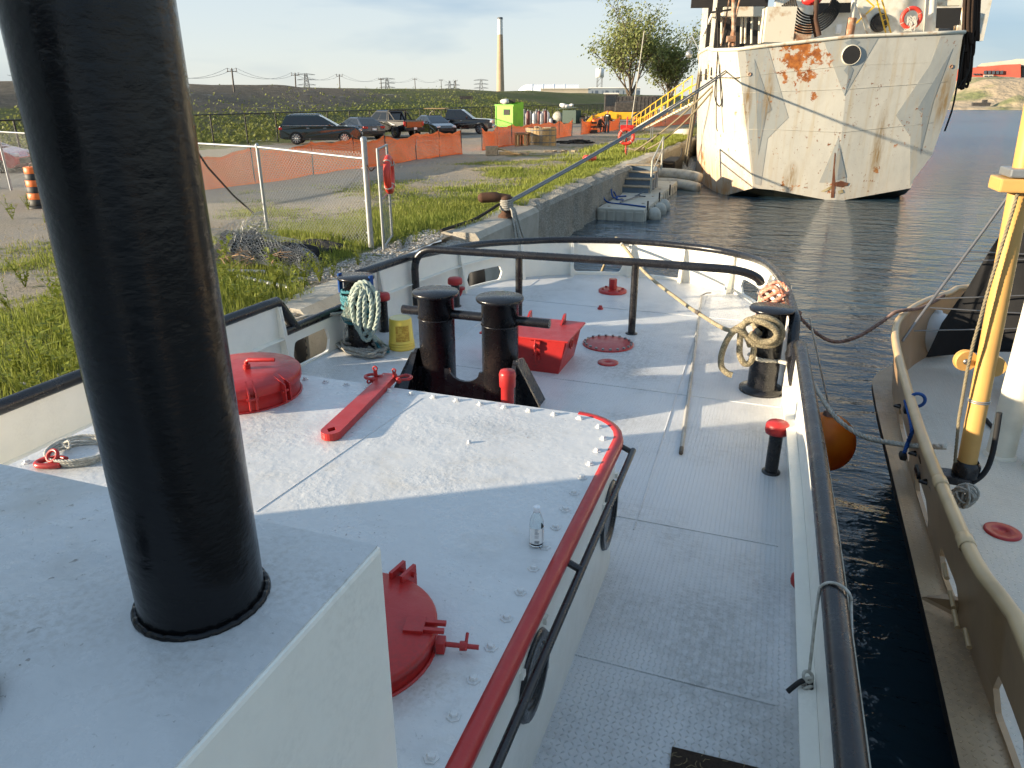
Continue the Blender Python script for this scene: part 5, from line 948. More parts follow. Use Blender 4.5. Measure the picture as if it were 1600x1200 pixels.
for poly_, m_ in (([(1304, 238), (1305.5, 240), (1304, 262), (1305, 285), (1303, 309), (1298, 309), (1299, 292), (1301, 270)], 'rust_dark'), ([(1304, 285), (1314, 283), (1326, 286), (1324, 290), (1312, 292), (1303, 291)], 'rust_dark'), ([(1300, 294), (1288, 300), (1282, 299), (1290, 295), (1299, 290)], 'rust_run'), ([(1309, 298), (1316, 296), (1318, 301), (1310, 303)], 'rust_run')):
    for left in (True, False):
        q_ = clip(poly_, left)
        if len(q_) > 2: n_ = nL if left else nR; MB().slab([PL(x, y, Cb, n_)+n_*0.016 for x, y in q_], n_*0.002).build('rust_run', m_, hull)
for px, py in ((1171, 116), (1486, 104)): 
    n_ = nL if px < 1320 else nR; p_ = onhull(px, py); MB().lathe([(0.06, 0.0), (0.075, 0.03), (0.05, 0.035), (0.045, 0.024), (0, 0.024)], p_, 14, n_.to_track_quat('Z', 'Y').to_matrix()).build('scupper', 'ship_rusty', hull)
# hawse pipe on the centre line
p_ = onhull(1330, 86); nC = (nL+nR).normalized(); M_ = nC.to_track_quat('Z', 'Y').to_matrix(); hp_ = MB().lathe([(0.33, 0.04), (0.35, 0.05), (0.365, 0.035), (0.37, 0.0)], p_, 32, M_).build('hawse_pipe', 'ship_stained', ship); MB().disc(p_, 0.335, 32, M_, 0.038).build('hawse_hole', 'ship_dark', hp_)
# upper works over the bulwark (only the feet of them are in view)
T1, T2, T3 = 1.2, 3.2, 5.5
def wallq(px0, py0, px1, py1, t, m, name='house_panel', th=0.08): a, c = SH(px0, py1, t), SH(px1, py0, t); b = MB(); b.slab([a, V(c.x, c.y, a.z), c, V(a.x, a.y, c.z)], SA*th); return b.build(name, m, ship)
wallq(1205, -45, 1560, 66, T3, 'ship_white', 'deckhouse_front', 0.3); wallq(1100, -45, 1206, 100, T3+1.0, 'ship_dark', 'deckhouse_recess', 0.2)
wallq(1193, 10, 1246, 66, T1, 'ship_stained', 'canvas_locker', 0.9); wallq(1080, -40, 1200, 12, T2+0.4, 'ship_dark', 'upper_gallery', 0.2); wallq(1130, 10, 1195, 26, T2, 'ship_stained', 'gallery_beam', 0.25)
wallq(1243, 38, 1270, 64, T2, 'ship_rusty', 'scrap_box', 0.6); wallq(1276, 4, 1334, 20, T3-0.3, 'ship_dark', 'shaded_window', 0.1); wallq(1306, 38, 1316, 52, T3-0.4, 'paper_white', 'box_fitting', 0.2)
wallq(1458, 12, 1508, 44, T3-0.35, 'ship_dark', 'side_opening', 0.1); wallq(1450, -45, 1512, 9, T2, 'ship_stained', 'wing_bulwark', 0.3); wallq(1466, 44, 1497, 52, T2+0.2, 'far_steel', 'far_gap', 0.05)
def post(pa, pb, t, r, m, name='post'): return MB().cyl(SH(*pa, t), SH(*pb, t), r, n=10).build(name, m, ship)
post((1146, 72), (1147, -40), T1, 0.09, 'ship_rusty'); MB().box(SH(1142, 61, T1), (0.32, 0.3, 0.22), rad(14)).build('bitt_head', 'ship_rusty', ship)
for x_ in (1127, 1158, 1164, 1174, 1186): post((x_, 68), (x_+1, 20), T2+0.3, 0.05, 'ship_stained', 'stanchion')
post((1330, 56), (1338, -40), T2-1.2, 0.10, 'ship_stained', 'derrick_post'); post((1326, 60), (1332, 28), T2-1.3, 0.17, 'ship_rusty', 'derrick_foot')
for a, c, t, w in (((1358, 52), (1342, 5), T2, 0.16), ((1392, 52), (1370, -30), T2+0.3, 0.05), ((1384, 52), (1362, -30), T2+0.3, 0.05), ((1338, 36), (1366, 10), T2, 0.06), ((1366, 10), (1345, -8), T2, 0.05)): MB().beam(SH(*a, t), SH(*c, t), w, w).build('brace', 'gang_yellow' if w < 0.1 else 'ship_stained', ship)
for k in range(7): MB().beam(SH(1364+k*4, 0+k*8, T2+0.3), SH(1372+k*3.2, -2+k*8, T2+0.3), 0.03, 0.03).build('rung', 'gang_yellow', ship)
p_ = SH(1374, 35, T3-0.1); MB().lathe([(0.30, -0.05), (0.36, 0.06), (0.40, 0.0)], p_, 24, (-SA).to_track_quat('Z', 'Y').to_matrix()).disc(p_, 0.31, 24, (-SA).to_track_quat('Z', 'Y').to_matrix(), 0.01).build('port_light', 'ship_dark', ship)
post((1452, 50), (1456, -20), T2, 0.22, 'ship_white', 'vent_trunk'); MB().beam(SH(1504, 48, T2), SH(1514, -20, T2), 0.22, 0.22).build('wing_post', 'ship_stained', ship); MB().box(SH(1502, 45, T2), (0.5, 0.4, 0.25), rad(14)).build('post_foot', 'ship_stained', ship)
# open lattice along the port side
for k in range(7):
    t_ = 2.5+k*2.6; q0 = SP(-4.85+0.10*t_ if t_ > 5 else -4.75, t_, 5.9+t_*0.02); MB().beam(q0, q0+V(0, 0, 4.5), 0.16, 0.16).build('side_stanchion', 'ship_white', ship)
for z_, t0 in ((7.15, 2.0), (8.6, 1.0)): MB().beam(SP(-4.85, t0, z_), SP(-2.75, 20, z_+0.3), 0.16, 0.22).build('side_rail', 'ship_white', ship)
rnd = random.Random(12)
for k in range(22):
    t_ = rnd.uniform(2.5, 16); q0 = SP(-4.6+0.1*t_+rnd.uniform(0, 1.2), t_, 6.0); MB().beam(q0, q0+V(rnd.uniform(-.6, .6), rnd.uniform(-.5, .5), rnd.uniform(1.5, 4)), 0.05, 0.05).build('scaffold_pole', rnd.choice(('ship_rusty', 'ship_dark', 'ship_rusty')), ship)
MB().beam(SH(1107, 20, T1+0.5), SH(1150, 14, T1+0.5), 0.07, 0.07).build('boom', 'ship_dark', ship)
MB().beam(SP(-3.2, 16, 6.2), SP(-3.75, 17, 7.4), 0.05, 0.05).beam(SP(-3.75, 17, 7.4), SP(-3.85, 17, 6.5), 0.04, 0.04).sphere(SP(-3.85, 17, 6.4), 0.22, 10, 6).build('lamp_bracket', 'galvanised', ship)
# frame slots and doorways along the port quarter
for t_, u_, w_ in ((1.9, -4.70, 0.3), (3.6, -4.68, 0.3), (6.5, -4.45, 0.3)): MB().box(SP(u_, t_, 4.9), (0.12, w_, 0.45), rad(14)).build('side_opening', 'ship_dark', ship)
# coils, nets and the life ring
coil = thing('hose_coil', 'black hose hung in a coil above the ship bulwark', 'hose', SH(1275, 5, T1+0.4), world=True); b = MB()
for k in range(8): b.tube([SH(1272, -6, T1+0.4)+SRt*((0.72+0.06*k)*math.cos(a))+V(0, 0, (0.70+0.05*k)*math.sin(a)-0.04*k)+SA*(0.03*k) for a in [math.pi+math.pi*j/18 for j in range(19)]], 0.035, 7)
b.build('turns', 'cable_dark', coil)
MB().tube([SH(1276, 0, T1+0.3), SH(1274, 30, T1+0.3), SH(1280, 56, T1+0.3)], 0.10, 8).tube([SH(1268, 25, T1+0.5), SH(1275, 58, T1+0.5)], 0.07, 8).build('hose_bundle', 'rust_iron', coil)
tag(MB().sphere(SH(1268, 1, T1+0.8), 0.3, 10, 6, (1.3, .4, .6)).build('rag', 'signal_red'), 'red cloth tucked into the black hose coil on the ship', 'cloth')
p_ = SH(1424, 28, T2-0.6); Ms = (-SA).to_track_quat('Z', 'Y').to_matrix(); lr = thing('ship_life_ring', 'orange red life ring hanging on the ship upper works', 'life ring', p_, world=True); MB().torus(p_, 0.36, 0.085, 32, 10, Ms).build('ring', 'ring_red', lr)
for k in range(4): a = k*math.pi/2+0.5; MB().torus(p_+Ms @ V(0.36*math.cos(a), 0.36*math.sin(a), 0), 0.092, 0.012, 12, 5, Ms @ Matrix.Rotation(a, 3, 'Z') @ Matrix.Rotation(math.pi/2, 3, 'X')).build('band', 'rope_white', lr)
rnd = random.Random(6); b = MB()
for k in range(14): b.tube(spline([p_+V(rnd.uniform(-.2, .2), -0.06, rnd.uniform(-.05, .1)), p_+V(rnd.uniform(-.3, .3), -0.08, -0.25), p_+V(rnd.uniform(-.3, .2), -0.06, -0.5)], 4), 0.018, 5)
b.build('grab_line', 'rope_white', lr)
net = thing('hanging_nets', 'bundle of dark brown ropes hanging down the ship right corner', 'ropes', SP(4.9, 0.5, 5), world=True); rnd = random.Random(8)
for k in range(26):
    x0, t_ = 1512+rnd.uniform(0, 17), rnd.uniform(0.3, 1.2); yb = 95+rnd.uniform(-50, 40); dr = rnd.uniform(-4, 2); xb = x0-6*max(0, (yb-60)/60)
    P = [SH(x0+3, -30, t_), SH(x0, 30, t_), SH(xb, yb-6, t_), SH(xb-2+dr, yb, t_), SH(xb-4+dr, yb-8, t_), SH(x0-6, 40, t_), SH(x0-3, -25, t_)]; MB().tube(spline(P, 6), 0.075 if k < 18 else 0.045, 6).build('rope_bight', 'net_brown', net)
b = MB(); b.tube(spline([SH(1518, 60, 0.4), SH(1514, 110, 0.4), SH(1503, 128, 0.4), SH(1497, 138, 0.4)], 6), 0.025, 5).tube(spline([SH(1507, 70, 0.2), SH(1496, 130, 0.3), SH(1488, 170, 0.4), SH(1476, 205, 0.5)], 6), 0.035, 5); b.build('trailing_rope', 'cable_dark', net)
rp2 = MB().tube(spline([SH(1119, 12, 1.0), SH(1122, 60, 1.0), SH(1120, 105, 0.9), SH(1117, 150, 0.9), SH(1124, 166, 0.9), SH(1129, 150, 0.9), SH(1124, 112, 0.9), SH(1132, 80, 0.9), SH(1135, 70, 0.9)], 6), 0.028, 5).tube(spline([SH(1120, 125, 0.9), SH(1119, 190, 0.9), SH(1121, 205, 0.9)], 5), 0.02, 5)
tag(rp2.build('loose_cable', 'cable_dark'), 'loose dark cable dangling in a loop down the ship side', 'cable')
# mooring lines from the ship to the quay
fair = SH(1137, 108, 0.9)
bq = V(-5.95, 16.4, 1.28)                                        # quay bollard
hw = thing('mooring_hawser', 'doubled grey mooring hawser stretched from the ship to the quay bollard', 'rope', bq, world=True)
for o in (V(0, 0, 0.0), V(0.07, 0, -0.045)): 
    a, c = fair+o, bq+V(0.02, 0.1, 0.36)+o*0.6; MB().tube([a.lerp(c, k/16)-V(0, 0, 0.55*4*(k/16)*(1-k/16)*0.25) for k in range(17)], 0.030, 8).build('part', 'hawser', hw)
for k in range(5): MB().torus(bq+V(0, 0, 0.22+0.05*k), 0.14, 0.03, 20, 7, Matrix.Rotation(0.25, 3, 'X')).build('bollard_turn', 'rope_grey', hw)
for dx, dy in ((0.05, -0.1), (0.3, 0.2), (0.45, 0.0), (0.2, -0.3)): MB().tube([bq+V(0, 0, 0.34), bq+V(0.18, dy*0.4, 0.18), bq+V(0.35, dy, -0.45), bq+V(0.45+dx, dy-0.4, -0.9)], 0.026, 7).build('tail', 'rope_grey', hw)
q2 = G(990, 236, 1.22)
for k, (pa, pb) in enumerate((((1129, 118), (986, 239)), ((1127, 124), (1000, 237)))):
    a, c = SH(*pa, 1.2), G(*pb, 1.24); tag(MB().tube([a.lerp(c, j/12)-V(0, 0, 0.5*(j/12)*(1-j/12)*(2+k*2)) for j in range(13)], 0.04, 7).build('bow_line', 'rope_tan'), ('upper tan mooring line from the ship to the quay coping', 'lower sagging tan mooring line beside the upper one')[k], 'rope')
for k in range(4):
    a = SP(-4.4+0.12*k, 7+1.1*k, 6.0); c = SP(-4.6+0.1*k, 8.0+1.2*k, 0.6); tag(MB().tube([a.lerp(c, j/6) for j in range(7)], 0.05, 6).build('hanging_line', 'rope_tan' if k % 2 else 'cable_dark'), ('nearest', 'second nearest', 'third nearest', 'furthest')[k]+' of the four upright lines hanging down the ship port side', 'rope', 'lines hanging down the ship side')
b = MB(); b.bev((-5.45, 41.2, 0.35), (0.8, 3.2, 1.1), 0.15); tag(b.build('dock_fender', 'black_rubber'), 'big black block fender between the ship and the quay wall', 'fender')
tag(MB().tube(spline([V(-5.75, 37.5, 1.1), V(-5.3, 39.3, 0.75), V(-5.0, 41.0, 0.95), V(-5.2, 43.0, 1.3)], 8), 0.05, 7).build('fender_chain', 'cable_dark'), 'dark rope drooping over the black block fender', 'rope')
# gangway
ga, gb = G(996, 203, 1.25), SH(1092, 150, 13); gw = thing('gangway', 'yellow railed gangway sloping from the yard up to the ship', 'gangway', ga, world=True)
ux = (gb-ga).normalized(); sd = V(ux.y, -ux.x, 0).normalized()*0.45
for s_ in (-1, 1):
    MB().beam(ga+sd*s_, gb+sd*s_, 0.10, 0.16).build('stringer', 'ship_stained', gw)
    for h_ in (0.55, 1.05): MB().cyl(ga+sd*s_+V(0, 0, h_), gb+sd*s_+V(0, 0, h_), 0.035, n=8).build('hand_rail', 'gang_yellow', gw)
    for k in range(11): q_ = ga.lerp(gb, k/10)+sd*s_; MB().cyl(q_, q_+V(0, 0, 1.05), 0.035, n=8).build('rail_post', 'gang_yellow', gw)
for k in range(24): q_ = ga.lerp(gb, (k+0.5)/24); MB().beam(q_-sd, q_+sd, 0.25, 0.03).build('tread', 'wood_old', gw)
# ================================================================== QUAYSIDE AND YARD
LZ = 1.2
# rusty quay bollard with its cross head
qb = thing('quay_bollard', 'rusty brown quay bollard with side horn holding the grey hawser', 'bollard', bq, world=True)
MB().lathe([(0.20, 0.0), (0.19, 0.05), (0.12, 0.10), (0.105, 0.34), (0.15, 0.40), (0.15, 0.46), (0.08, 0.50), (0, 0.51)], bq, 24).build('post', 'rust_iron', qb)
MB().tube(spline([bq+V(0.08, 0.05, 0.42), bq+V(-0.22, -0.08, 0.46), bq+V(-0.52, -0.2, 0.45)], 5), [0.10]*5+[0.12]*6, 14).sphere(bq+V(-0.52, -0.2, 0.45), 0.12, 14, 8).build('horn', 'rust_iron', qb)
tag(MB().tube(spline([bq+V(-0.15, -0.1, 0.30), bq+V(-0.45, -0.8, 0.06), bq+V(-0.55, -1.7, 0.03), bq+V(-0.6, -2.4, 0.03)], 8), 0.035, 7).build('slack_rope', 'cable_dark'), 'dark slack rope trailing on the concrete beside the quay bollard', 'rope')
# floating dock of two tan modules
fd = thing('floating_dock', 'tan modular floating dock moored against the quay wall', 'dock', (-4.9, 29.5, 0), world=True)
for (y0, y1, x0, x1) in ((24.95, 29.2, -5.72, -4.10), (29.24, 34.6, -5.80, -4.25)):
    m_ = MB().bev(((x0+x1)/2, (y0+y1)/2, 0.14), (x1-x0, y1-y0, 0.52), 0.05).build('module', 'float_tan', fd)
    N = int((y1-y0)/0.5)
    for k in range(N): MB().bev((x1+0.004, y0+0.25+k*(y1-y0-0.1)/N, 0.14), (0.05, 0.30, 0.34), 0.02).build('side_rib', 'float_tan', m_)
    for k in range(5): MB().bev((x0+0.17+k*(x1-x0-0.34)/4, y0-0.004, 0.14), (0.24, 0.05, 0.34), 0.02).build('end_rib', 'float_tan', m_)
    for k in range(4): MB().lathe([(0.06, 0), (0.06, 0.012), (0, 0.012)], ((x0+x1)/2+(0.5 if k % 2 else -0.5), y0+0.5+k*(y1-y0-1)/3, 0.40), 12).build('deck_socket', 'wood_old', m_)
for s_ in (25.6, 28.2, 31.0): MB().cyl((-4.09, s_, 0.2), (-4.09, s_, 0.62), 0.03, n=8).build('mooring_cleat', 'plastic_black', fd)
for k, y_ in enumerate((25.7, 27.0, 28.0)): tag(MB().sphere((-3.86, y_, 0.12), 0.24, 16, 10, (1, 1.1, 1.2)).build('dock_fender', 'pontoon_grey'), ('nearest grey ball fender at the side of the floating dock', 'middle grey ball fender at the side of the floating dock', 'furthest grey ball fender at the side of the floating dock')[k], 'fender')
tag(MB().tube(spline([V(-4.15, 25.5, 0.43), V(-4.9, 25.9, 0.43), V(-5.7, 26.3, 0.45), V(-6.0, 26.6, 0.9)], 6), 0.03, 6).build('dock_rope', 'rope_blue'), 'blue rope lying across the near end of the floating dock', 'rope')
tag(MB().tube(spline([V(-5.78, 27.4, 0.75), V(-5.66, 27.2, 0.50), V(-5.55, 27.5, 0.44), V(-5.62, 28.0, 0.43), V(-5.35, 28.2, 0.43)], 6), 0.03, 6).tube(spline([V(-5.76, 27.8, 0.62), V(-5.6, 27.6, 0.46), V(-5.5, 27.1, 0.44), V(-5.2, 27.0, 0.43)], 6), 0.028, 6).build('rope_tangle', 'rope_blue'), 'tangle of dark blue rope between dock and quay wall', 'rope')
gp = thing('boat_hook', 'short grey grapnel bar lying on the floating dock', 'grapnel', (-5.0, 27, 0.4), world=True); MB().cyl((-5.2, 26.3, 0.44), (-4.85, 28.3, 0.46), 0.025, n=8).build('shaft', 'far_steel', gp); MB().cyl((-5.0, 28.1, 0.45), (-4.7, 28.4, 0.6), 0.025, n=8).cyl((-4.95, 28.3, 0.45), (-4.6, 28.1, 0.46), 0.025, n=8).build('hook', 'far_steel', gp)
# steps from the dock to the quay
stp = thing('dock_steps', 'grey blue boxed steps with handrail climbing from the dock to the quay', 'steps', (-5.7, 30, 0.4), world=True)
for k in range(4):
    z1 = 0.62+k*0.23; y0 = 29.6+k*0.62; MB().bx((-6.0, y0+0.02, 0.405), (-4.75, y0+0.5, z1-0.03)).build('riser_box', 'step_blue', stp); MB().bev((-5.375, y0+0.28, z1), (1.35, 0.62, 0.05), 0.01).build('step_tread', 'wood_old', stp)
for y_, z_ in ((29.7, 0.62), (32.2, 1.35)): MB().cyl((-4.68, y_, z_-0.25), (-4.68, y_, z_+1.05), 0.04, n=8).build('rail_post', 'float_tan', stp)
MB().cyl((-4.68, 29.7, 1.65), (-4.68, 32.2, 2.4), 0.035, n=8).build('hand_rail', 'float_tan', stp); MB().cyl((-4.68, 29.7, 1.15), (-4.68, 32.2, 1.9), 0.03, n=8).build('mid_rail', 'float_tan', stp)
# pontoon tubes stacked beyond the dock
rf = thing('inflatable_pontoons', 'two stacked grey beige inflatable tubes beyond the floating dock', 'pontoon', (-4.2, 35.6, 0), world=True)
for k, (z_, dy) in enumerate(((0.22, 0), (0.62, 0.4))): MB().tube(spline([V(-5.9, 35.3+dy, z_), V(-4.6, 35.2+dy, z_), V(-3.7, 34.9+dy, z_-0.06), V(-3.3, 34.7+dy, z_-0.14)], 6), [0.10]+[0.25]*17+[0.12], 14).build('tube', 'pontoon_grey', rf)
# ---------------- galvanised chain link fence with gate
def meshpanel(b, A, B, z0, z1, sp=0.085, r=0.0018, sag=0.0):
    A, B = Vector(A), Vector(B); W_ = (B-A).length; H = z1-z0; u = (B-A)/W_; nz = int((W_+H)/sp)
    for d in (1, -1):
        for k in range(nz):
            x0 = k*sp-(H if d > 0 else 0); xa, za, xb, zb = x0, 0.0, x0+d*H, H
            def cut(xa, za, xb, zb):
                if xb < xa: xa, za, xb, zb = xb, zb, xa, za
                if xb <= 0 or xa >= W_: return None
                if xa < 0: za += (zb-za)*(-xa)/(xb-xa); xa = 0
                if xb > W_: zb -= (zb-za)*(xb-W_)/(xb-xa); xb = W_
                return xa, za, xb, zb
            c = cut(xa, za, xb, zb)
            if c:
                pa_, pb_ = A+u*c[0]+V(0, 0, z0+c[1]), A+u*c[2]+V(0, 0, z0+c[3]); m_ = max(1, int((pb_-pa_).length/0.35)); b.tube([pa_.lerp(pb_, i_/m_) for i_ in range(m_+1)], r, 3, cap=False, smooth=False)
cf = thing('chain_link_fence', 'galvanised chain link fence with top rail beside the grass', 'fence', (-10, 13, LZ), world=True)
GP, P1 = V(-7.25, 12.3, LZ), V(-10.33, 13.2, LZ); fdv = (P1-GP); FP = [GP, P1]+[P1+fdv*k for k in range(1, 8)]
for k, p_ in enumerate(FP):
    r_, h_ = (0.055, 2.02) if k == 0 else (0.036, 1.80); MB().cyl(p_, p_+V(0, 0, h_), r_, n=14).lathe([(r_+0.006, h_-0.05), (r_+0.008, h_), (r_*0.7, h_+0.03), (0, h_+0.035)], p_, 14).build('post', 'galvanised', cf)
    if k: MB().cyl(FP[k-1]+V(0, 0, 1.76 if k > 1 else 1.66), p_+V(0, 0, 1.76), 0.024, n=10).build('top_rail', 'galvanised', cf); b = MB(); meshpanel(b, FP[k-1], p_, 0.05, 1.78); b.build('mesh', 'wire', cf)
for z_ in (0.3, 0.9, 1.5, 1.68): MB().lathe([(0.062, -0.012), (0.062, 0.012)], GP+V(0, 0, z_), 14).box(GP+V(-0.07, 0.02, z_), (0.06, 0.02, 0.024)).build('band_clamp', 'galvanised', cf)
MB().tube(spline([GP+V(0.05, -0.03, 1.55), GP+V(0.12, -0.02, 1.45), GP+V(0.16, 0.05, 1.50)], 6), 0.012, 6).build('chain', 'rust_iron', cf)
gt = thing('fence_gate', 'narrow chain link gate leaf standing open beside the fence post', 'gate', GP+V(0.25, 0, 0), world=True)
ga_, gb_ = G(600, 394, LZ)+V(0, 0, 0.05), G(613, 374, LZ)+V(0, 0, 0.05)
for p_ in (ga_, gb_): MB().cyl(p_, p_+V(0, 0, 1.82), 0.026, n=10).build('stile', 'galvanised', gt)
for z_ in (0.03, 0.9, 1.80): MB().cyl(ga_+V(0, 0, z_), gb_+V(0, 0, z_), 0.022, n=8).build('bar', 'galvanised', gt)
b = MB(); meshpanel(b, ga_, gb_, 0.0, 1.8); b.build('mesh', 'wire', gt)
c_ = S(601, 270, gb_.y-0.15); gdir = (gb_-ga_); gdir.z = 0; gdir.normalize(); gn = V(gdir.y, -gdir.x, 0); Mg = Matrix((gdir, V(0, 0, 1), gn)).transposed(); rc = ga_.lerp(gb_, 0.62)+gn*0.08; rc = V(rc.x, rc.y, c_.z)
lr2 = thing('gate_life_ring', 'red life ring with white bands hung on the open fence gate', 'life ring', rc, world=True); MB().torus(rc, 0.30, 0.07, 32, 10, Mg).build('ring', 'ring_red', lr2)
for k in range(4): a = k*math.pi/2+0.7; MB().torus(rc+Mg @ V(0.30*math.cos(a), 0.30*math.sin(a), 0), 0.074, 0.014, 12, 5, Mg @ Matrix.Rotation(a, 3, 'Z') @ Matrix.Rotation(math.pi/2, 3, 'X')).build('band', 'rope_white', lr2)
pa, pb = S(325, 262, 11.2), G(396, 333, LZ+0.25); tag(MB().rope([S(300, 225, 10.8), pa, pa.lerp(pb, 0.5)-V(0, 0, 0.06), pb], 0.020, n=5, st=2).build('striped_rope', 'cable_dark'), 'dark rope hanging from beyond the funnel down to the wire heap', 'rope')
# ---------------- heap of rolled up fence wire
hp0 = G(425, 405, LZ); heap = thing('wire_heap', 'crumpled heap of rolled chain link wire and black netting on the grass', 'heap', hp0, world=True)
rnd = random.Random(21)
def roll(c, ax, ln_, r0, wires, m, seed, crumple=0.12, turns=1.0):
    rr = random.Random(seed); b = MB(); ax = Vector(ax).normalized(); u = ax.orthogonal().normalized(); w = ax.cross(u); ph = rr.random()*9
    def pt(a, t): rr_ = r0*(1+crumple*2*noise.noise(Vector((math.cos(a)*1.7, math.sin(a)*1.7, t*2.2+ph)))); p = c+ax*(t-ln_/2)+(u*math.cos(a)+w*math.sin(a))*rr_; p.z = LZ+max(0.03, (p.z-LZ)*(1+0.2*noise.noise(Vector((t*2+ph, 0, 0))))); return p
    for d in (1, -1):
        for k in range(wires):
            a0_ = 2*math.pi*k/wires; b.tube([pt(a0_+d*2.6*turns*j/9, ln_*j/9) for j in range(10)], 0.003, 3, cap=False, smooth=False)
    return b.build('wire_roll', m, heap)
def hp_at(px, py, z=0.0): return G(px, py, LZ+z)+V(0, 0, 0)
roll(hp_at(372, 385, 0.35), (1, 0.25, 0.05), 1.0, 0.34, 30, 'wire', 1, 0.3); roll(hp_at(425, 395, 0.28), (0.9, -0.45, 0), 1.5, 0.26, 30, 'wire', 2, 0.3); roll(hp_at(468, 405, 0.15), (0.8, -0.6, 0), 1.1, 0.16, 22, 'wire', 3, 0.3); roll(hp_at(395, 375, 0.45), (0.6, 0.3, 0.4), 0.8, 0.26, 24, 'wire', 4, 0.35)
b = MB(); N = 22
for blob, (bx_, by_, rx, ry, rz_) in enumerate(((382, 408, 0.66, 0.46, 0.46), (440, 406, 0.85, 0.40, 0.30), (500, 390, 0.7, 0.34, 0.18))):
    c_ = hp_at(bx_, by_); vs = []; M = 10
    for j in range(M+1):
        for i in range(N):
            a, e = 2*math.pi*i/N, math.pi/2*j/M; k_ = 1+0.35*noise.noise(Vector((math.cos(a)*2+blob*5, math.sin(a)*2, e*2))); vs.append(c_+V(rx*math.cos(e)*math.cos(a)*k_, ry*math.cos(e)*math.sin(a)*k_, rz_*math.sin(e)*k_-0.01))
    b.add(vs, [(j*N+i, j*N+(i+1) % N, (j+1)*N+(i+1) % N, (j+1)*N+i) for j in range(M) for i in range(N)], False)
b.build('black_netting', 'black_canvas', heap)
br_ = MB()
for k in range(16):
    q_ = hp_at(385+rnd.uniform(-40, 55), 405+rnd.uniform(-8, 10), 0.25+rnd.uniform(0, 0.12)); d_ = V(rnd.uniform(-1, 1), rnd.uniform(-0.6, 0.4), rnd.uniform(-0.25, 0.3)); P = [q_, q_+d_*0.25+V(0, 0, 0.03), q_+d_*0.5]; br_.tube(P, [0.009, 0.006, 0.003], 5); br_.tube([P[1], P[1]+V(rnd.uniform(-.15, .15), rnd.uniform(-.15, .1), 0.05)], [0.005, 0.002], 4)
tag(br_.build('twigs', 'twig', heap), kind='stuff')
for k, (a, c, lab) in enumerate((((352, 423), (415, 425), 'short pale pipe lying behind the weeds at the foot of the wire heap'), ((372, 432), (452, 450), 'long galvanised pipe lying aslant in front of the wire heap'))): tag(MB().cyl(G(*a, LZ+0.06), G(*c, LZ+0.06), 0.035, n=12).build('loose_pipe', 'galvanised'), lab, 'pipe')
# ---------------- orange construction fence
def netfence(name, label, posts, seed, hp=1.15):
    fence = thing(name, label, 'fence', V(*posts[0], LZ), world=True); rr = random.Random(seed)
    for i, (x, y) in enumerate(posts): MB().cyl((x, y, LZ-0.05), (x+rr.uniform(-.03, .03), y, LZ+1.32), 0.022, n=6).build('stake', 'plastic_black', fence)
    for i, (p, q_) in enumerate(zip(posts, posts[1:])):
        p, q_ = V(*p, 0), V(*q_, 0); N = max(6, int((q_-p).length/0.28)); sg = rr.uniform(0.08, 0.30)*min(1.5, (q_-p).length/3); b = MB(); b0 = rr.uniform(-0.05, 0.02)
        u = (q_-p).normalized(); nr = V(u.y, -u.x, 0)
        def pt(t, h): zt = hp-sg*4*t*(1-t)+0.03*math.sin(t*17+i); return p.lerp(q_, t)+nr*(0.05*math.sin(t*7+i*2+h*3))+V(0, 0, LZ+0.02+b0*0+h*zt)
        ROW = 18
        for r_ in range(ROW+1):
            h = r_/ROW; w_ = 0.023 if 0 < r_ < ROW else 0.04; vs = []
            for k in range(N+1): c_ = pt(k/N, h); vs += [c_-V(0, 0, w_), c_+V(0, 0, w_)]
            b.add(vs, [(2*k, 2*k+1, 2*k+3, 2*k+2) for k in range(N)])
        M = int((q_-p).length/0.075)
        for k in range(M+1):
            t = k/M; P = [pt(t, h) for h in (0, 0.25, 0.5, 0.75, 1.0)]; vs = []
            for c_ in P: vs += [c_-u*0.007, c_+u*0.007]
            b.add(vs, [(2*j, 2*j+1, 2*j+3, 2*j+2) for j in range(4)])
        b.build('net', 'orange_net', fence, norm=False)
netfence('safety_fence', 'long orange plastic safety fence sagging between black stakes behind the chain link', [(-17.0, 14.6), (-16.8, 17.5), (-16.7, 21.0), (-16.66, 24.4), (-16.6, 27.3), (-16.2, 29.3), (-16.0, 31.8), (-15.98, 34.3), (-15.63, 36.3)], 3)
netfence('safety_fence', 'middle orange safety fence run passing behind the wooden tub', [(-15.57, 39.0), (-15.75, 41.9), (-15.77, 44.5), (-15.7, 48.2), (-15.56, 51.8), (-15.4, 53.8), (-15.3, 57.0)], 4)
netfence('safety_fence', 'short orange safety fence beyond the open gap near the two workers', [(-15.35, 60.0), (-15.2, 63.6), (-14.9, 67.0), (-14.6, 71.5)], 5)
netfence('safety_fence', 'far orange safety fence beyond the foot of the yellow gangway', [(-13.2, 75), (-12.6, 79), (-12.0, 83), (-9.8, 92)], 6)
# ---------------- black chain link fence at the foot of the embankment
bf = thing('perimeter_fence', 'tall black perimeter fence along the foot of the embankment', 'fence', (-31.6, 60, LZ), world=True)
yy = [6+3.05*k for k in range(46)]
for y_ in yy: MB().cyl((-31.6, y_, LZ-0.05), (-31.6, y_, LZ+1.85), 0.045, n=7).build('post', 'black_wire', bf)
MB().cyl((-31.6, yy[0], LZ+1.83), (-31.6, yy[-1], LZ+1.83), 0.035, n=7).build('top_rail', 'black_wire', bf)
b = MB(); meshpanel(b, (-31.6, yy[0], LZ), (-31.6, yy[-1], LZ), 0.05, 1.8, 0.16, 0.006); b.build('mesh', 'black_wire', bf)
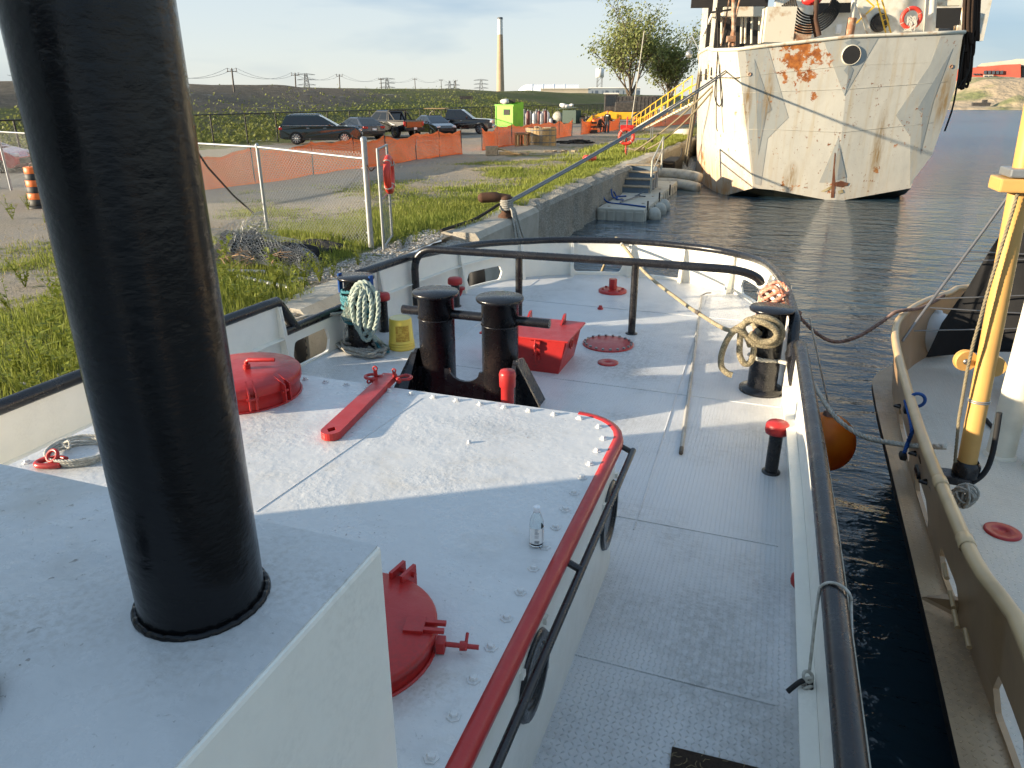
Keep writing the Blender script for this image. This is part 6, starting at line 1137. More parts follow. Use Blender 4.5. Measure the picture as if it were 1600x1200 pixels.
# ---------------- traffic drums
def drum(loc, label):
    d = thing('traffic_drum', label, 'traffic drum', loc, group='orange traffic drums'); z = 0.0
    MB().lathe([(0.36, 0), (0.36, 0.08), (0.30, 0.10)], n=24).build('base_ring', 'drum_black', d)
    for k in range(6):
        r = 0.275-k*0.012; MB().lathe([(r, 0.10+k*0.16), (r+0.004, 0.12+k*0.16), (r, 0.255+k*0.16), (r-0.006, 0.26+k*0.16)]+([(0, 0.262+k*0.16)] if k == 5 else []), n=24).build('band', 'drum_orange' if k % 2 else 'drum_black', d)
    MB().tube([V(-0.1, 0, 1.06), V(-0.06, 0, 1.13), V(0.06, 0, 1.13), V(0.1, 0, 1.06)], 0.018, 6).build('handle', 'drum_black', d); return d
drum(G(66, 326, LZ), 'orange and black striped traffic drum left of the funnel by the road'); drum(G(928, 208, LZ), 'orange traffic drum standing by the two workers'); drum(G(992, 202, LZ), 'orange traffic drum at the foot of the yellow gangway')
# ---------------- yard clutter
p_ = V(-13.95, 44.7, LZ); tub = thing('wooden_tub', 'big round pale wooden stave tub standing on the gravel', 'tub', p_)
for k in range(30): a = 2*math.pi*k/30; MB().box(V(0.92*math.cos(a), 0.92*math.sin(a), 0.52), (0.045, 0.175, 1.04), a).build('stave', 'wood_pale' if k % 3 else 'wood_old', tub)
for z_ in (0.2, 0.6, 0.9): MB().lathe([(0.955, z_), (0.96, z_+0.05)], n=32).build('hoop', 'far_steel', tub)
b = MB(); rnd = random.Random(2)
for k in range(10): b.box((rnd.uniform(-.6, .6), rnd.uniform(-.6, .6), 0.98+rnd.uniform(0, .12)), (rnd.uniform(.2, .5), 0.1, 0.08), rnd.uniform(0, 3))
b.disc((0, 0, 0), 0.9, 24, z=0.95); b.build('scrap_fill', 'wood_old', tub)
p_ = G(816, 230, LZ); cr = thing('wooden_crate', 'open slatted brown wooden crate standing in front of the round tub', 'crate', p_, rad(8))
for sx in (-0.36, 0.36):
    for sy in (-0.3, 0.3): MB().box((sx, sy, 0.39), (0.06, 0.06, 0.78)).build('corner_post', 'wood_brown', cr)
for z_ in (0.06, 0.74):
    for sy in (-0.335, 0.335): MB().box((0, sy, z_), (0.80, 0.03, 0.09)).build('rail', 'wood_brown', cr)
for k in range(4): MB().box((-0.27+k*0.18, 0.31, 0.4), (0.13, 0.02, 0.62)).build('slat', 'wood_brown', cr); MB().box((-0.372, -0.22+k*0.15, 0.4), (0.02, 0.12, 0.62)).build('slat', 'wood_brown', cr)
for k, x_ in enumerate((-0.2, 0.22)): MB().box((x_, -0.31, 0.4), (0.14, 0.02, 0.62)).build('slat', 'wood_pale', cr)
MB().box((0, 0, 0.80), (0.82, 0.70, 0.03)).build('top_board', 'wood_brown', cr)
pp0 = G(790, 243, LZ); lum = [((0, 0.2, 0.22), (1.7, 0.22, 0.07), -0.3, 'pale plank lying aslant over the trestle blocks in the gravel'), ((-0.75, 0, 0.22), (0.6, 0.3, 0.44), 0.2, 'squat timber trestle block left of the pale plank'), ((0.1, 0.15, 0.10), (1.0, 0.16, 0.16), 0.15, 'short square timber under the pale plank'), ((0.75, 0.25, 0.09), (0.8, 0.24, 0.16), -0.1, 'dark timber offcut right of the pale plank')]
for o, d_, r_, lab in lum: tag(MB().bev(pp0+V(*o), d_, 0.012, m=Matrix.Rotation(r_, 3, 'Z') @ Matrix.Rotation(0.16 if d_[0] > 1.5 else 0, 3, 'Y')).build('timber', 'wood_pale' if d_[0] > 0.9 else 'wood_old'), lab, 'timber')
p_ = G(905, 224, LZ); b = MB(); rnd = random.Random(5)
for k in range(30): a, r_ = rnd.uniform(0, 6.28), rnd.uniform(0, 1); b.box(p_+V(1.6*r_*math.cos(a), 0.9*r_*math.sin(a), 0.05+0.12*(1-r_)*rnd.random()), (rnd.uniform(.2, .6), rnd.uniform(.1, .3), rnd.uniform(.06, .2)), rnd.uniform(0, 3), m=None)
tag(b.build('burnt_debris', 'charcoal'), 'low heap of black burnt debris on the gravel right of the tub', 'debris', kind='stuff')
p_ = G(876, 238, LZ); b = MB()
for k in range(9): b.box(p_+V(rnd.uniform(-.7, .7), rnd.uniform(-.4, .4), 0.05), (rnd.uniform(.15, .35), rnd.uniform(.1, .2), 0.1), rnd.uniform(0, 3))
tag(b.build('rubble', 'wood_old'), 'scatter of small broken timber on the gravel below the black debris', 'debris', kind='stuff')
p_ = G(921, 254, LZ); bar = thing('red_canister', 'red plastic canister lying on its side in the quay grass', 'canister', p_); MB().lathe([(0, -0.3), (0.15, -0.3), (0.17, -0.27), (0.17, 0.27), (0.15, 0.3), (0, 0.3)], (0, 0, 0.17), 18, Matrix.Rotation(rad(60), 3, 'Z') @ AX).build('body', 'signal_red', bar); MB().lathe([(0.05, 0.3), (0.05, 0.34), (0, 0.34)], (0, 0, 0.17), 10, Matrix.Rotation(rad(60), 3, 'Z') @ AX).build('cap', 'ring_red', bar)
# life ring post on the quay
p_ = G(977, 247, LZ); lp = thing('life_ring_post', 'red post with sign board and tall pole on the quay grass', 'post', p_, rad(15)); MB().cyl((0, 0, 0), (0, 0, 1.9), 0.035, n=8).build('post', 'signal_red', lp); MB().box((0, 0, 1.42), (0.62, 0.05, 0.20)).build('board', 'signal_red', lp); MB().cyl((0.06, 0.05, 0.1), (0.55, 0.05, 5.6), 0.022, n=8).build('tall_pole', 'rope_white', lp)
lr3 = thing('quay_life_ring', 'orange life ring hanging on the red post by the quay edge', 'life ring', p_+V(0.02, -0.08, 1.0), rad(15)); MB().torus((0, 0, 0), 0.33, 0.085, 28, 10, Matrix.Rotation(math.pi/2, 3, 'X')).build('ring', 'ring_red', lr3)
for k in range(4): a = k*math.pi/2+0.8; MB().torus((0.33*math.cos(a), 0, 0.33*math.sin(a)), 0.09, 0.014, 12, 5, Matrix.Rotation(-a, 3, 'Y') @ Matrix.Rotation(0, 3, 'X')).build('band', 'rope_white', lr3)
# small trolley and rope pile near the far mooring point
p_ = G(1000, 226, LZ); tr_ = thing('hand_trolley', 'dark steel trolley frame standing behind the orange life ring', 'trolley', p_); MB().box((0, 0, 0.35), (1.6, 0.8, 0.08)).build('bed', 'far_steel', tr_)
for x_ in (-0.7, 0.7):
    for y_ in (-0.35, 0.35): MB().cyl((x_, y_, 0.3), (x_, y_, 1.1), 0.03, n=6).build('upright', 'far_steel', tr_)
    MB().lathe([(0.05, -0.04), (0.2, -0.05), (0.2, 0.05), (0.05, 0.04)], (x_, -0.45, 0.2), 16, Matrix.Rotation(math.pi/2, 3, 'X')).build('wheel', 'tyre', tr_)
p_ = G(992, 240, LZ); tag(MB().tube(coilpts(p_+V(0, 0, 0.06), 0.4, 4, 1.2, 0.2, 0.06, 0.07, 8), 0.045, 6).build('rope_pile', 'rope_tan'), 'coil of tan rope on the quay coping where the ship lines land', 'rope')
# lime green skip full of rubbish
p_ = G(796, 199, LZ); dm = thing('green_skip', 'lime green metal skip heaped with rubbish beside the black pickup', 'skip', p_, rad(-14))
MB().slab([V(-1.1, -0.9, 0.1), V(1.1, -0.9, 0.1), V(1.1, -0.9, 2.15), V(-1.1, -0.9, 2.15)], V(0, 0.05, 0)).slab([V(-1.1, -0.849, 0.1), V(-1.1, 0.9, 0.1), V(-1.1, 0.9, 2.35), V(-1.1, -0.849, 2.15)], V(0.05, 0, 0)).slab([V(1.1, -0.849, 0.1), V(1.1, 0.9, 0.1), V(1.1, 0.9, 2.35), V(1.1, -0.849, 2.15)], V(-0.05, 0, 0)).slab([V(-1.05, 0.85, 0.1), V(1.05, 0.85, 0.1), V(1.05, 0.85, 2.35), V(-1.05, 0.85, 2.35)], V(0, 0.05, 0)).build('body', 'lime', dm)
MB().box((0, -0.94, 0.28), (2.2, 0.06, 0.12)).box((0, -0.94, 2.1), (2.26, 0.08, 0.10)).build('rim', 'lime', dm); for_x = [MB().box((x_, -0.93, 1.15), (0.08, 0.05, 1.7)).build('rib', 'lime', dm) for x_ in (-1.02, 1.02)]
MB().box((0.28, -0.925, 1.45), (0.72, 0.03, 0.52)).build('sign_plate', 'ship_dark', dm); MB().box((-1.13, -0.4, 1.5), (0.02, 0.6, 0.8)).build('paint_mark', 'pink_mark', dm)
b = MB(); rnd = random.Random(14)
for k in range(5): b.sphere((rnd.uniform(-.7, .7), rnd.uniform(-.5, .5), 2.25+rnd.uniform(0, .2)), rnd.uniform(.22, .4), 8, 6, (1.3, 1, .8))
b.build('rubbish', 'trash_white', dm); MB().sphere((-0.55, 0, 2.35), 0.4, 8, 6, (1.2, 1, .7)).box((0.1, 0.2, 2.45), (0.7, 0.5, 0.3), 0.5).build('dark_rubbish', 'trash_dark', dm)
# gas bottles
spec = [(819, 'gas_grey', 1.5), (825, 'gas_red', 1.45), (829, 'gas_grey', 1.35), (834, 'gas_white', 1.25), (838, 'gas_grey', 1.5), (845, 'gas_white', 1.3), (849, 'gas_grey', 1.5), (852, 'gas_red', 1.5), (855.5, 'gas_white', 1.35), (860, 'gas_white', 0.7), (822, 'gas_white', 1.3), (842, 'gas_red', 1.45)]
cn = {'gas_grey': 'dark grey', 'gas_red': 'dark red', 'gas_white': 'white'}
names = ['first dark grey gas cylinder right of the green skip', 'dark red gas cylinder near the green skip', 'second dark grey gas cylinder from the green skip', 'small white gas cylinder in the middle of the row', 'tall dark grey gas cylinder left of the big white ones', 'fat white gas cylinder fourth from the right end', 'dark grey gas cylinder between the two big white ones', 'dark red gas cylinder just left of the rightmost big white one', 'big white gas cylinder nearest the right end of the row', 'short white gas bottle at the right end of the row', 'white topped gas cylinder beside the leftmost red one', 'dark red gas cylinder left of the fat white one']
for k, (px, m_, h_) in enumerate(spec):
    p_ = G(px, 195+0.5*(k % 2), LZ); g_ = thing('gas_cylinder', names[k], 'gas cylinder', p_, group='gas cylinders beside the green skip'); MB().lathe([(0.2, 0), (0.21, 0.03), (0.21, h_-0.2), (0.17, h_-0.08), (0.08, h_-0.02), (0.07, h_)], n=14).build('body', m_, g_); MB().lathe([(0.07, h_), (0.085, h_+0.02), (0.085, h_+0.13), (0, h_+0.15)], n=10).build('valve_cap', 'gas_grey', g_)
# big bags and green bin, scrap machinery
p_ = G(885, 193, LZ); gb2 = thing('green_bin', 'dark green open rubbish bin with bulging white bags', 'bin', p_, rad(-10)); MB().bx((-0.2, -0.7, 0.05), (1.5, 0.7, 1.45)).build('body', 'bottle_green', gb2); MB().slab([V(-1.1, -0.7, 1.55), V(1.55, -0.7, 1.75), V(1.55, 0.7, 1.75), V(-1.1, 0.7, 1.55)], V(0, 0, 0.06)).build('canopy', 'bottle_green', gb2)
b = MB(); rnd = random.Random(9)
for k in range(9): b.sphere((rnd.uniform(-.7, 1.2), rnd.uniform(-.4, .4), 1.78+rnd.uniform(0, .3)), rnd.uniform(.2, .34), 8, 5, (1.2, 1, .8))
b.build('white_bags', 'trash_white', gb2); MB().sphere((-0.9, -0.4, 0.65), 0.7, 12, 8, (1, .7, 1)).build('grey_bag', 'pontoon_grey', gb2)
rnd = random.Random(31)
for k, (px, lab) in enumerate(((866, 'pile of coiled hoses and drums left of the green bin'), (903, 'pile of rusty scrap machinery right of the green bin'), (921, 'low pile of dark scrap parts left of the yellow loader'))):
    p_ = G(px, 193, LZ); sp_ = thing('scrap_pile', lab, 'scrap', p_)
    for j in range(9):
        q_ = V(rnd.uniform(-.8, .8), rnd.uniform(-.5, .5), rnd.uniform(.15, .9)); m_ = rnd.choice(('rust_iron', 'machine_dark', 'wood_old', 'gas_grey'))
        (MB().torus(q_, rnd.uniform(.2, .4), 0.07, 14, 6, Matrix.Rotation(rnd.uniform(0, 3), 3, 'X')) if j % 3 == 0 else MB().bev(q_, (rnd.uniform(.3, .7), rnd.uniform(.3, .6), rnd.uniform(.2, .6)), 0.05, rnd.uniform(0, 3))).build('scrap_piece', m_, sp_)
# yellow loader
p_ = G(962, 200, LZ); ld = thing('yellow_loader', 'yellow backhoe loader with dark engine parked beyond the workers', 'loader', p_, rad(10))
MB().bev((0.9, 0, 1.15), (3.2, 1.5, 0.7), 0.12).build('engine_body', 'machine_yellow', ld); MB().bev((-0.5, 0, 1.05), (1.3, 1.9, 0.5), 0.1).build('chassis', 'machine_yellow', ld)
MB().bev((0.9, -0.1, 1.95), (2.2, 1.3, 1.0), 0.15).build('engine_cover', 'machine_dark', ld); c2 = MB().bev((-0.55, 0, 2.35), (1.25, 1.4, 1.5), 0.06).build('cab', 'machine_dark', ld); MB().bev((-0.55, 0, 3.15), (1.5, 1.6, 0.14), 0.05).build('cab_roof', 'trash_white', ld); MB().box((-0.55, -0.702, 2.5), (1.0, 0.02, 1.0)).build('cab_window', 'pane', c2)
for x_, r_ in ((-0.9, 0.55), (2.2, 0.75)):
    for s_ in (-0.85, 0.85): w2 = MB().lathe([(r_*0.5, -0.2), (r_*0.95, -0.22), (r_, 0), (r_*0.95, 0.22), (r_*0.5, 0.2)], (x_, s_, r_), 24, Matrix.Rotation(math.pi/2, 3, 'X')).build('tyre', 'tyre', ld); MB().lathe([(0, -0.1), (r_*0.52, -0.12), (r_*0.52, 0.12), (0, 0.1)], (x_, s_, r_), 20, Matrix.Rotation(math.pi/2, 3, 'X')).build('rim', 'machine_yellow', w2)
for s_ in (-0.5, 0.5): MB().beam((-0.4, s_, 1.6), (-2.1, s_, 1.0), 0.16, 0.3).beam((-0.6, s_, 1.0), (-1.8, s_, 1.3), 0.1, 0.1).build('lift_arm', 'machine_yellow', ld)
MB().slab([V(-2.2, -1, 0.3), V(-3.0, -1, 0.25), V(-2.9, -1, 0.6), V(-2.3, -1, 1.2)], V(0, 2, 0)).build('bucket', 'machine_yellow', ld)
p_ = G(985, 190, LZ); tk = thing('dark_container', 'dark grey box container behind the yellow loader', 'container', p_, rad(5)); MB().bev((0, 0, 1.7), (6.5, 2.4, 2.6), 0.04).build('box', 'machine_dark', tk)
for k in range(14): MB().box((-3.0+k*0.46, -1.22, 1.7), (0.2, 0.05, 2.4)).build('corrugation', 'machine_dark', tk)
# trailered motor boat
p_ = G(1008, 184, LZ); mb = thing('trailered_boat', 'small white motor boat with orange outboard on a trailer under the trees', 'boat', p_, rad(-12)); P = []
secs = [(-2.6, 1.05, 0.55, 1.35), (-1.0, 1.1, 0.5, 1.4), (1.0, 1.0, 0.5, 1.5), (2.2, 0.6, 0.7, 1.6), (3.0, 0.08, 1.1, 1.7)]; vs = []
for x_, w_, zb, zt in secs: vs += [V(x_, -w_, zt), V(x_, -w_*0.9, (zb+zt)/2), V(x_, 0, zb), V(x_, w_*0.9, (zb+zt)/2), V(x_, w_, zt)]
MB().add(vs, [(j*5+k, j*5+k+1, j*5+6+k, j*5+5+k) for j in range(4) for k in range(4)]+[(0, 1, 2, 3, 4), (4, 9, 14, 19, 24, 20, 15, 10, 5, 0)], False).build('hull', 'fiberglass', mb)
MB().bev((0.4, 0, 1.95), (1.6, 1.2, 0.9), 0.1).build('cabin', 'fiberglass', mb); MB().box((0.4, -0.61, 2.05), (1.2, 0.03, 0.4)).build('window', 'pane', mb); MB().bev((-2.9, 0, 1.7), (0.5, 0.5, 0.9), 0.1).build('outboard', 'drum_orange', mb); MB().torus((-2.2, -1.1, 1.7), 0.32, 0.12, 16, 8, Matrix.Rotation(math.pi/2, 3, 'X')).build('ring_fender', 'fiberglass', mb)
MB().beam((-2.6, 0, 0.5), (4.2, 0, 0.5), 0.12, 0.12).build('trailer_beam', 'far_steel', mb)
for s_ in (-1, 1): MB().lathe([(0.1, -0.08), (0.32, -0.09), (0.32, 0.09), (0.1, 0.08)], (-0.8, s_, 0.32), 16, Matrix.Rotation(math.pi/2, 3, 'X')).build('trailer_wheel', 'tyre', mb)
p_ = G(975, 186, LZ); tag(MB().sphere(p_+V(0, 0, 0.5), 0.9, 14, 8, (1.6, 1, .8)).build('tarp_mound', 'pontoon_grey'), 'low grey tarpaulin covered mound left of the trailered boat', 'tarpaulin')
# bags on the far quay grass
p_ = G(1066, 213, LZ); tag(MB().sphere(p_+V(0, 0, 0.25), 0.5, 12, 8, (1.5, .8, .6)).build('white_sack', 'trash_white'), 'white sack lying on the far quay grass beside the ship', 'sack')
p_ = G(1073, 214, LZ); tag(MB().lathe([(0, 0), (0.3, 0), (0.33, 0.3), (0.3, 0.55), (0, 0.6)], p_, 12).build('grey_stump', 'concrete'), 'squat grey concrete stump beside the white sack', 'stump')
# ---------------- people
def person(label, loc, rz, joints, edges, radii, parts):
    pe = thing('person', label, 'person', loc, rz)
    me = bpy.data.meshes.new('body'); me.from_pydata(joints, edges, []); o = link('body', me, pe); md = o.modifiers.new('skin', 'SKIN'); ly = me.skin_vertices[0].data
    for i, r in enumerate(radii): ly[i].radius = r if isinstance(r, tuple) else (r, r)
    ly[0].use_root = True; md.use_smooth_shade = True; o.modifiers.new('sub', 'SUBSURF').levels = 2; o.modifiers['sub'].render_levels = 2; me.materials.append(MT('cloth_black'))
    for nm, mb_, m_ in parts: mb_.build(nm, m_, pe)
    return pe
J = [(0, 0, .95), (0, 0, 1.15), (0, 0, 1.40), (0, 0, 1.50), (-.2, 0, 1.42), (-.27, 0.02, 1.15), (-.25, -.1, .92), (.2, 0, 1.42), (.27, 0.02, 1.15), (.25, -.1, .92), (-.1, 0, .88), (-.12, 0, .48), (-.12, .02, .08), (.1, 0, .88), (.13, 0, .48), (.14, .02, .08), (-.12, -.14, .04), (.15, -.14, .04)]
E_ = [(0, 1), (1, 2), (2, 3), (2, 4), (4, 5), (5, 6), (2, 7), (7, 8), (8, 9), (0, 10), (10, 11), (11, 12), (0, 13), (13, 14), (14, 15), (12, 16), (15, 17)]
R_ = [(.17, .13), (.17, .13), (.19, .13), .06, .08, .06, .045, .08, .06, .045, .10, .075, .055, .10, .075, .055, .045, .045]
def head(z, y=0.0): return [('head', MB().sphere((0, y, z+0.11), 0.105, 16, 10, (.85, 1, 1.15)).sphere((0, y-0.11, z+0.10), 0.02, 8, 6), 'skin'), ('cap', MB().sphere((0, y, z+0.17), 0.11, 14, 8, (.9, 1.05, .75)).box((0, y-0.13, z+0.16), (0.16, 0.12, 0.02)), 'cap_orange')]
def hands(pts): return [('hand', MB().sphere(p, 0.045, 10, 6, (.7, 1, 1.4)), 'skin') for p in pts]
legs = [('trousers', MB().tube([V(-.1, 0, .93), V(-.12, 0, .48), V(-.12, .02, .07)], [.115, .095, .078], 12).tube([V(.1, 0, .93), V(.13, 0, .48), V(.14, .02, .07)], [.115, .095, .078], 12), 'jeans')]
person('standing worker in black jacket and jeans seen from behind on the gravel', G(948, 208, LZ), rad(180), J, E_, R_, head(1.52)+hands([(-.25, -.12, .85), (.25, -.12, .85)])+legs+[('back_print', MB().box((0, 0.145, 1.38), (0.2, 0.01, 0.07)), 'paper_white')])
J2 = [(0, .1, .55), (0, 0, .72), (0, -.12, .98), (0, -.16, 1.08), (-.2, -.1, .98), (-.27, -.25, .75), (-.15, -.42, .62), (.2, -.1, .98), (.27, -.25, .75), (.15, -.42, .62), (-.12, .05, .50), (-.2, -.32, .55), (-.2, -.25, .08), (.12, .05, .50), (.2, -.32, .52), (.2, -.28, .08), (-.2, -.4, .04), (.2, -.43, .04)]
person('crouching worker in dark clothes bent over beside the standing one', G(936, 207, LZ), rad(70), J2, E_, R_, head(1.10, -.2)+hands([(-.15, -.45, .58), (.15, -.45, .58)]))
st_ = G(934, 208, LZ); wk = thing('work_stool', 'small dark trestle stool under the crouching worker', 'stool', st_); MB().box((0, 0, 0.42), (0.5, 0.4, 0.05)).build('seat', 'machine_dark', wk)
for x_ in (-.2, .2):
    for y_ in (-.15, .15): MB().cyl((x_*1.2, y_*1.2, 0), (x_, y_, .42), 0.02, n=6).build('leg', 'far_steel', wk)
# ================================================================== PARKED VEHICLES (nose along +X of their own frame)
RX = Matrix.Rotation(math.pi/2, 3, 'X')
def arch(x, r, z=0.0, n=8): return [(x+r*math.cos(a), z+r*math.sin(a)) for a in [math.pi*k/n for k in range(n+1)]]
def bodyshell(prof, w, z0, par, m, tum=0.06, name='body'):
    b = MB(); n = len(prof); cx, cz = sum(p[0] for p in prof)/n, 0.7; vs = []
    lay = [(-w/2, 0.0), (-w/2+0.07, 1.0), (w/2-0.07, 1.0), (w/2, 0.0)]
    for y, f in lay:
        for x, z in prof:
            k = 0.05*(1-f); xx = x-math.copysign(k, x-cx)*(1 if abs(x-cx) > 1.8 else 0); zz = z-(k if z > 0.9 else 0)
            yy = y
            if f == 0: yy = y*(1-tum*max(0, (z-0.75))/1.0-0.02*max(0, 0.45-z))
            taper = max(0, abs(x-cx)-1.75)*0.10; yy = yy*(1-taper*0.6)
            vs.append((xx, yy, zz))
    for j in range(3): b.add(vs, [(j*n+i, j*n+(i+1) % n, (j+1)*n+(i+1) % n, (j+1)*n+i) for i in range(n)], False) if j == 0 else b.f.extend([(j*n+i, j*n+(i+1) % n, (j+1)*n+(i+1) % n, (j+1)*n+i) for i in range(n)]) or b.sm.extend([False]*n)
    b.f.append(tuple(range(n))[::-1]); b.f.append(tuple(range(3*n, 4*n))); b.sm += [False, False]
    return b.build(name, m, par)
def cabin(par, m, low, high, wl, wh, zl, zh, splits, pillar=0.07, rear_glass=True):
    """low/high: (rear x, front x) of the glasshouse at belt and roof; splits: x fractions dividing the side panes"""
    def c(x, s, z_): f = (z_-zl)/(zh-zl); return V(x, s*(wl+(wh-wl)*f)/2, z_)
    vs = [c(low[0], -1, zl), c(low[1], -1, zl), c(low[1], 1, zl), c(low[0], 1, zl), c(high[0], -1, zh), c(high[1], -1, zh), c(high[1], 1, zh), c(high[0], 1, zh)]
    r = [V((high[0]+high[1])/2+(p.x-(high[0]+high[1])/2)*0.9, p.y*0.86, zh+0.05) for p in vs[4:]]
    cab = MB().add(vs+r, [(0, 1, 5, 4), (1, 2, 6, 5), (2, 3, 7, 6), (3, 0, 4, 7), (4, 5, 9, 8), (5, 6, 10, 9), (6, 7, 11, 10), (7, 4, 8, 11), (8, 9, 10, 11)]).build('cab_shell', m, par)
    for s in (-1, 1):
        for f0, f1 in splits:
            P = []
            for fx, fz in ((f0, 0.08), (f1, 0.08), (f1, 0.88), (f0, 0.88)):
                zz = zl+(zh-zl)*fz; xl = low[0]+(high[0]-low[0])*fz; xr = low[1]+(high[1]-low[1])*fz; P.append(c(xl+(xr-xl)*fx, s, zz)+V(0, s*0.004, 0))
            MB().slab(P, V(0, s*0.006, 0)).build('side_window', 'pane', cab)
    for k, (xl, xh, sg) in enumerate(((low[1], high[1], 1), (low[0], high[0], -1))):
        if k == 1 and not rear_glass: continue
        P = []
        for fy, fz in ((-0.88, 0.1), (0.88, 0.1), (0.88, 0.9), (-0.88, 0.9)): zz = zl+(zh-zl)*fz; P.append(V(xl+(xh-xl)*fz+sg*0.006, fy*(wl+(wh-wl)*fz)/2, zz))
        MB().slab(P, V(sg*0.006, 0, 0.004)).build('windscreen' if k == 0 else 'rear_window', 'pane', cab)
    return cab
def wheel(par, x, y, r, rimm='chrome', wd=0.24, spokes=10):
    s = 1 if y > 0 else -1
    w_ = MB().lathe([(r*0.68, -wd/2), (r*0.93, -wd/2), (r, -wd/2+0.04), (r, wd/2-0.04), (r*0.93, wd/2), (r*0.68, wd/2)], (x, y, r), 28, RX).build('tyre', 'tyre', par)
    MB().lathe([(r*0.70, -wd/2+0.02), (r*0.70, wd/2-0.02)], (x, y, r), 24, RX).disc((x, y+s*0.03, r), r*0.69, 24, RX).build('rim_well', 'trim_black', w_)
    b = MB()
    for k in range(spokes): a = 2*math.pi*k/spokes; b.box(V(x+0.40*r*math.cos(a), y+s*(wd/2-0.02), r+0.40*r*math.sin(a)), (0.55*r, 0.03, 0.055), m=Matrix.Rotation(-a, 3, 'Y'))
    b.lathe([(r*0.62, -0.02), (r*0.70, 0.015), (r*0.62, 0.015)], (x, y+s*(wd/2-0.03), r), 28, RX).lathe([(0.16*r, -0.02), (0.16*r, 0.03), (0, 0.03)], (x, y+s*(wd/2-0.03), r), 14, RX).disc((x, y+s*(wd/2), r), 0.15*r, 14, RX).build('rim', rimm, w_)
def boxpart(par, name, m, c, d, r=0.02): return MB().bev(c, d, r).build(name, m, par)
def suv(label, loc, rz):
    v = thing('parked_suv', label, 'suv', loc, rz); w = 1.96; wb = 1.49
    prof = [(-2.50, 0.42), (-2.53, 0.62), (-2.50, 0.95), (-2.44, 1.12), (-1.0, 1.13), (0.95, 1.10), (1.5, 1.10), (2.2, 1.02), (2.46, 0.92), (2.53, 0.70), (2.50, 0.42), (2.35, 0.30)]+arch(wb, 0.43, 0.32)+[(-wb+0.43, 0.30)]+arch(-wb, 0.43, 0.32)+[(-2.3, 0.32)]
    bodyshell(prof, w, 0, v, 'car_green'); cb = cabin(v, 'car_green', (-2.38, 1.05), (-2.02, 0.02), 1.84, 1.44, 1.11, 1.70, ((0.05, 0.25), (0.28, 0.54), (0.57, 0.92)))
    for x in (wb, -wb):
        for s in (-1, 1):
            wheel(v, x, s*0.86, 0.38); b = MB(); P = arch(x, 0.47, 0.33, 10); Q = arch(x, 0.42, 0.33, 10); b.slab([V(a, s*(w/2-0.02), c) for a, c in P]+[V(a, s*(w/2-0.02), c) for a, c in Q[::-1]], V(0, s*0.03, 0)); b.build('arch_trim', 'trim_black', v)
    for s in (-1, 1):
        boxpart(v, 'sill_trim', 'trim_black', (0, s*(w/2-0.015), 0.33), (2.2, 0.04, 0.14)); boxpart(v, 'headlight', 'lamp_clear', (2.36, s*0.72, 0.86), (0.25, 0.4, 0.12), 0.04); boxpart(v, 'tail_light', 'lamp_red', (-2.40, s*0.80, 0.95), (0.22, 0.28, 0.16), 0.04); boxpart(v, 'mirror', 'car_green', (0.62, s*1.05, 1.17), (0.14, 0.2, 0.15), 0.05)
        MB().tube([V(-1.9, s*0.66, 1.70), V(-1.75, s*0.66, 1.79), V(-0.2, s*0.66, 1.80), V(0.05, s*0.66, 1.72)], 0.02, 6).build('roof_rail', 'chrome', v); boxpart(v, 'belt_trim', 'chrome', (-0.7, s*0.925, 1.125), (3.1, 0.02, 0.025), 0.004)
        for x in (0.30, -0.72): boxpart(v, 'door_handle', 'chrome', (x, s*(w/2-0.015), 0.98), (0.2, 0.04, 0.03), 0.01)
    boxpart(v, 'grille', 'chrome', (2.50, 0, 0.84), (0.06, 1.0, 0.16)); boxpart(v, 'lower_grille', 'trim_black', (2.50, 0, 0.52), (0.06, 1.4, 0.22)); boxpart(v, 'licence_plate', 'paper_white', (2.545, 0, 0.62), (0.02, 0.32, 0.12), 0.004); return v
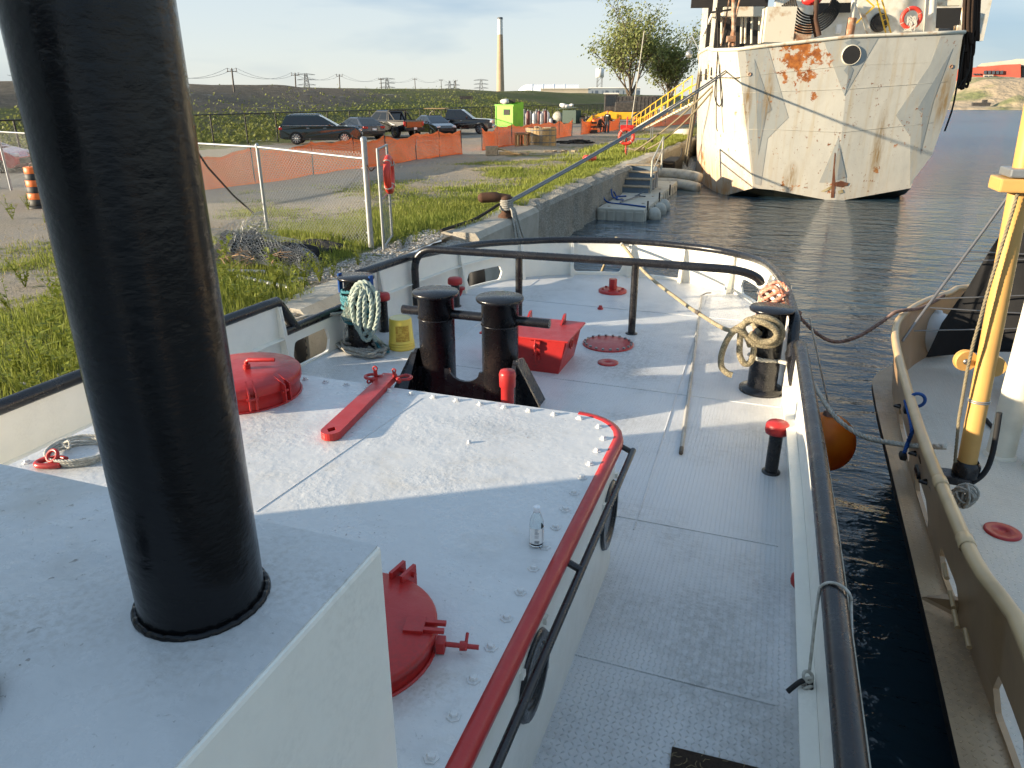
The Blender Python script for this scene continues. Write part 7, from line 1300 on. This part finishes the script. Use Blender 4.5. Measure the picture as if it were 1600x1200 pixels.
def pickup(label, loc, rz, paintm='car_black', rack=False):
    v = thing('pickup_truck', label, 'pickup', loc, rz); w, wb = 2.0, 1.85; zb = 1.18
    prof = [(-2.88, 0.55), (-2.90, 0.70), (-2.86, zb), (-1.05, zb+0.01), (0.95, zb), (1.2, zb+0.02), (2.5, 1.14), (2.78, 1.06), (2.86, 0.72), (2.84, 0.45), (2.6, 0.42)]+arch(wb, 0.50, 0.42)+[(wb-0.52, 0.42), (-wb+0.52, 0.42)]+arch(-wb, 0.50, 0.42)+[(-2.5, 0.46)]
    bodyshell(prof, w, 0, v, paintm); cabin(v, paintm, (-1.05, 1.25), (-0.85, 0.35), 1.86, 1.50, zb, 1.84, ((0.05, 0.44), (0.48, 0.92)))
    boxpart(v, 'bed_liner', 'trim_black', (-1.95, 0, zb+0.006), (1.7, 1.7, 0.02), 0.005)
    for s in (-1, 1):
        boxpart(v, 'bed_rail', 'trim_black', (-1.95, s*0.90, zb+0.03), (1.8, 0.10, 0.05), 0.01)
        for x in (wb, -wb): wheel(v, x, s*0.86, 0.42, 'gas_grey' if rack else 'chrome', 0.28, 8)
        boxpart(v, 'tail_light', 'lamp_red', (-2.85, s*0.88, 0.98), (0.10, 0.18, 0.34), 0.03); boxpart(v, 'headlight', 'lamp_clear', (2.74, s*0.80, 0.98), (0.18, 0.34, 0.16), 0.03); boxpart(v, 'mirror', paintm, (0.75, s*1.10, 1.30), (0.12, 0.22, 0.22), 0.04); boxpart(v, 'running_board', 'trim_black', (0.0, s*0.98, 0.42), (1.9, 0.14, 0.06))
        for x in (0.28, -0.72): boxpart(v, 'door_handle', 'chrome', (x, s*(w/2-0.01), 1.04), (0.18, 0.04, 0.03), 0.01)
    boxpart(v, 'tailgate', paintm, (-2.90, 0, 0.92), (0.05, 1.5, 0.44), 0.02); boxpart(v, 'rear_bumper', 'chrome' if rack else 'trim_black', (-2.95, 0, 0.60), (0.16, 1.9, 0.2), 0.04); boxpart(v, 'front_bumper', 'chrome', (2.86, 0, 0.58), (0.16, 1.9, 0.22), 0.05); boxpart(v, 'grille', 'chrome', (2.82, 0, 0.94), (0.08, 1.1, 0.34), 0.03); boxpart(v, 'licence_plate', 'paper_white', (-3.03, 0, 0.66), (0.02, 0.30, 0.15), 0.004)
    if rack:
        for s in (-1, 1):
            for x in (-2.6, -1.3): MB().cyl((x, s*0.9, zb), (x, s*0.9, 1.92), 0.025, n=6).build('rack_post', 'trim_black', v)
        MB().bx((-2.75, -0.95, 1.92), (-1.0, 0.95, 1.97)).build('rack_board', 'wood_pale', v); MB().torus((-1.9, -0.5, 1.30), 0.5, 0.03, 20, 6, RX).build('hose_hoop', 'rope_grey', v)
    else: MB().beam((-1.12, -0.85, zb), (-1.12, -0.85, 1.86), 0.08, 0.08).beam((-1.12, 0.85, zb), (-1.12, 0.85, 1.86), 0.08, 0.08).beam((-1.12, -0.85, 1.86), (-1.12, 0.85, 1.86), 0.08, 0.08).beam((-1.2, -0.85, 1.8), (-1.8, -0.85, zb), 0.07, 0.07).beam((-1.2, 0.85, 1.8), (-1.8, 0.85, zb), 0.07, 0.07).build('roll_bar', 'trim_black', v)
    return v
def sedan(label, loc, rz, paintm, hatchb=False, cat='car', name='parked_car'):
    v = thing(name, label, cat, loc, rz); w = 1.80; wb = 1.32 if not hatchb else 1.25; L2 = 2.3 if not hatchb else 2.0
    prof = [(-L2, 0.40), (-L2-0.03, 0.6), (-L2+0.02, 0.95), (-L2+0.5, 1.0), (0.75, 0.96), (1.3, 0.92), (L2-0.25, 0.78), (L2, 0.6), (L2-0.02, 0.36), (L2-0.2, 0.22)]+arch(wb, 0.36, 0.26)+[(-wb+0.37, 0.22)]+arch(-wb, 0.36, 0.26)+[(-L2+0.2, 0.26)]
    bodyshell(prof, w, 0, v, paintm); cabin(v, paintm, (-L2+(0.25 if not hatchb else 0.1), 1.15), (-1.15 if not hatchb else -1.4, 0.0), 1.68, 1.24, 0.96, 1.44, ((0.12, 0.34), (0.37, 0.62), (0.65, 0.93)))
    for s in (-1, 1):
        for x in (wb, -wb): wheel(v, x, s*0.80, 0.32, 'trim_black' if hatchb else 'chrome', 0.2)
        boxpart(v, 'headlight', 'lamp_clear', (L2-0.16, s*0.66, 0.70), (0.34, 0.30, 0.13), 0.04); boxpart(v, 'tail_light', 'lamp_red', (-L2+0.04, s*0.68, 0.84), (0.14, 0.36, 0.16), 0.04); boxpart(v, 'mirror', paintm, (0.62, s*0.95, 1.02), (0.13, 0.18, 0.12), 0.04)
    boxpart(v, 'bumper_intake', 'trim_black', (L2-0.02, 0, 0.46), (0.08, 1.2, 0.20)); boxpart(v, 'licence_plate', 'paper_white', (-L2-0.035, 0, 0.72), (0.02, 0.32, 0.13), 0.004); return v
suv('dark green suv with chrome roof rails parked broadside behind the orange fence', V(-27.75, 42.0, LZ), rad(27))
pickup('black pickup with roll bar parked tail towards us in the car row', V(-28.3, 51.7, LZ), rad(160))
pickup('black pickup with boarded rack over its bed parked beside the green skip', V(-25.2, 58.2, LZ), rad(14), rack=True)
sedan('dark grey sedan squeezed behind the dark green suv', V(-28.7, 48.0, LZ), rad(150), 'car_grey')
sedan('black sedan showing its headlights between the two black pickups', V(-26.0, 55.0, LZ), rad(-40), 'car_black')
p_ = G(25, 268, LZ); sedan('red hatchback seen through the chain link fence at the left edge', V(p_.x-1.05, p_.y-0.9, LZ), rad(28), 'car_red', True)
# ================================================================== FAR BACKGROUND
def at(px, py, dist): d = ray(px, py); h = math.hypot(d.x, d.y); return EYE+d*(dist/h)
def hz(p): return hillz(p.x, p.y) if p.x < -33 else LZ
# power station chimney
D = 620; p_ = at(782, 150, D); ch = thing('power_chimney', 'tall tan concrete chimney with white top beyond the embankment', 'chimney', V(p_.x, p_.y, 2)); ht = at(780, 27, D).z-2; wht = at(780, 54, D).z-2; r0, r1 = 3.3, 2.1
MB().lathe([(r0+(r1-r0)*k/12, wht*k/12) for k in range(13)], n=28).build('shaft', 'stack_concrete', ch); MB().lathe([(r1, wht), (r1*0.95, ht-1.5), (r1*1.0, ht-1.2), (r1*0.9, ht), (r1*0.6, ht), (r1*0.6, ht-3)], n=28).build('white_top', 'stack_white', ch); MB().lathe([(r1*1.02, ht-1.4), (r1*1.02, ht-0.2), (r1*0.9, ht)], n=28).build('rim', 'far_steel', ch)
# white arched storage hall and sheds
D = 430; a, c = at(803, 145, D), at(905, 139, D); dm_ = thing('arched_hall', 'long white arched storage hall beyond the embankment', 'hall', V(a.x, a.y, 3), world=True)
ax_ = (c-a); ax_.z = 0; ln_ = ax_.length; ax_.normalize(); dp = V(-ax_.y, ax_.x, 0); b = MB(); N = 14; H_ = at(850, 131, D).z-2.0; Wd = 22.0; K = 18; vs = []
for j in range(K+1):
    t_ = j/K; e = min(1, math.sqrt(max(0, 1-(1-min(1, t_/0.22))**2))) if t_ < 0.22 else 1.0
    for i in range(N+1): th = math.pi*i/N; vs.append(V(a.x, a.y, 2)+ax_*(ln_*t_)+dp*(Wd/2-Wd/2*math.cos(th)*e)+V(0, 0, H_*math.sin(th)*e))
b.add(vs, [(j*(N+1)+i, j*(N+1)+i+1, (j+1)*(N+1)+i+1, (j+1)*(N+1)+i) for j in range(K) for i in range(N)], True); b.build('membrane', 'dome_white', dm_)
MB().add(vs[-(N+1):], [tuple(range(N+1))]).build('end_wall', 'shed_grey', dm_)
for j in (5, 8, 11, 14): MB().tube(vs[j*(N+1):(j+1)*(N+1)], 0.18, 4).build('rib', 'dome_white', dm_)
D = 390; a, c = at(845, 147, D), at(1000, 147, D); sh_ = thing('low_shed', 'long low tan and blue grey industrial shed right of the white hall', 'shed', V(a.x, a.y, 2), world=True); dx = (c-a); dx.z = 0; k1 = 0.48; z1, z2 = at(880, 140, D).z, at(940, 138, D).z
m_ = a+dx*k1; back = V(-dx.y, dx.x, 0).normalized()*18
for (q0, q1, zt, mm) in ((a, m_, z1, 'shed_tan'), (m_, c, z2, 'shed_grey')): MB().slab([V(q0.x, q0.y, 2), V(q1.x, q1.y, 2), V(q1.x, q1.y, zt), V(q0.x, q0.y, zt)], back).build('wall_block', mm, sh_); MB().slab([V(q0.x, q0.y, zt)-back*0.02, V(q1.x, q1.y, zt)-back*0.02, V(q1.x, q1.y, zt)+back*1.02, V(q0.x, q0.y, zt)+back*1.02], V(0, 0, 0.5)).build('roof', 'dome_white' if mm == 'shed_grey' else 'shed_tan', sh_)
for k in range(10): q0 = m_+(c-m_)*(k+0.3)/10-back*0.004; q1 = m_+(c-m_)*(k+0.75)/10-back*0.004; MB().slab([V(q0.x, q0.y, 2.5), V(q1.x, q1.y, 2.5), V(q1.x, q1.y, z2-1), V(q0.x, q0.y, z2-1)], -back*0.006).build('panel', 'steel_blue' if k % 2 else 'shed_grey', sh_)
D = 500; p_ = at(936, 148, D); wt = thing('silo_mast', 'slim white cylinder on a lattice mast behind the sheds', 'mast', V(p_.x, p_.y, 2)); z0, z1 = at(936, 121, D).z-2, at(936, 107, D).z-2; MB().lathe([(0, z0), (2.6, z0), (2.6, z1), (0, z1+0.4)], n=16).build('cylinder', 'dome_white', wt)
for sx in (-1.4, 1.4):
    for sy in (-1.4, 1.4): MB().beam((sx, sy, 0), (sx, sy, z0), 0.3, 0.3).build('leg', 'far_steel', wt)
for k in range(5): MB().beam((-1.4, -1.4, z0*k/5), (1.4, -1.4, z0*(k+1)/5), 0.2, 0.2).build('brace', 'far_steel', wt)
# wooden power poles and their wires on the embankment
poles = [(365, 107, 137, 95), (462, 114, 138, 118), (531, 116, 138.5, 140), (596, 122, 139, 170), (649, 122, 139.5, 200), (690, 124, 140, 225), (713, 125, 141, 250)]; tops = []
for k, (px, yt, yb, D) in enumerate(poles):
    q0 = at(px, yb, D); t_ = at(px-3 if k == 0 else px-1, yt, D); z0 = hz(q0)-0.5; pw = thing('power_pole', 'wooden power pole number %s from the left on the embankment ridge' % ('one', 'two', 'three', 'four', 'five', 'six', 'seven')[k], 'power pole', V(q0.x, q0.y, z0), group='wooden power poles', world=True)
    MB().cyl((q0.x, q0.y, z0), t_, 0.11, 0.08, n=7).build('shaft', 'timber_pole', pw); u_ = V(0.94, 0.33, 0); MB().beam(t_-u_*0.6-V(0, 0, .3), t_+u_*0.6-V(0, 0, .3), 0.06, 0.08).build('cross_arm', 'timber_pole', pw)
    for s in (-0.5, 0, 0.5): MB().cyl(t_+u_*s-V(0, 0, .25), t_+u_*s+V(0, 0, .05), 0.05, n=6).build('insulator', 'gas_grey', pw)
    tops.append(t_)
tops = [at(20, 118, 82), at(230, 108, 88)]+tops
for k, (p, q_) in enumerate(zip(tops, tops[1:])):
    b = MB()
    for s in (-0.5, 0.5): b.tube([p.lerp(q_, j/10)+V(0.94*s, 0.33*s, 0.05)-V(0, 0, 4*(0.9+0.2*abs(s))*(j/10)*(1-j/10)) for j in range(11)], 0.016, 4)
    tag(b.build('power_wires', 'far_steel'), 'pair of thin power wires sagging across span %s from the left' % ('one', 'two', 'three', 'four', 'five', 'six', 'seven', 'eight')[k], 'wires', 'power wires between the poles')
# lattice transmission towers far off
def tower(px, yt, D, w, lab, arms=3):
    q0 = at(px, 150, D); zt = at(px, yt, D).z; H = zt-1; tw = thing('transmission_tower', lab, 'tower', V(q0.x, q0.y, 1), rad(20)); legs_ = []
    for sx, sy in ((-1, -1), (1, -1), (1, 1), (-1, 1)): legs_.append([V(sx*w*f, sy*w*f, H*h) for h, f in ((0, 1), (0.55, 0.38), (1.0, 0.16))]); MB().tube(legs_[-1], 0.12*D/400, 4).build('leg', 'far_steel', tw)
    for k in range(4):
        a_, c_ = legs_[k], legs_[(k+1) % 4]; b = MB()
        for j in range(6):
            h0, h1 = j/6, (j+1)/6; f = lambda L_, h: (L_[0].lerp(L_[1], h/0.55) if h < 0.55 else L_[1].lerp(L_[2], (h-0.55)/0.45)); b.tube([f(a_, h0), f(c_, h1)], 0.07*D/400, 4).tube([f(c_, h0), f(a_, h1)], 0.07*D/400, 4)
        b.build('face_bracing', 'far_steel', tw)
    for k in range(arms): z_ = H*(0.62+0.17*k); MB().tube([V(-w*1.5, 0, z_), V(0, 0, z_+H*0.05), V(w*1.5, 0, z_)], 0.09*D/400, 4).tube([V(-w*1.5, 0, z_), V(w*1.5, 0, z_)], 0.08*D/400, 4).build('cross_arm', 'far_steel', tw)
tower(481, 115, 520, 4.0, 'leftmost lattice transmission tower on the horizon'); tower(606, 122, 600, 4.0, 'lattice transmission tower midway along the horizon'); tower(752, 124, 640, 4.0, 'lattice transmission tower just left of the chimney'); tower(703, 126, 700, 3.0, 'left of the twin small lattice towers', 2); tower(711, 126, 700, 3.0, 'right of the twin small lattice towers', 2)
p_ = at(728, 140, 130); sb = thing('ridge_sign', 'small dark board on legs standing on the embankment ridge', 'sign board', V(p_.x, p_.y, hz(p_)-0.2)); MB().box((0, 0, 1.0), (2.2, 0.1, 0.5), rad(20)).build('board', 'machine_dark', sb)
for s in (-0.9, 0.9): MB().cyl((s*0.94, s*0.34, 0), (s*0.94, s*0.34, 1.0), 0.07, n=6).build('leg', 'machine_dark', sb)
# brick plant on the far shore
D = 470; base = 9.0
def wallpx(pts, D0, th, mm, par, nm):
    P = []
    for px, py in pts: P.append(at(px, py, D0))
    u = (P[1]-P[0]); n_ = V(-u.y, u.x, 0).normalized()*th; return MB().slab(P, n_).build(nm, mm, par)
bp = thing('brick_plant', 'red brick plant with pale upper storey on the far shore', 'building', at(1560, 135, D), world=True)
wallpx([(1440, 150), (1569, 150), (1569, 101), (1516, 106), (1440, 113)], 452, 30, 'brick_far', bp, 'brick_wall'); wallpx([(1569, 150), (1595, 150), (1595, 100), (1569, 101)], 452, 30, 'brick_far', bp, 'brick_wing'); wallpx([(1570, 150), (1700, 150), (1700, 96), (1595, 98), (1590, 99)], 462, 26, 'stone_far', bp, 'stone_wing')
wallpx([(1526, 104), (1534, 99), (1580, 94), (1588, 92), (1620, 92), (1620, 103)], 458, 20, 'stone_far', bp, 'upper_storey'); wallpx([(1516, 130), (1537, 130), (1537, 118), (1516, 120)], 450.5, 1, 'brick_far', bp, 'lower_annex')
for k in range(5): x0 = 1537+k*6.4; wallpx([(x0, 116), (x0+4.6, 115.6), (x0+5, 110), (x0+0.4, 110.6)], 450.6, 0.8, 'glass_far', bp, 'window')
for k in range(3): x0 = 1521+k*4; wallpx([(x0, 117), (x0+2.6, 116.8), (x0+2.6, 114.6), (x0, 115)], 450.6, 0.8, 'glass_far', bp, 'window')
for x0 in (1538, 1545): wallpx([(x0, 127), (x0+5, 127), (x0+5, 118), (x0, 118)], 449.5, 0.8, 'glass_far', bp, 'door')
wallpx([(1536.5, 127.5), (1552, 127.5), (1552, 116.8), (1536.5, 117)], 449.9, 0.9, 'stone_far', bp, 'door_surround'); wallpx([(1597, 130), (1600, 130), (1600, 101), (1597, 101)], 461, 1, 'glass_far', bp, 'window_strip')
p_ = at(1588, 163, 352); tag(MB().lathe([(9, 0), (6, 1.6), (3, 3.2), (0.5, 4.4), (0, 4.4)], V(p_.x, p_.y, 0.8), 24).build('gravel_cone', 'sand_bank'), 'grey cone of gravel on the far shore below the brick plant', 'gravel heap')
p_ = at(1533, 162, 345); gm = thing('shore_machine', 'small dark machine parked on the far shore', 'machine', V(p_.x, p_.y, 0.9)); MB().bev((0, 0, 1.0), (6, 2, 1.2), 0.2).build('body', 'machine_dark', gm); MB().bev((1, 0, 2.0), (1.6, 1.6, 1.2), 0.2).build('cab', 'machine_dark', gm)
# ================================================================== TREES
def tree(label, loc, H, spread, seed, nleaf, lsz, crown0=0.22):
    rr = random.Random(seed); tr = thing('poplar_tree', label, 'tree', loc); b = MB(); tips = []
    def limb(p, d, ln, r, depth):
        P = [p]; k = 4
        for j in range(k):
            d = (d+V(rr.uniform(-.16, .16), rr.uniform(-.16, .16), rr.uniform(-0.02, .16))).normalized(); P.append(P[-1]+d*ln/k)
            if depth < 4 and j >= 1:
                for _ in range(2 if depth < 3 else 1):
                    a = rr.uniform(0, 6.28); o = V(math.cos(a), math.sin(a), 0); limb(P[-1], (d*0.75+o*rr.uniform(.45, .85)).normalized(), ln*rr.uniform(.42, .62), r*0.5, depth+1)
        b.tube(P, [r*(1-0.6*j/k) for j in range(k+1)], 5 if depth else 8)
        if depth >= 2: tips.extend(P[1:])
    trunk = [V(0, 0, 0), V(0.05, 0, H*0.1), V(0.0, 0.1, H*crown0)]; b.tube(trunk, [H*0.02, H*0.016, H*0.014], 10)
    for k in range(7): a = k*0.9+rr.uniform(-.3, .3); limb(trunk[2]+V(0, 0, H*rr.uniform(-0.04, 0.10)), V(math.cos(a)*spread*0.55, math.sin(a)*spread*0.55, 1).normalized(), H*rr.uniform(.36, .50), H*0.010, 1)
    limb(trunk[2], V(0, 0, 1), H*0.5, H*0.012, 1)
    l = MB(); mx = max(t.z for t in tips); kz = H*0.97/mx; tips = [t*kz for t in tips]; b.v = [tuple(q_*kz for q_ in p) for p in b.v]; b.build('trunk', 'bark', tr)
    for k in range(nleaf):
        t_ = rr.choice(tips); g = H*0.038; c = t_+V(rr.gauss(0, g), rr.gauss(0, g), rr.gauss(0, g)); n_ = V(rr.uniform(-1, 1), rr.uniform(-1, 1), rr.uniform(-.3, 1)).normalized(); u = n_.orthogonal().normalized(); w = n_.cross(u); s = lsz*rr.uniform(.6, 1.3); l.add([c-u*s, c-w*s*0.55, c+u*s, c+w*s*0.55], [(0, 1, 2, 3)])
    l.build('crown', 'tree_leaf', tr, norm=False); return tr
p_ = G(983, 182, LZ); tree('large loose crowned poplar standing behind the yellow gangway', V(p_.x, p_.y, LZ), 18.6, 1.1, 11, 6800, 0.22, 0.17)
p_ = G(1042, 181, LZ); tree('slightly smaller poplar right of the large one nearer the ship', V(p_.x, p_.y+2, LZ), 15.5, 0.8, 23, 6500, 0.22, 0.08)
# ================================================================== VEGETATION
rnd = random.Random(77)
def blades(name, m, spots, hmin, hmax, w, par=None, lean=0.35):
    b = MB()
    for (x, y, z, k) in spots:
        h = rnd.uniform(hmin, hmax)*k; a = rnd.uniform(0, 6.28); l_ = rnd.uniform(0.05, lean)*h; dx, dy = math.cos(a)*l_, math.sin(a)*l_; c = rnd.uniform(0, 6.28); wx, wy = math.cos(c)*w*rnd.uniform(.6, 1.3), math.sin(c)*w
        b.v += [(x-wx, y-wy, z), (x+wx, y+wy, z), (x+dx*0.4+wx*0.6, y+dy*0.4+wy*.6, z+h*0.6), (x+dx, y+dy, z+h)]; o = len(b.v)-4; b.f.append((o, o+1, o+2)); b.f.append((o, o+2, o+3)); b.sm += [False, False]
    return b.build(name, m, par, norm=False)
sp1, sp2, sp3 = [], [], []
def scatter(n, x0, x1, y0, y1, lst, pw=1.4, kk=1.0, thr=0.35):
    k = 0; tries = 0
    while k < n and tries < n*12:
        tries += 1; x, y = rnd.uniform(x0, x1), rnd.uniform(y0, y1); g = grassf(x, y)
        if g > thr and rnd.random() < ((g-thr)/(1-thr))**pw: lst.append((x, y, groundz(x, y)-0.01, kk*(0.5+0.6*g))); k += 1
scatter(20000, -9.5, -6.25, 2.5, 11.0, sp1); scatter(14000, -14.5, -9.5, 4, 14, sp1, 1.3, 0.8); scatter(20000, -10.0, -6.3, 11.0, 20.0, sp1); scatter(17000, -10.5, -6.4, 20.0, 34.0, sp2, 1.2, 1.0); scatter(9000, -10.5, -6.4, 34, 60, sp3, 1.0); scatter(12000, -15.5, -9, 11, 34, sp2, 1.6, 0.6, 0.28)
tag(blades('near_grass', 'grass', sp1, 0.04, 0.20, 0.007), 'green grass growing along the near quay edge', 'grass', kind='stuff'); tag(blades('bank_grass', 'grass', sp2, 0.06, 0.20, 0.013), 'green grass strip along the quay wall', 'grass', kind='stuff'); tag(blades('far_grass', 'grass', sp3, 0.12, 0.3, 0.025), 'grass further along the quay towards the ship', 'grass', kind='stuff')
dry = []; scatter(12000, -16, -8.0, 8, 34, dry, 0.6, 0.6, 0.12); tag(blades('dry_tufts', 'dry_grass', dry, 0.05, 0.16, 0.010), 'dry grass tufts thinly spread over the dirt', 'grass', kind='stuff')
# scrub on the embankment
sp = []
for k in range(26000):
    y = rnd.uniform(10, 150); x = -32.2-abs(rnd.gauss(0, 1))*11
    if rnd.random() < hillgreen(x, y)*(1.0 if fract(x, y, 0.25) > -0.15 else 0.25): sp.append((x, y, hillz(x, y)-0.05, 1.0+0.8*max(0, fract(x, y, 0.3))))
b = MB()
for (x, y, z, k) in sp:
    for _ in range(2):
        c = V(x+rnd.gauss(0, .2), y+rnd.gauss(0, .2), z+abs(rnd.gauss(0, .22))*k); n_ = V(rnd.uniform(-1, 1), rnd.uniform(-1, 1), rnd.uniform(0, 1)).normalized(); u = n_.orthogonal().normalized()*rnd.uniform(.06, .16); w = n_.cross(u); b.add([c-u, c-w*.7, c+u, c+w*.7], [(0, 1, 2, 3)])
tag(b.build('embankment_scrub', 'hill_leaf', norm=False), 'weeds and scrub covering the embankment slope', 'scrub', kind='stuff')
# pale stones at the quay edge
b = MB(); 
for k in range(2600):
    x, y = rnd.uniform(-7.1, -5.95), rnd.uniform(9.6, 14.6) if k % 4 else rnd.uniform(2.5, 20)
    s = rnd.uniform(0.012, 0.035); z = groundz(x, y)+0.005 if x < -6.4 else (1.10 if 11.4 < y < 14.1 else 1.20); c = V(x, y, z); a = rnd.uniform(0, 3); P = [c+V(math.cos(a+i*1.57)*s*rnd.uniform(.7, 1.3), math.sin(a+i*1.57)*s*rnd.uniform(.7, 1.3), 0) for i in range(4)]+[c+V(rnd.uniform(-.3, .3)*s, 0, s*0.7)]; b.add(P, [(0, 1, 4), (1, 2, 4), (2, 3, 4), (3, 0, 4)])
tag(b.build('loose_gravel', 'gravel_pale', norm=False), 'pale loose gravel strewn along the quay edge', 'gravel', kind='stuff')
# leafy weeds, each a plant of its own
def weedmesh(seed, h, n):
    rr = random.Random(seed); l = MB(); s_ = MB()
    for st_n in range(rr.randint(4, 7)):
        a = rr.uniform(0, 6.28); tip = V(math.cos(a)*h*rr.uniform(.1, .5), math.sin(a)*h*rr.uniform(.1, .5), h*rr.uniform(.6, 1)); P = [V(0, 0, 0), tip*0.5+V(0, 0, h*0.08), tip]; s_.tube(P, [0.006, 0.004, 0.002], 4)
        for k in range(n):
            t_ = rr.uniform(.15, 1); c = (P[0].lerp(P[1], t_*2) if t_ < .5 else P[1].lerp(P[2], t_*2-1)); d = V(rr.uniform(-1, 1), rr.uniform(-1, 1), rr.uniform(-.2, .6)).normalized(); sz = h*rr.uniform(.09, .2)*(1.15-t_*0.6); w = d.cross(V(0, 0, 1)).normalized()*sz*0.3; l.add([c, c+d*sz*0.5-w, c+d*sz, c+d*sz*0.5+w], [(0, 1, 2, 3)])
    lo = l.build('leaves', 'weed_leaf', norm=False); so = s_.build('stems', 'weed_leaf', norm=False); return lo, so
kinds = [weedmesh(100+i, hh, 16) for i, hh in enumerate((0.42, 0.55, 0.7, 0.5))]
wp = [(365, 450, 1), (352, 462, 0), (440, 440, 2), (425, 455, 0), (475, 448, 1), (500, 440, 3), (520, 432, 1), (455, 470, 0), (395, 470, 3), (372, 478, 0), (410, 480, 1), (560, 415, 0), (345, 440, 2), (505, 360, 3), (540, 368, 1), (630, 385, 3), (650, 378, 0), (460, 350, 3), (90, 470, 1), (40, 450, 3), (120, 500, 2), (60, 500, 0), (20, 540, 1), (80, 545, 2), (120, 560, 1), (30, 590, 3), (75, 590, 1), (110, 600, 2), (10, 610, 0), (55, 620, 1), (15, 480, 0), (430, 340, 0), (45, 330, 3), (20, 345, 1), (70, 350, 0)]
used = set()
for px, py, k in wp:
    p_ = G(px, py, LZ); p_.z = groundz(p_.x, p_.y)-0.01; w_ = thing('leafy_weed', 'leafy green weed growing among the grass by the quay', 'plant', p_, rnd.uniform(0, 6.28), group='leafy weeds by the quay'); s = rnd.uniform(.8, 1.25); w_.scale = (s, s, s)
    for o in kinds[k]:
        if o not in used: used.add(o); c = o
        else: c = o.copy(); sc.collection.objects.link(c)
        c.parent = w_
